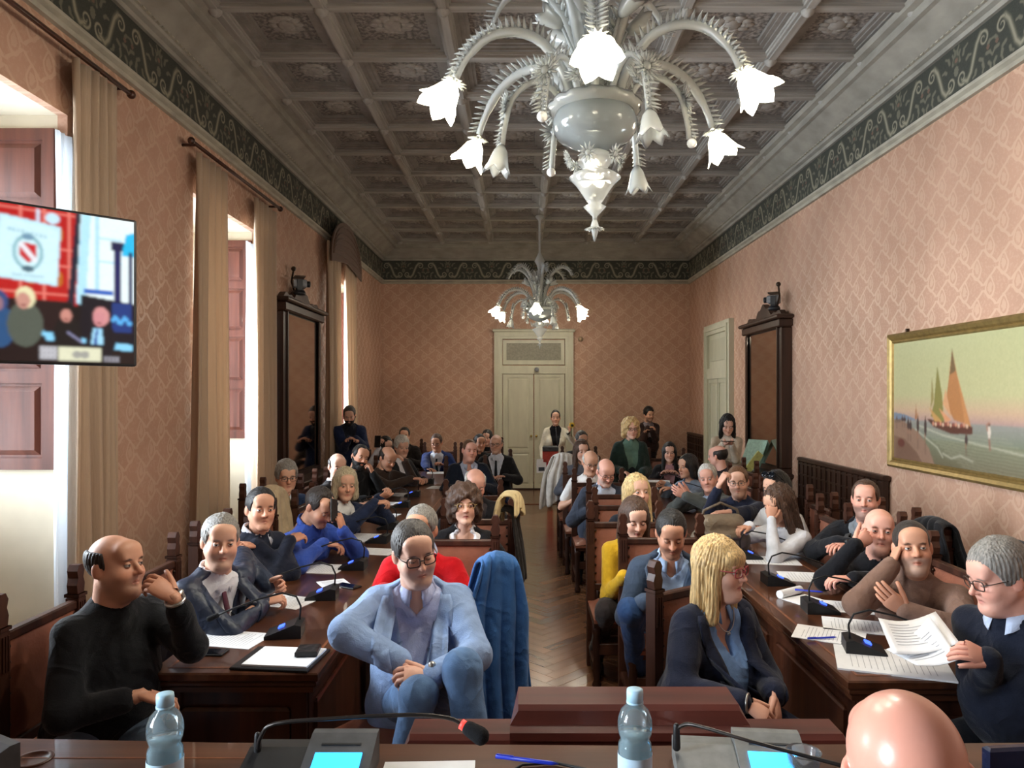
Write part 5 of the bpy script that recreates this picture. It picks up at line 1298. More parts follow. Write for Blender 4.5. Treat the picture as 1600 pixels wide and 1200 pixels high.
R3.poly([(.735, 0), (.76, 0), (.72, .72), (.69, .72)], (.10, .12, .20)); R3.poly([(.755, 0), (1, 0), (1, .64), (.735, .60)], (.93, .99, 1)); R3.poly([(.76, 0), (.80, 0), (.775, .62), (.735, .60)], (.72, .92, 1))
for q in ((.83, .14, .94, .15), (.83, .30, .94, .31), (.82, .0, .835, .5)): R3.rect(*q, (.70, .90, 1))
R3.rect(.905, .16, .935, .58, (.05, .08, .35)); R3.rect(.89, .16, .99, .22, (.05, .08, .28)); R3.poly([(.96, .10), (1, .08), (1, .25), (.94, .25)], (.10, .75, .95)); R3.rect(.975, .22, .99, .6, (.05, .15, .35))
R3.rect(.77, .50, .90, .53, (.05, .35, .75)); R3.poly([(.755, .54), (1, .58), (1, .95), (.75, .90)], (.03, .04, .10)); R3.rect(.895, .58, .985, .78, (.08, .22, .50)); 
for k in range(10): R3.ell(.90 + .009 * k, .70 + .02 * math.sin(k * 5.), .008, .016, (.35, .70, .95))
R3.rect(-1, .60, .72, .80, (.13, .07, .08)); R3.poly([(-1, .76), (.30, .78), (.72, .84), (1, .92), (1, 1), (-1, 1)], (.10, .05, .06))
for (x0, y0, x1, y1) in ((.36, .775, .47, .82), (.49, .78, .60, .825), (.58, .80, .70, .84), (.60, .82, .80, .87), (.86, .85, .99, .91), (.05, .76, .2, .80)): R3.poly([(x0, y0), (x1, y0 + .015), (x1, y1), (x0 + .01, y1 - .01)], (.55, .85, 1))
def figure(x, y, s, hair_, face_, body): R3.ell(x, y + .19 * s, .085 * s, .17 * s, body); R3.ell(x, y - .012 * s, .047 * s, .082 * s, hair_); R3.ell(x - .01 * s, y + .012 * s, .033 * s, .062 * s, face_); R3.ell(x - .01 * s, y + .045 * s, .014 * s, .008 * s, (.5, .25, .25))
figure(.42, .63, .8, (.2, .3, .5), (.6, .45, .5), (.15, .32, .50)); figure(.525, .60, .85, (.93, .90, .72), (.80, .58, .52), (.33, .36, .32)); figure(.70, .68, .72, (.05, .04, .05), (.80, .55, .50), (.06, .06, .07)); figure(.845, .69, .80, (.85, .58, .58), (.84, .56, .58), (.05, .05, .10))
R3.poly([(.81, .765), (.85, .765), (.855, .87), (.80, .87)], (.65, .88, 1)); R3.poly([(.823, .77), (.832, .77), (.826, .87), (.812, .87)], (.10, .25, .6)); R3.stroke([(.70, .80), (.76, .86)], .006, (.6, .6, .75), 1.77)
R3.rect(.66, .895, .845, .985, (.90, .90, .78)); R3.ell(.74, .945, .022, .025, (.65, .65, .62)); R3.ell(.775, .945, .018, .025, (.65, .65, .62))
for k in range(4):
    for j in range(3): R3.stroke([(.585 + .018 * k, .90 + .028 * j), (.597 + .018 * k, .922 + .028 * j)], .005, (.85, .85, .88), 1.77); R3.stroke([(.597 + .018 * k, .90 + .028 * j), (.585 + .018 * k, .922 + .028 * j)], .005, (.85, .85, .88), 1.77)
for k in range(4): R3.stroke([(.86 + .018 * k, .955), (.872 + .018 * k, .985)], .004, (.75, .75, .8), 1.77); R3.stroke([(.872 + .018 * k, .955), (.86 + .018 * k, .985)], .004, (.75, .75, .8), 1.77)
R3.a *= 1 + .18 * (np.random.RandomState(1).rand(164, 290, 1) - .5); R3.soften(3); c = R3.mesh('screen', TWD - .024, TH - .024, attr_mat('screen_picture', rough=.15, emission=.8), r); c.location = (0, -.003, 0)
m = MB().box((-.2, .05, -.15), (.2, .075, .15)); M0 = Matrix.Rotation(math.radians(45), 4, 'Z')
m.build('mount_plate', DEV, r); ra = Matrix.Rotation(-math.radians(45), 4, 'Z') @ Vector((LEFT + 2.235 - .0, .55, 0)); MB().tube([(0, .075, 0), (.05, .2, 0), (ra.x, ra.y, 0)], .02, 8).build('wall_arm', DEV, r, True)

# ------------------------------------------------------------------ small things
PAPER = pm('paper', '#e9eaec', rough=.8, var=.02); INK = pm('ink', '#a4a6ab', rough=.8, var=.02); BLK = pm('black_plastic', '#191a1c', rough=.45); BLUE_LED = emit('blue_button', (.04, .10, .9), 2.2); FOAM = pm('foam', '#101114', rough=.95, bump=.3, bscale=300)
LCD = emit('cyan_lcd', (.02, .42, 1.0), 2.6); RED = pm('red_ring', '#c0392b', rough=.4); GREYU = pm('grey_plastic', '#6f716f', rough=.5); DGREYU = pm('dark_grey_plastic', '#434446', rough=.5); BLUEPEN = pm('blue_pen', '#2338b8', rough=.3)
def sheet(p, label, w_=.21, h_=.297, rz=0, n_=1, printed=True, lift=0, curl=0., cat='paper'):
    """one sheet or a small stack with lines of print"""
    r = empty('paper_sheet' if n_ == 1 else 'paper_stack', (p[0], p[1], p[2] + lift), math.radians(rz), label, cat)
    t = .0015 * n_ + .001; k = 8; vs, fs = [], []
    for j in range(k + 1):
        for i in range(3): v = j / k; vs.append((-w_ / 2 + w_ * i / 2, -h_ / 2 + h_ * v, t + curl * (2 * v - 1) ** 2 * max(0, 2 * v - 1)))
    for j in range(k):
        for i in range(2): a = j * 3 + i; fs.append((a, a + 1, a + 4, a + 3))
    o = MB().add(vs, fs).build('sheet', PAPER, r); md = o.modifiers.new('s', 'SOLIDIFY'); md.thickness = t; md.offset = -1
    if printed:
        m = MB()
        for j in range(14): m.box((-w_ * .38, h_ * (.36 - .055 * j), t + .0003), (w_ * (.38 - .25 * ((j * 7) % 4 == 0)), h_ * (.36 - .055 * j) + .0022, t + .0006))
        q = m.build('printed_lines', INK, r); q['kind'] = 'stuff'
    return r
def desk_mic(p, label, rz=0, reach=.30, tip=None):
    """table unit: wedge base, blue key, gooseneck and foam tip; local -X is where the speaker sits"""
    r = empty('desk_microphone', p, math.radians(rz), label, 'microphone')
    MB().prism([(-.085, 0), (.075, 0), (.075, .055), (.045, .062), (-.06, .022), (-.085, .014)], -.065, .065, (0, 2, 1)).build('base', BLK, r)
    MB().box((-.012, -.02, .041), (.014, .02, .047), M=Matrix.Rotation(-.36, 4, 'Y') @ Matrix.Translation((-.005, 0, .0015))).build('key', BLUE_LED, r)
    g = [(.055, .03, .05), (.060, .03, .12), (.040, .03, .165), (-.02, .025, .185), (-.12, .01, .165), (-reach * .8, 0, .125), (-reach, 0, .10)]
    pts = [Vector(g[i]).lerp(Vector(g[i + 1]), t) for i in range(len(g) - 1) for t in (0, .5)] + [Vector(g[-1])]
    MB().tube(pts, .0045, 7).build('gooseneck', BLK, r, True); d = (pts[-1] - pts[-2]).normalized(); MB().capsule(pts[-1], pts[-1] + d * .035, .011, .013, 10).build('foam_tip', FOAM, r, True)
    return r
Lm = [(447, 992, 'black desk microphone nearest the camera on the left table', 8), (505, 934, 'second black desk microphone on the left table by the grey haired man', 5), (553, 888, 'third black desk microphone on the left table by the white sheet', 0), (592, 847, 'fourth black desk microphone on the left table beside the large papers', -5),
      (607, 826, 'fifth black desk microphone on the left table near the blue sweater', 0), (628, 792, 'sixth black desk microphone on the left table before the bobbed woman', 0), (645, 775, 'seventh black desk microphone on the left table near its middle', 0), (668, 755, 'farthest black desk microphone on the left table', 0)]
for (u, v, lb, rz) in Lm: p = PZ(u, v, TT); desk_mic((max(TLX[0] + .1, min(TLX[1] - .1, p.x)), p.y, TT), lb, rz)
Rm = [(1348, 1018, 'black desk microphone nearest the camera on the right table', 165), (1280, 955, 'second black desk microphone on the right table by the rolled sheet', 175), (1214, 912, 'third black desk microphone on the right table behind the blonde woman', 180), (1168, 872, 'fourth black desk microphone on the right table', 180), (1062, 781, 'fifth black desk microphone on the right table by the clasped hands', 180), (1040, 765, 'farthest black desk microphone on the right table', 180)]
for (u, v, lb, rz) in Rm: p = PZ(u, v, TT); desk_mic((max(TRX[0] + .1, min(TRX[1] - .1, p.x)), p.y, TT), lb, rz)
Ls = [(362, 999, 'white sheet beside the phone on the left table', 78, 1, .21, .297), (497, 889, 'white sheet between the second and third left microphones', 82, 2, .24, .32), (445, 940, 'white sheet under the clasped hands of the grey haired man', 70, 1, .21, .297), (523, 913, 'small white sheet crumpled under the second left microphone', 30, 1, .16, .2),
      (556, 840, 'broad overlapping white papers in front of the blue sweater', 80, 3, .30, .36), (588, 862, 'white sheet with a pen near the red sweater', 80, 1, .21, .26), (592, 806, 'white sheet in front of the bobbed woman', 80, 2, .24, .34), (613, 787, 'white sheet beside the extended arm on the left table', 85, 1, .21, .297), (632, 773, 'white sheet at the bearded man place on the left table', 80, 1, .24, .3), (684, 739, 'white sheet in front of the tie wearing man at the far left end', 5, 1, .3, .25), (692, 762, 'white sheet before the bald man in the open collar', 80, 1, .24, .3)]
for (u, v, lb, rz, n_, a, b_) in Ls: p = PZ(u, v, TT); sheet((max(TLX[0] + .16, min(TLX[1] - .15, p.x)), p.y, TT), lb, a, b_, rz, n_)
Rs = [(1272, 993, 'white sheet under the blue pen on the right table', 62, 1, .21, .297), (1338, 978, 'white sheet behind the nearest right microphone', 70, 1, .21, .297), (1350, 950, 'white sheet in front of the tan turtleneck man', 75, 1, .21, .297), (1262, 902, 'white sheet in front of the bald man in black', 80, 1, .24, .32), (1205, 876, 'white sheet in front of the bearded man in grey shirt', 82, 1, .24, .34), (1155, 817, 'white sheet by the woman in white on the right table', 80, 1, .21, .297), (1085, 774, 'white sheet before the man with his hand on his brow', 80, 1, .24, .3), (1060, 763, 'white sheet under the grey suited man hands', 80, 1, .24, .3), (1030, 752, 'white sheet by the dark haired woman in blue', 80, 1, .24, .3), (985, 739, 'long white sheet at the far right table end', 10, 1, .4, .25)]
for (u, v, lb, rz, n_, a, b_) in Rs: p = PZ(u, v, TT); sheet((max(TRX[0] + .15, min(TRX[1] - .15, p.x)), p.y, TT), lb, a, b_, rz, n_)
# pad, phone and cigarette-pack sized box at the near end of the left table
p = PZ(440, 1032, TT); r = empty('notepad', p, math.radians(84), 'white notepad on a black folder at the near end of the left table', 'notepad')
MB().box((-.125, -.16, 0), (.125, .16, .012), bev=.003).build('folder', BLK, r); MB().box((-.105, -.15, .012), (.105, .12, .019)).build('pages', PAPER, r)
m = MB().box((-.045, -.05, 0), (.045, .05, .022), bev=.004); thing1('wallet', m, cloth('#1a1a1c', 'leather'), 'small black wallet lying on the white notepad', 'wallet', loc=(p.x + .10, p.y + .03, TT + .02), rz=.1)
def phone(p, label, rz=0):
    r = empty('smartphone', p, math.radians(rz), label, 'phone'); MB().box((-.037, -.075, 0), (.037, .075, .009), bev=.003).build('case', BLK, r); MB().box((-.033, -.07, .009), (.033, .07, .0098)).build('screen', pm('phone_glass', '#0b0c10', rough=.08, var=.01), r); return r
phone(PZ(325, 1021, TT), 'black smartphone lying on the left table near its end', 88); phone(PZ(543, 917, TT), 'dark smartphone lying by the second left microphone', 60)
def pen(p, label, rz, mat=BLUEPEN):
    r = empty('pen', (p[0], p[1], p[2]), math.radians(rz), label, 'pen'); MB().tube([(-.07, 0, .006), (.055, 0, .006), (.07, 0, .006)], [.0045, .0045, .001], 8).build('barrel', mat, r, True); MB().box((-.068, -.0015, .010), (-.03, .0015, .012)).build('clip', mat, r); return r
q = PZ(1285, 1000, TT); pen((q.x, q.y, TT + .004), 'blue pen on the white sheet on the right table', 8); q = PZ(1262, 942, TT); pen((q.x, q.y - .02, TT + .062), 'blue pen lying across the second right microphone', -20)
q = PZ(1228, 932, TT); m = MB()
pts = [(.10 * math.cos(t) * (1 - .0), .03 * math.sin(t), .03 + .025 * math.sin(t)) for t in np.linspace(0, 1, 2)]
m.tube([(-.09, 0, .022), (.09, .02, .022)], .022, 12); m.box((-.09, -.14, 0), (.09, -.01, .003)); thing1('rolled_sheet', m, PAPER, 'half rolled white sheet by the second right microphone', 'paper', loc=(q.x + .03, q.y, TT), rz=.5)
# reading papers spread at the near right end
q = PZ(1425, 1040, TT); sheet((1.50, 2.99, TT), 'open white dossier lying under the held pages on the right table', .30, .42, 70, 4)
# bench things
def bench_unit(p, label, rz, disp, sideg):
    r = empty('conference_unit', p, math.radians(rz), label, 'microphone unit')
    MB().prism([(-.09, 0), (.09, 0), (.09, .048), (.05, .050), (-.09, .014)], -.075, .055, (1, 2, 0)).build('base', GREYU if disp else BLK, r)
    g = MB()
    for k in range(9): g.box((-.068 + k * .0085, -.07, .028), (-.064 + k * .0085, .06, .031), M=Matrix.Translation((0, .0, -.008)) @ Matrix.Rotation(.25, 4, 'X') @ Matrix.Translation((0, 0, .012)))
    q_ = g.build('speaker_grille', BLK, r); q_['kind'] = 'stuff'
    MB().prism([(-.09, 0), (.09, 0), (.09, .072), (.07, .072), (-.09, .016)], .056, .20, (1, 2, 0)).build('console', GREYU if disp else DGREYU, r)
    MB().box((.078, -.035, 0), (.178, .015, .003), M=Matrix.Translation((0, 0, .0478)) @ Matrix.Rotation(.337, 4, 'X')).build('display', LCD, r)
    MB().box((.085, -.01, 0), (.17, -.005, .002), M=Matrix.Translation((0, .045, .0635)) @ Matrix.Rotation(.337, 4, 'X')).build('slot', BLK, r)
    return r
u1 = bench_unit((-.52, 1.56, DZ), 'dark conference unit with cyan display left of the printed sheet', 0, False, 1); u2 = bench_unit((.405, 1.575, DZ), 'grey conference unit with cyan display beside the right bottle', -6, True, 1); u3 = bench_unit((-1.30, 1.60, DZ), 'dark conference unit with blue display at the far left', -28, False, 1)
def bench_mic(pts, label, ring=True):
    r = empty('gooseneck_microphone', pts[0], 0, label, 'microphone'); P0 = Vector(pts[0]); q_ = [Vector(x) - P0 for x in pts]; n_ = len(q_); pp = []
    for i in range(n_ - 1):
        a, b_, c, d = q_[max(i - 1, 0)], q_[i], q_[i + 1], q_[min(i + 2, n_ - 1)]
        for t in (0, .25, .5, .75): pp.append(.5 * ((2 * b_) + (c - a) * t + (2 * a - 5 * b_ + 4 * c - d) * t * t + (3 * b_ - a - 3 * c + d) * t ** 3))
    pp.append(q_[-1]); MB().tube(pp, .0042, 8).build('gooseneck', pm('gun_metal', '#3a3634', rough=.3, metal=.7), r, True); MB().capsule(pp[0] - Vector((0, 0, .01)), pp[0] + Vector((0, 0, .035)), .009, .007, 10).build('socket', BLK, r, True)
    d = (pp[-1] - pp[-2]).normalized()
    if ring: MB().tube([pp[-1] - d * .002, pp[-1] + d * .008], .0105, 12).build('light_ring', emit('red_ring_light', (.8, .05, .04), 1.2), r, True)
    MB().capsule(pp[-1] + d * .018, pp[-1] + d * .045, .0155, .0185, 12).build('foam_tip', FOAM, r, True); return r
bench_mic([(-.575, 1.60, 1.075), P(408, 1150, 1.58), P(430, 1131, 1.57), P(520, 1123, 1.56), P(640, 1117, 1.54), P(700, 1122, 1.53), P(722, 1132, 1.52)], 'gooseneck microphone with red ring arching above the printed sheet')
bench_mic([P(1057, 1160, 1.60), P(1056, 1143, 1.60), P(1068, 1133, 1.59), P(1090, 1134, 1.57), P(1180, 1160, 1.50), P(1300, 1192, 1.42), P(1345, 1205, 1.40)], 'gooseneck microphone of the grey unit leaning down to the right', False)
PET = glassy('pet_plastic', (.72, .90, .97), transp=.80, rough=.05); WATER = glassy('bottled_water', (.74, .92, .98), transp=.66, rough=.03); CAPM = pm('cap_blue', '#b2daf0', rough=.4); LABELM = pm('bottle_label', '#b9d4e6', rough=.5, var=.04)
def bottle(p, label):
    r = empty('water_bottle', p, 0, label, 'bottle'); wv = [(.03, 0), (.031, .004), (.0315, .02), (.029, .03), (.0315, .04), (.0315, .160), (.0305, .168), (.0265, .176), (.0305, .186), (.0325, .200), (.0315, .214), (.026, .229), (.0155, .240), (.0130, .244), (.0125, .25)]
    MB().lathe(wv, 24).build('plastic_body', PET, r, True)
    MB().lathe([(.0155, .247), (.0158, .262), (.0150, .268), (.010, .2695), (0, .2695)], 20).lathe([(.0160, .243), (.0160, .2465)], 20).build('cap', CAPM, r, True)
    MB().lathe([(.0285, .003), (.0298, .12), (.0298, .162), (.0250, .176), (.0295, .188), (0, .188)], 20).build('water', WATER, r, True)
    MB().lathe([(.0322, .075), (.0322, .150)], 28, cap=False).build('label_band', LABELM, r, True)
    cu = D.curves.new('lettering', 'FONT'); cu.body = 'nerea'; cu.size = .026; cu.align_x = 'CENTER'; t = D.objects.new('lettering', cu); COL.objects.link(t)
    dg = bpy.context.evaluated_depsgraph_get(); me = D.meshes.new_from_object(t.evaluated_get(dg)); D.objects.remove(t)
    for v in me.vertices: a = v.co.x / .0325; z = v.co.y; v.co = (.0327 * math.sin(a), -.0327 * math.cos(a), .112 + z)
    me.materials.clear(); me.materials.append(pm('label_ink', '#3d4a63', rough=.6)); link('lettering', me, r)
    return r
bottle((PX := P(258, 1085, 1.36)).to_tuple()[:2] + (DZ,), 'blue tinted water bottle standing left on the foreground bench'); bottle(P(992, 1080, 1.38).to_tuple()[:2] + (DZ,), 'water bottle with printed label right of centre on the foreground bench')
p = P(662, 1186, 1.5); sheet((-.20, 1.50, DZ), 'printed white sheet on the foreground bench beside the cyan display', .20, .28, 2, 2, True)
m = MB().lathe([(.024, 0), (.026, .002), (.034, .075), (.036, .08), (.034, .08), (.0325, .075), (.025, .006), (0, .005)], 24); thing1('plastic_cup', m, glassy('clear_plastic', (.9, .92, .93), transp=.8), 'clear plastic cup beside the bald head in the foreground', 'cup', smooth=True, loc=(.585, 1.53, DZ))
pen((.01, 1.60, DZ + .02), 'blue pen propped on the cable behind the right bottle', -14)
m = MB().tube([(-.06, .0, .006), (-.02, .05, .006), (.05, .06, .006), (.12, .03, .006), (.13, -.03, .006), (.06, -.08, .006)], .0035, 6); thing1('cable', m, BLK, 'thin black cable loop on the bench beside the right bottle', 'cable', smooth=True, loc=(.02, 1.57, DZ))
m = MB().lathe([(.0, .0005), (.03, .0005), (.032, .003), (.040, .003), (.042, 0)], 24); thing1('cable_grommet', m, WALNUT, 'round brown cable grommet set in the bench at the left', 'grommet', smooth=True, loc=(-1.10, 1.655, DZ))
m = MB().box((-.12, -.012, 0), (.12, .012, .06), bev=.006).box((-.06, -.04, 0), (.06, .04, .008)); thing1('name_stand', m, pm('navy_gloss', '#16203a', rough=.15), 'dark glossy stand on the bench at the far right edge', 'stand', loc=(1.12, 1.60, DZ), rz=.1)

# coats, bags and folders
def draped_coat(loc, rz, label, col, w_=.34, front=.62, back=.55, kind='cloth', seed=0, top=1.06, cat='coat', nm='coat'):
    """a coat hung over a chair corner: shoulders at the top, long folds both ways; local y is across the chair back"""
    rg = np.random.RandomState(seed); nu, nv = 30, 36; V = np.zeros((nu + 1, nv + 1, 3)); ph = rg.rand(4) * 6
    for i in range(nu + 1):
        s = i / nu * 2 - 1
        for j in range(nv + 1):
            t = j / nv; L = front + back; d = t * L - back; side = 1 if d > 0 else -1; ad = abs(d); rr = .05
            if ad < rr * 1.57: a = ad / rr; y = side * rr * math.sin(a); z = top - rr * (1 - math.cos(a))
            else: y = side * (rr + .10 * (ad - rr * 1.57)); z = top - rr - (ad - rr * 1.57)
            fold = (.010 + .024 * min(1, ad / .4)) * math.sin(2 * PI * 1.1 * s + ph[0] + 2.5 * t * side) + .010 * math.sin(9 * s + 6 * ad + ph[1])
            hem = (.03 * math.sin(5 * s + ph[2])) * (ad / max(front, back)); wd = w_ / 2 * (.55 + .45 * min(1, ad / .25)) * (1 + .10 * ad)
            V[i, j] = (s * wd + .02 * math.sin(7 * t + ph[3]), y + side * abs(fold) + .0, z + hem - .03 * s * s)
    idx = np.arange((nu + 1) * (nv + 1)).reshape(nu + 1, nv + 1); F_ = np.stack([idx[:-1, :-1].ravel(), idx[1:, :-1].ravel(), idx[1:, 1:].ravel(), idx[:-1, 1:].ravel()], 1)
    o = npmesh(nm, V.reshape(-1, 3), F_, cloth(col, kind)); md = o.modifiers.new('s', 'SOLIDIFY'); md.thickness = .016; md.offset = 0; sb = o.modifiers.new('b', 'SUBSURF'); sb.levels = 1; sb.render_levels = 1
    o.location = loc; o.rotation_euler = (0, 0, math.radians(rz)); return tag(o, label, cat)

# ------------------------------------------------------------------ the people
def seat_for(p, desc, yaw=None, back=.03, dx=0.):
    h = p['hip']; F = p['lg'][0][3]; y = math.degrees(math.atan2(F.x, -F.y)) if yaw is None else yaw
    a = math.radians(y); f = Vector((math.sin(a), -math.cos(a), 0)); c = h + f * (.0 + back) + Vector((dx, 0, 0)); return chair(c.x, c.y, y, 'high backed brown leather chair ' + desc)
D_ = lambda *a: Vector(a)
METAL = pm('watch_steel', '#b9b9b4', rough=.3, metal=.9)
NAVY, BLACK_, DARK = '#1d2230', '#16171a', '#202124'
# --- left block, window side
p = person('bald man in black sweater at the left with hand to mouth', (182, 884, 2.88), (76, -5, 2), 66, 'tan', ('horseshoe', 'dark'), fat=.7, w=1.08, top=('sweater', BLACK_), trousers='#66788c', tkind='denim', stub=('dark', .28), res=.012, hres=.0045, sleeve=.75,
    L=dict(at=P(272, 934, 2.80), pole=D_(.6, .1, -1), d=D_(-.75, -.1, .6), n=D_(-.5, .5, -.6), curl=(30, 38, 44, 50), thumb=45), R=dict(at=P(222, 1086, 2.72), pole=D_(-.6, -.5, -.6), d=D_(.9, .1, -.25), n=D_(0, 0, -1), curl=30), legs=dict(yaw=40), lid=.35)
watch(p, 'L', METAL); seat_for(p, 'under the bald man in black sweater', 90, -.02)
p = person('grey haired man in navy leather jacket leaning on the left table', (345, 846, 3.55), (30, 3, 3), 62, 'mid', ('short', 'grey'), fat=.3, top=('jacket', '#2a3346', 'leather', .30), shirt='#dfe0e4', tie='#5a3340', trousers='#2c3a55', tkind='denim', res=.012, hres=.0045,
    R=dict(at=P(408, 942, 3.62), pole=D_(-.3, -1, -.3), d=D_(.85, .4, .15), n=D_(.1, .3, -1), curl=45), L=dict(at=P(418, 915, 3.85), pole=D_(.2, 1, -.2), d=D_(.9, -.15, .05), n=D_(.2, -.9, -.3), curl=50), stub=('grey', .25))
seat_for(p, 'under the grey haired man in navy leather', 90)
p = person('dark haired man in navy sweater with folded arms', (408, 796, 4.4), (34, -2, 3), 60, 'tan', ('short', 'black'), top=('sweater', '#1c2130'), shirt='#cfd3dd', trousers=DARK, res=.013,
    R=dict(at=P(452, 846, 4.42), pole=D_(-.4, -.8, -.8), d=D_(.4, .6, .2), n=D_(-.3, 0, -1)), L=dict(at=P(400, 852, 4.32), pole=D_(.8, .4, -.7), d=D_(-.5, -.8, .2), n=D_(0, .5, -1)))
seat_for(p, 'under the dark haired man with folded arms', 90)
p = person('balding man in royal blue sweater bending over a phone', (500, 792, 4.80), (60, 32, 0), 58, 'tan', ('receding', 'dark'), top=('sweater', '#3450a4'), shirt='#3f5cb0', trousers=DARK, res=.013, stub=('dark', .2),
    R=dict(at=P(505, 850, 4.70), pole=D_(-.3, -1, -.4), d=D_(.9, .2, -.1), n=D_(0, 0, -1)), L=dict(at=P(536, 830, 4.74), pole=D_(.8, .3, -.9), d=D_(-.25, -.05, 1), n=D_(-1, .2, 0), curl=45), lid=.9)
watch(p, 'L', BLK); ph_ = phone(P(521, 798, 4.72), 'dark phone held to the ear by the blue sweater man', 20); ph_.rotation_euler = (1.35, .3, 1.2); seat_for(p, 'under the man in royal blue sweater', 90)
p = person('grey haired man with glasses in blue suit, hand on chin', (448, 746, 6.15), (28, 4, 0), 50, 'mid', ('shortthick', 'grey'), top=('jacket', '#2f4468'), shirt='#d8dde6', spec=('#2b2a2c', 'square'), res=.016, near=False, hres=.006,
    R=dict(at=P(442, 788, 6.0), pole=D_(-.4, -.6, -1), d=D_(.2, -.1, 1), n=D_(0, .9, .1), curl=55)); seat_for(p, 'under the man in blue suit with glasses', 90)
p = person('woman with pale bobbed hair stretching her arm on the table', (540, 757, 5.75), (25, 6, 3), 55, 'mid', ('bob', 'greyblond'), fem=True, top=('jacket', '#212b45'), shirt='#eceae6', res=.014, hres=.0055,
    L=dict(at=P(592, 779, 5.85), pole=D_(.3, .6, -.8), d=D_(.85, -.2, .5), n=D_(-.2, .5, .6), curl=50), R=dict(at=P(585, 786, 5.65), pole=D_(-.2, -.8, -.6), d=D_(.9, .1, .1), n=D_(0, .2, -1), curl=40)); seat_for(p, 'under the woman with pale bobbed hair', 90)
p = person('balding man mostly hidden behind the pale bobbed hair', (528, 729, 6.95), (30, 10, 0), 70, 'fair', ('horseshoe', 'dark'), top=('jacket', '#191a1e'), res=.018, near=False, hres=.007); seat_for(p, 'behind the pale bobbed woman', 90)
p = person('bearded man resting his cheek on his hand, left side', (563, 714, 7.6), (35, 8, 14), 55, 'tan', ('receding', 'black'), beard=('black', .004), top=('sweater', '#18181a'), res=.017, near=False, hres=.006,
    L=dict(at=P(583, 741, 7.55), pole=D_(.7, .2, -1), d=D_(-.35, -.05, 1), n=D_(-1, .1, 0), curl=40)); seat_for(p, 'under the bearded man resting his cheek', 90)
p = person('man in brown sweater with hand over his forehead', (606, 716, 8.0), (48, 30, 0), 60, 'tan', ('horseshoe', 'dark'), top=('sweater', '#3a2d26'), res=.017, near=False, hres=.006,
    L=dict(at=P(633, 722, 8.0), pole=D_(.9, .2, -1), d=D_(-.8, -.1, .8), n=D_(-.6, 0, -.5), curl=30), R=dict(at=P(643, 748, 7.8), pole=D_(-.2, -.8, -.5), d=D_(1, 0, 0), n=D_(0, 0, -1), curl=35)); seat_for(p, 'under the man in brown sweater', 90)
p = person('white haired man in dark clothes near the far left', (628, 699, 9.0), (30, 8, 0), 60, 'fair', ('shortthick', 'white'), top=('jacket', '#202226'), res=.02, near=False, hres=.007); seat_for(p, 'under the white haired man far left', 90)
p = person('dark haired woman in pale top holding up a phone', (603, 698, 9.45), (35, 8, 0), 50, 'fair', ('long', 'black'), fem=True, top=('shirt', '#c9c9d2'), res=.02, near=False, hres=.008, R=dict(at=P(592, 700, 9.1), pole=D_(-.5, -.2, -1), d=D_(.1, -.2, 1), n=D_(1, .2, 0), curl=45)); seat_for(p, 'under the dark haired woman with raised phone', 90)
phone(P(590, 690, 9.05), 'pale phone raised by the dark haired woman far left', 0).rotation_euler = (1.3, 0, 0)
p = person('man in dark coat seated against the far left wall', (632, 681, 11.9), (5, 4, 0), 0, 'mid', ('short', 'black'), size=1.05, top=('jacket', '#1f1a18'), shirt='#2a2624', spec=('#222222', 'square'), res=.022, near=False, hres=.008); seat_for(p, 'against the far left wall')
person('standing bearded man in navy jacket by the arched window', (546, 649, 10.2), (10, 24, 0), 20, 'fair', ('short', 'dgrey'), beard=('black', .004), top=('jacket', '#1f2a48'), shirt='#1f222c', stand=True, trousers='#1b1d24', res=.018, near=False, hres=.007,
    R=dict(at=P(545, 686, 10.0), pole=D_(-.4, .6, -.8), d=D_(.8, -.3, .1), n=D_(0, 0, -1)), L=dict(at=P(556, 685, 10.0), pole=D_(.4, .6, -.8), d=D_(-.8, -.3, .1), n=D_(0, 0, -1)))
p = person('man in blue suit and dark tie at the far left table end', (682, 692, 10.9), (-5, 16, 0), 0, 'tan', ('short', 'brown'), top=('jacket', '#2a3c70'), shirt='#dfe5f0', tie='#1f3540', spec=('#332b28', 'square'), res=.018, near=False, hres=.007, R=dict(at=P(668, 733, 10.45), pole=D_(-1, .3, -.3), d=D_(.6, -.6, 0), n=D_(0, 0, -1))); seat_for(p, 'under the man in blue suit and tie')
p = person('bald man in dark jacket and open pale collar, left aisle', (734, 704, 8.55), (22, 2, 4), 12, 'pink', ('buzz', 'lbrown'), fat=.5, w=1.1, top=('jacket', '#1c2433'), shirt='#b9c4dc', vneck=.08, res=.016, near=False, hres=.006); seat_for(p, 'under the bald man in dark jacket, left aisle')
p = person('bald man with glasses in dark suit and tie by the door', (775, 694, 9.55), (-8, 4, 0), 0, 'fair', ('horseshoethin', 'grey'), top=('jacket', '#232326'), shirt='#d8e0f0', tie='#20242c', spec=('#222222', 'square'), trousers='#2a4a80', tkind='denim', res=.017, near=False, hres=.006, stub=('grey', .2), legs=dict(yaw=15)); seat_for(p, 'under the bald man in suit by the door')
p = person('dark haired man half hidden behind the bald jacketed man', (750, 692, 10.9), (20, 6, 0), 10, 'tan', ('short', 'black'), top=('sweater', '#1a1a1c'), res=.022, near=False, hres=.008); seat_for(p, 'second last of the left aisle row')
p = person('dark haired woman at the back left of the door', (761, 684, 12.2), (-10, 6, 0), 0, 'fair', ('bob', 'black'), fem=True, top=('sweater', '#1c1c20'), res=.022, near=False, hres=.008); seat_for(p, 'last of the left aisle row')
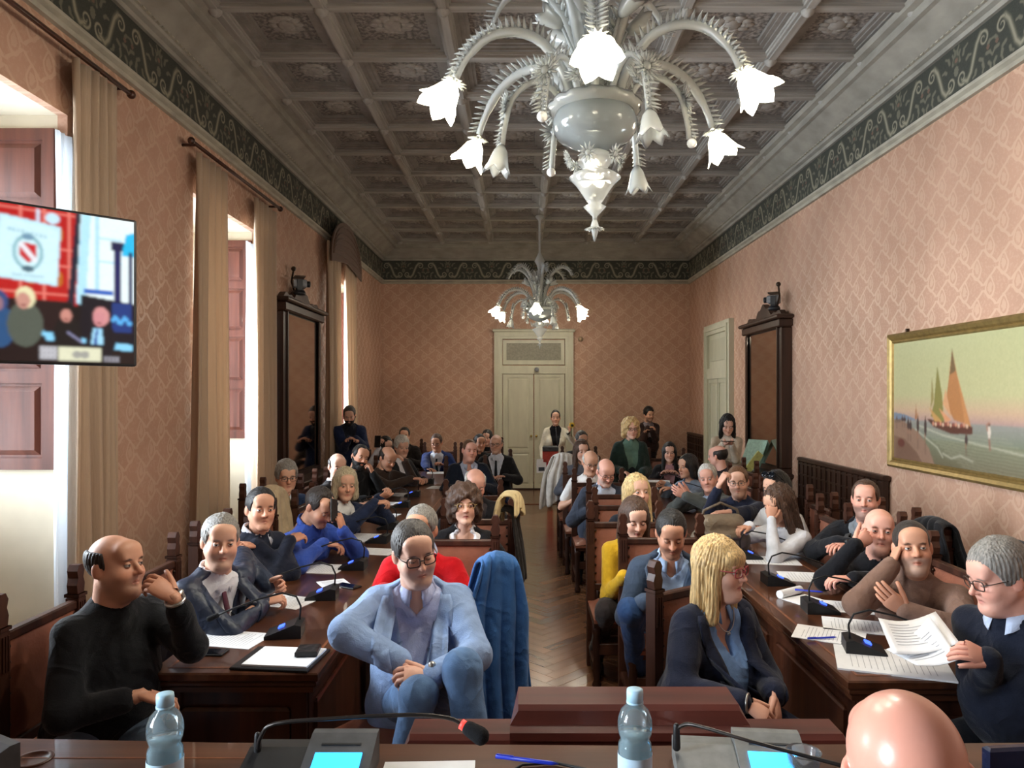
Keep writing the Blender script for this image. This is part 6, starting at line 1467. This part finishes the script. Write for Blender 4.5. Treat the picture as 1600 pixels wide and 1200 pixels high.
p = person('old bald man with white fringe looking down, left aisle', (743, 757, 5.9), (15, 24, 0), 5, 'pink', ('horseshoe', 'white'), top=('jacket', '#222124'), shirt='#3a3436', res=.015, hres=.0055, lid=.9); seat_for(p, 'under the old bald man looking down')
p = person('woman with big curly hair and round glasses in black cardigan', (726, 790, 4.75), (10, -4, 0), 5, 'fair', ('curlybig', 'brown'), fem=True, top=('cardigan', '#1a191c', 'cloth', .26), shirt='#e8e6ea', vneck=.13, spec=('#b49a66', 'round', .0016), lips='#a8534c', collar=False, res=.013, hres=.0045); seat_for(p, 'under the curly haired woman with round glasses', 0, .03, .08)
p = person('man in bright red sweater behind the light blue jacket', (657, 828, 3.98), (-12, 3, 0), -5, 'tan', ('short', 'grey'), fat=.4, w=1.12, top=('sweater', '#c3121d'), shirt='#b9c6e6', stub=('grey', .3), trousers='#2b2d33', res=.013, hres=.005,
    R=dict(at=P(600, 925, 3.75), pole=D_(-.4, .6, -.8), d=D_(.3, -.9, 0), n=D_(0, 0, -1)), L=dict(at=P(715, 935, 3.7), pole=D_(.4, .6, -.8), d=D_(-.3, -.9, 0), n=D_(0, 0, -1))); seat_for(p, 'under the man in bright red sweater', 0, .03, .13)
LBlue = person('man in light blue jacket and glasses with crossed hands and jeans', (648, 864, 3.02), (25, 10, -8), 4, 'fair', ('short', 'dgrey'), fat=.35, w=1.04, top=('jacket', '#8fa9d2', 'cloth', .40), shirt='#c3cdf0', vneck=.07, trousers='#5f7fa8', tkind='denim', spec=('#40302a', 'square', .0026, 1.08), stub=('grey', .22), res=.0105, hres=.0042, lid=.8, sleeve=.93,
    R=dict(at=P(628, 1036, 2.72), pole=D_(-1, -.1, .25), d=D_(.15, -.5, -.65), n=D_(.7, .2, -.5), curl=(20, 28, 34, 40)), L=dict(at=P(672, 1058, 2.66), pole=D_(1, .1, -.5), d=D_(-.85, -.2, .12), n=D_(-.2, .6, -.7), curl=(34, 38, 44, 50)),
    legs=dict(yaw=8, R=(P(655, 1085, 2.62), D_(-.50, 2.55, .1)), L=(P(722, 1045, 2.62), D_(-.10, 2.48, .16))))
watch(LBlue, 'L', METAL); c_ = seat_for(LBlue, 'with blue coat under the light blue jacket man', -35, .03, .0)
# --- right block, aisle side
RB = person('blonde woman with fringe and red glasses in navy blazer', (1126, 888, 3.1), (47, 2, 0), 28, 'fair', ('longbangs', 'blond'), fem=True, fat=.25, w=1.12, top=('jacket', '#1d2234', 'cloth', .44), shirt='#7fa9e0', vneck=.16, spec=('#a23a44', 'square', .0024), trousers='#1b2033', lips='#b5605a', res=.011, hres=.0042,
    R=dict(at=P(1165, 1098, 2.78), pole=D_(-.9, .3, -.2), d=D_(.75, -.3, -.45), n=D_(.2, .4, -.9), curl=(30, 36, 42, 48)), L=dict(at=P(1210, 1086, 2.86), pole=D_(.35, .7, -.6), d=D_(.0, -.5, -.8), n=D_(-.7, .4, -.2), curl=(30, 36, 42, 48)), legs=dict(yaw=30), sleeve=.9, lid=.5, lean=.07, seat=.52)
m = MB()
for k in (0, 1):
    S, E_, Wr, a, sg = RB['arms'][0]; d = (Wr - E_).normalized(); c = Wr + d * (.012 * k - .004); t = d.orthogonal().normalized(); b_ = d.cross(t); m.tube([c + (t * math.cos(x) + b_ * math.sin(x)) * .034 for x in [2 * PI * i / 16 for i in range(17)]], .005, 6, 0, False)
m.build('bracelets', METAL, RB['root'], True, RB['o0'])
m = MB(); m.tube([RB['NB'] + RB['Ft'] * (.060 + .03 * math.sin(t)) + RB['Rt'] * (.055 * math.cos(t)) - D_(0, 0, .09 * math.sin(t)) + D_(0, 0, .03) for t in np.linspace(0, PI, 14)], .0022, 5, 0, False); m.sphere(RB['NB'] + RB['Ft'] * .095 - D_(0, 0, .065), .008, 8, 6); m.build('necklace', METAL, RB['root'], True, RB['o0'])
seat_for(RB, 'behind the blonde woman in navy blazer', 35, .03, .10)
p = person('dark haired man in grey blue jacket looking down, right aisle', (1049, 834, 4.12), (-6, 24, 0), -4, 'tan', ('short', 'black'), w=1.04, top=('jacket', '#3c4a5e', 'denim', .30), shirt='#a9c4e8', vneck=.07, trousers='#26426b', tkind='denim', shoes='#b9bcc0', stub=('black', .3), lid=.95, res=.0125, hres=.0045,
    lean=.10, R=dict(at=P(1008, 940, 3.92), pole=D_(-.35, .6, -.8), d=D_(.6, -.6, -.1), n=D_(0, 0, -1)), L=dict(at=P(1075, 935, 3.9), pole=D_(.35, .6, -.8), d=D_(-.5, -.7, -.1), n=D_(0, 0, -1)), legs=dict(yaw=-8, R=(P(985, 955, 3.95), D_(.68, 4.25, .10)))); seat_for(p, 'under the man in grey blue jacket', 0)
p = person('brown haired woman in mustard cardigan looking down', (992, 810, 4.68), (6, 18, 0), 4, 'fair', ('long', 'brown'), fem=True, top=('sweater', '#c39a22'), trousers='#2b2422', lips='#a8544e', lid=.95, res=.013, hres=.005,
    lean=.1, R=dict(at=P(975, 900, 4.45), pole=D_(-.3, .7, -.8), d=D_(.6, -.6, 0), n=D_(0, 0, -1)), legs=dict(yaw=0, R=(D_(.52, 4.55, .52), D_(.50, 4.95, .10)), L=(D_(.78, 4.5, .52), D_(.72, 4.6, .1)))); seat_for(p, 'under the woman in mustard cardigan', 0)
p = person('long haired blonde woman in dark top gazing up, right aisle', (996, 769, 5.4), (14, -4, 0), 10, 'fair', ('wavylong', 'lblond'), fem=True, top=('sweater', '#20242e'), lips='#b05c58', res=.015, hres=.005); seat_for(p, 'under the long haired blonde woman', 0)
p = person('bald man with glasses in grey suit and tie reading', (947, 738, 6.85), (10, 26, 0), 5, 'pink', ('horseshoethin', 'grey'), top=('jacket', '#3a4150'), shirt='#c6d4ea', tie='#2f3a50', spec=('#333333', 'square'), lid=.9, res=.015, near=False, hres=.0055, stub=('white', .4)); seat_for(p, 'under the bald man in grey suit reading', 0)
chair(.82, 6.22, 0, 'high backed brown leather chair standing empty before the reading man')
p = person('white haired man with glasses in white shirt, right aisle', (923, 723, 7.6), (8, 18, 0), 0, 'mid', ('horseshoe', 'white'), top=('tshirt', '#e4e4e4'), spec=('#3a3a3a', 'square'), res=.016, near=False, hres=.006); seat_for(p, 'under the white haired man in white shirt', 0)
p = person('brown haired woman in grey with a white coat beside her', (909, 705, 8.5), (12, 4, 0), 5, 'fair', ('long', 'brown'), fem=True, top=('sweater', '#5d606a'), res=.018, near=False, hres=.006); c2 = seat_for(p, 'with white coat under the woman in grey', 0)
p = person('man in dark jacket seated behind the woman in grey', (909, 688, 10.1), (15, 12, 0), 5, 'mid', ('short', 'dgrey'), top=('jacket', '#1d1d20'), res=.02, near=False, hres=.008); seat_for(p, 'at the rear of the right aisle row', 0)
R1 = person('standing woman in cream jacket and red trousers holding a flower', (868, 653, 12.3), (0, 2, 0), 0, 'mid', ('bun', 'black'), fem=True, stand=True, top=('cardigan', '#dcd4bf', 'cloth', .5), shirt='#17171a', collar=False, trousers='#c22436', shoes='#3a2018', res=.018, near=False, hres=.007,
    L=dict(at=P(888, 676, 12.1), pole=D_(.8, .2, -1), d=D_(.5, -.3, .8), n=D_(-1, 0, 0), curl=55), R=dict(at=P(848, 716, 12.15), pole=D_(-.3, .8, -.4), d=D_(0, -.2, -1), n=D_(1, 0, 0)))
person('standing woman with blonde curls in dark green jacket', (986, 670, 8.8), (8, 4, 0), 5, 'fair', ('curlymid', 'blond'), fem=True, stand=True, w=1.1, top=('jacket', '#24342f', 'cloth', .5), shirt='#5f7d70', collar=False, trousers='#20262a', spec=('#3a2a20', 'square'), res=.015, near=False, hres=.0055,
    R=dict(at=P(972, 735, 8.6), pole=D_(-.4, .7, -.5), d=D_(.6, -.4, -.3), n=D_(0, 0, -1)), L=dict(at=P(1003, 738, 8.6), pole=D_(.4, .7, -.5), d=D_(-.6, -.4, -.3), n=D_(0, 0, -1)))
person('standing dark haired man leaning on the back wall', (1014, 648, 13.6), (20, 8, 0), 15, 'mid', ('shortthick', 'black'), stand=True, size=1.03, top=('jacket', '#3a2926'), shirt='#8a7f86', trousers='#221c1c', stub=('black', .5), res=.022, near=False, hres=.008, R=dict(at=P(1012, 668, 13.35), pole=D_(-.4, .6, -.8), d=D_(1, 0, .1), n=D_(0, 0, -1)), L=dict(at=P(1018, 672, 13.35), pole=D_(.4, .6, -.8), d=D_(-1, 0, .1), n=D_(0, 0, -1)))
p = person('dark long haired woman in black with pink top, right rear', (1046, 707, 9.6), (-8, 4, 0), -10, 'fair', ('long', 'black'), fem=True, top=('cardigan', '#191719', 'cloth', .35), shirt='#b58a90', collar=False, res=.018, near=False, hres=.007); seat_for(p, 'under the woman in black at the right rear', 0)
# --- right block, wall side (facing the left)
p = person('dark haired woman in grey blue shirt in profile', (1074, 729, 7.9), (-62, 6, 0), -50, 'mid', ('bob', 'black'), fem=True, top=('shirt', '#7d8ca0'), res=.016, near=False, hres=.006, R=dict(at=P(1048, 762, 7.7), pole=D_(-.2, .8, -.7), d=D_(-1, -.1, 0), n=D_(0, 0, -1)), L=dict(at=P(1042, 757, 7.85), pole=D_(0, -.8, -.7), d=D_(-.9, .1, .3), n=D_(0, -.5, -.5), curl=50)); seat_for(p, 'under the dark haired woman in profile', -90)
p = person('bald man seen turned away by the right mirror', (1121, 713, 8.3), (-130, 8, 0), -80, 'pink', ('horseshoe', 'dark'), top=('sweater', '#2a2326'), res=.018, near=False, hres=.007); seat_for(p, 'under the bald man turned away', -90)
p = person('white haired man in grey suit clasping his hands', (1106, 747, 6.8), (-22, 6, -8), -45, 'pink', ('short', 'white'), top=('jacket', '#5a5e5c'), shirt='#b9cdea', res=.015, near=False, hres=.0055, L=dict(at=P(1072, 775, 6.5), pole=D_(.3, -.9, -.5), d=D_(-.8, .0, .4), n=D_(.2, .7, 0), curl=25), R=dict(at=P(1076, 772, 6.65), pole=D_(-.2, .8, -.6), d=D_(-.8, -.1, .4), n=D_(.2, -.7, 0), curl=25)); seat_for(p, 'under the white haired man in grey suit', -90)
p = person('man in navy sweater and glasses with hand on his brow', (1153, 753, 6.2), (-20, 4, -4), -35, 'fair', ('short', 'lbrown'), fat=.3, top=('sweater', '#1f2438'), spec=('#2a2422', 'square'), stub=('brown', .35), res=.014, hres=.005, sleeve=.75,
    R=dict(at=P(1124, 757, 6.0), pole=D_(-.6, -.1, -1), d=D_(.5, -.05, .9), n=D_(.8, .2, -.2), curl=45), L=dict(at=P(1136, 800, 5.75), pole=D_(.4, -.8, -.5), d=D_(-.9, -.2, 0), n=D_(0, 0, -1), curl=45)); seat_for(p, 'under the man with hand on his brow', -90)
p = person('woman with long brown hair in white shirt leaning on her hand', (1216, 788, 5.0), (-62, 18, 0), -55, 'mid', ('wavylong', 'brown'), fem=True, top=('shirt', '#d6d9e0'), trousers='#3d5a86', tkind='denim', res=.013, hres=.005,
    L=dict(at=P(1205, 812, 4.92), pole=D_(-.3, -.6, -1), d=D_(.1, .1, 1), n=D_(.2, .9, 0), curl=40), R=dict(at=P(1172, 822, 4.98), pole=D_(.1, .8, -.5), d=D_(-.9, -.3, -.1), n=D_(0, 0, -1), curl=40)); seat_for(p, 'under the long haired woman in white', -90)
R17 = person('black haired woman with sunglasses pushed up on her head', (1212, 763, 5.6), (-55, 10, 0), -60, 'mid', ('bob', 'black'), fem=True, top=('shirt', '#c9c6c4'), res=.017, near=False, hres=.006); seat_for(R17, 'under the woman with raised sunglasses', -90)
g = MB(); glasses(g, 1., False, .004, 1.25)
for s in (-1, 1): g.sphere((s * .033, -.104, .004), (.028, .004, .021), 10, 6)
V_ = R17['hw'](np.array([list((Matrix.Rotation(-.75, 3, 'X') @ Vector(q)) + Vector((0, .0, .055))) for q in g.v])); g.v = [tuple(x) for x in V_]; g.build('sunglasses', pm('gloss_black', '#0c1016', rough=.08), R17['root'], True, R17['o0'])
p = person('bearded man in grey shirt and black jacket by the wall', (1352, 780, 4.85), (-30, 0, 0), -35, 'pink', ('receding', 'brown'), stub=('dgrey', .6), fat=.3, top=('jacket', '#1c1e24', 'cloth', .34), shirt='#7f8790', vneck=.08, res=.014, hres=.005, R=dict(at=P(1310, 848, 4.62), pole=D_(-.7, .2, -.5), d=D_(.8, -.5, 0), n=D_(0, 0, -1)), L=dict(at=P(1325, 850, 4.6), pole=D_(.8, -.2, -.5), d=D_(-.8, -.3, 0), n=D_(0, 0, -1))); seat_for(p, 'under the bearded man in grey shirt', -90)
p = person('bald man in black sweater touching his neck, right side', (1374, 829, 4.1), (-19, -3, 3), -38, 'pink', ('bald', 'lbrown'), fat=.2, top=('sweater', '#15161b'), stub=('dgrey', .15), res=.013, hres=.005,
    R=dict(at=P(1336, 852, 3.98), pole=D_(-.8, -.1, -.7), d=D_(.8, .1, .5), n=D_(.5, .6, .2), curl=50), L=dict(at=P(1335, 905, 3.75), pole=D_(.6, -.8, -.3), d=D_(-.9, .2, 0), n=D_(0, 0, -1))); watch(p, 'R', BLK); seat_for(p, 'under the bald man in black touching his neck', -90)
p = person('man in tan turtleneck with hand behind his neck', (1426, 856, 3.5), (-19, -7, -5), -34, 'tan', ('buzz', 'dark'), collar='turtle', fat=.2, w=1.06, top=('sweater', '#7a5f52'), stub=('grey', .45), trousers='#2a2a2e', res=.0115, hres=.0045,
    R=dict(at=P(1392, 884, 3.46), pole=D_(-.9, -.3, -.75), d=D_(.45, .25, .8), n=D_(.9, -.1, -.2), curl=35), L=dict(at=P(1415, 955, 3.24), pole=D_(.8, -.7, -.4), d=D_(-.75, .05, .6), n=D_(.5, .85, 0), curl=10)); seat_for(p, 'under the man in tan turtleneck', -90)
RR = person('grey haired man in navy sweater reading papers at the right', (1560, 902, 2.74), (-88, 16, 0), -66, 'pink', ('swept', 'grey'), fat=.5, w=1.08, top=('sweater', '#171c2a'), shirt='#c3d0e8', spec=('#3a302a', 'square', .0022), trousers='#1d2028', res=.0115, hres=.0042, lid=.9,
    R=dict(at=P(1545, 1030, 2.62), pole=D_(.3, .8, -.8), d=D_(-.8, -.1, .35), n=D_(-.2, .6, -.5), curl=(30, 40, 48, 55), thumb=25), L=dict(at=D_(1.93, 2.50, .68), pole=D_(.6, -.8, -.3), d=D_(-.9, .1, 0), n=D_(0, 0, -1)))
watch(RR, 'R', METAL); seat_for(RR, 'under the grey haired man reading papers', -90)
person('standing dark haired woman in cream looking at her phone', (1137, 664, 9.3), (-8, 24, 0), -8, 'fair', ('wavylong', 'black'), fem=True, stand=True, top=('cardigan', '#c9bba6', 'cloth', .4), shirt='#e6ddd2', collar=False, trousers='#8d7f72', res=.016, near=False, hres=.006,
    R=dict(at=P(1130, 694, 9.05), pole=D_(-.4, .6, -.8), d=D_(.8, -.3, .1), n=D_(0, 0, 1)), L=dict(at=P(1143, 694, 9.05), pole=D_(.4, .6, -.8), d=D_(-.8, -.3, .1), n=D_(0, 0, 1)))
phone(P(1137, 690, 8.92), 'phone held by the standing woman in cream', 90)
# --- the bald head close to the camera
RF = person('bald man seen from behind in the right foreground', (1414, 1212, 1.06), (166, 12, 4), 176, '#d99a86', ('bald', 'grey'), size=1.0, fat=.3, top=('jacket', '#23262e'), shirt='#dfe3ea', seat=.85, res=.014, hres=.0035,
       R=dict(at=D_(.85, 1.40, 1.09), d=D_(-.3, 1, 0)), L=dict(at=D_(.36, 1.38, 1.09), d=D_(.3, 1, 0)), legs=dict(yaw=180, R=(D_(.58, 1.25, .83), D_(.58, 1.22, .44)), L=(D_(.38, 1.25, .83), D_(.38, 1.22, .44))), trousers='#23262e', extra='shiny')
seat_for(RF, 'behind the bald man in the foreground', 180).location.z = .35

# --- things on and by them
draped_coat((-.12, LBlue['hip'].y + .05, 0), 20, 'blue quilted coat hung on the chair of the light blue man', '#3a68a3', .27, .70, .80, seed=3, top=1.17)
draped_coat((-.085, 4.95, 0), 75, 'cream jacket folded over the post beside the curly woman', '#cdb98c', .22, .20, .16, seed=5, top=1.20, cat='jacket', nm='jacket')
draped_coat((-.11, 5.02, 0), 85, 'dark patterned scarf hanging from the chair by the aisle', '#2a2624', .16, .62, .52, seed=9, top=1.10, cat='scarf', nm='scarf')
draped_coat((.47, c2.location.y + .22, 0), 20, 'white coat hung on the chair of the woman in grey', '#efeeea', .42, .66, .60, seed=11, top=1.16)
draped_coat((2.32, 4.15, 0), 100, 'black coat draped on the chair behind the bald man', '#1b1c20', .40, .40, .40, seed=13, top=1.16)
draped_coat((2.30, 3.42, 0), 95, 'black jacket draped on the chair behind the tan turtleneck', '#222226', .42, .42, .40, seed=15, top=1.17, cat='jacket', nm='jacket')
draped_coat((-1.85, 5.45, 0), 90, 'beige trench coat draped on a chair behind the blue sweater', '#b7a283', .44, .45, .40, seed=17, top=1.18)
def bag(p, rz, label):
    r = empty('leather_bag', p, math.radians(rz), label, 'bag'); m = MB(); n_ = 12
    v = Vol((-.24, -.14, -.02), (.24, .14, .34), .014); v.ell((0, 0, .11), (.19, .09, .12), .03); v.cap((-.13, 0, .08), (.13, 0, .08), .085, .085, .04); v.cap((-.10, 0, .2), (.10, 0, .2), .055, .055, .05); X, Y, Z_ = v.grid(); v.cut(-Z_ + 0 * X + 0 * Y); wrinkle(v, .004, 20, 2)
    V_, F_ = v.nets(); npmesh('body', V_, F_, cloth('#6d6152', 'leather'), r)
    v = Vol((-.2, -.16, .06), (.2, .12, .30), .014); v.cap((-.10, -.02, .215), (.10, -.02, .215), .062, .062, .03); v.cap((-.09, -.075, .13), (.09, -.075, .13), .03, .03, .06); V_, F_ = v.nets(); npmesh('flap', V_, F_, cloth('#7a6d5c', 'leather'), r)
    MB().tube([(-.16, 0, .18), (-.12, 0, .30), (0, 0, .35), (.12, 0, .30), (.16, 0, .18)], .010, 7).build('strap', cloth('#5d5144', 'leather'), r, True); MB().box((-.015, -.125, .12), (.015, -.115, .15)).build('buckle', METAL, r); return r
bag((1.36, 5.05, TT), 10, 'taupe leather satchel standing on the right table')
# flower, handbag and papers of the standing woman
r = empty('yellow_flower', P(893, 671, 12.06), 0, 'yellow flower held up by the standing woman in cream', 'flower'); MB().tube([(0, 0, -.12), (.0, 0, 0), (.005, -.01, .06)], .006, 6).build('stalk', pm('stalk_green', '#4d6a2a'), r, True)
pt = MB(); rosette(pt, (.005, -.02, .07), (0, -1, .3), .06, 14); pt.build('petals', pm('petal_yellow', '#e0b81e', rough=.6), r, True); MB().sphere((.005, -.04, .07), .022).build('centre', pm('flower_centre', '#3d3a12'), r, True)
r = empty('shoulder_bag', P(860, 708, 12.05), 0, 'dark and red shoulder bag at the standing woman hip', 'bag'); MB().box((-.13, -.05, -.16), (.13, .05, .08), bev=.02).build('body', cloth('#a23a2e', 'leather'), r); MB().box((-.13, -.06, .02), (.13, .055, .12), bev=.02).build('flap', cloth('#2a2a2c', 'leather'), r); MB().tube([(.12, 0, .10), (.10, .02, .3), (.09, .05, .42)], .008, 6).build('strap', cloth('#2a2a2c', 'leather'), r, True)
r = empty('booklet', P(846, 728, 12.0), .2, 'white booklet hanging in the standing woman hand', 'booklet'); MB().box((-.08, -.006, -.11), (.08, .006, .11)).build('cover', PAPER, r); MB().box((-.05, -.0075, -.08), (.05, -.006, -.02)).build('cover_picture', pm('cover_dark', '#3a4450'), r)
# pages held by the reading man
def held_page(label, A, B, Cc, Dd, bow, stripes=True):
    A, B, Cc, Dd = map(Vector, (A, B, Cc, Dd)); n_ = 10; o = (A + B + Cc + Dd) / 4; nr = (B - A).cross(Dd - A).normalized(); vs, fs = [], []
    f = lambda u, v: (A * (1 - u) * (1 - v) + B * u * (1 - v) + Cc * u * v + Dd * (1 - u) * v) + nr * bow * math.sin(PI * u) * (1 - .3 * v) - o
    for j in range(n_ + 1):
        for i in range(n_ + 1): vs.append(f(i / n_, j / n_))
    for j in range(n_):
        for i in range(n_): a = j * (n_ + 1) + i; fs.append((a, a + 1, a + n_ + 2, a + n_ + 1))
    r = empty('held_page', o, 0, label, 'paper'); s_ = MB().add(vs, fs).build('sheet', PAPER, r, True); md = s_.modifiers.new('s', 'SOLIDIFY'); md.thickness = .002
    m = MB()
    for j in range(8):
        v0 = .14 + .085 * j; e = .82 if j % 3 else .5; seg = 8
        for i in range(seg):
            u0, u1 = .14 + (e - .14) * i / seg, .14 + (e - .14) * (i + 1) / seg; m.add([f(u0, v0) + nr * k * .0022 for k in ()] + [f(u0, v0) - nr * .003, f(u1, v0) - nr * .003, f(u1, v0 + .018) - nr * .003, f(u0, v0 + .018) - nr * .003], [(0, 1, 2, 3)]); 
            m.add([f(u0, v0) + nr * .003, f(u1, v0) + nr * .003, f(u1, v0 + .018) + nr * .003, f(u0, v0 + .018) + nr * .003], [(0, 1, 2, 3)])
    q = m.build('printed_lines', INK, r, fixn=False); q['kind'] = 'stuff'; return r
held_page('rear white page bending up before the reading man', P(1372, 966, 2.95), P(1462, 956, 2.95), P(1500, 1005, 2.72), P(1395, 1022, 2.76), .03)
held_page('front white page held open by the reading man', P(1385, 1015, 2.86), P(1452, 962, 2.88), P(1500, 1030, 2.66), P(1432, 1040, 2.70), .02)
# folders on the right console
r = empty('green_folder', (RIGHT - .22, 9.55, .89), math.radians(-60), 'open pale green folder standing on the right console', 'folder')
for s in (-1, 1): MB().box((-.16, -.004, 0), (.16, .004, .42), M=Matrix.Rotation(s * .45, 4, 'X') @ Matrix.Translation((0, 0, -.0))).xform(Matrix.Translation((0, s * .18, 0))).build('cover', pm('folder_green', '#9cc0ae', rough=.5), r)
m = MB().box((-.045, -.012, 0), (.045, .012, .56), M=Matrix.Rotation(.70, 4, 'Y')); thing1('display_board', m, pm('board_yellow', '#b9bb72', rough=.5), 'long yellow green board leaning by the right mirror', 'board', loc=(RIGHT - .68, 9.05, .70), rz=.2)
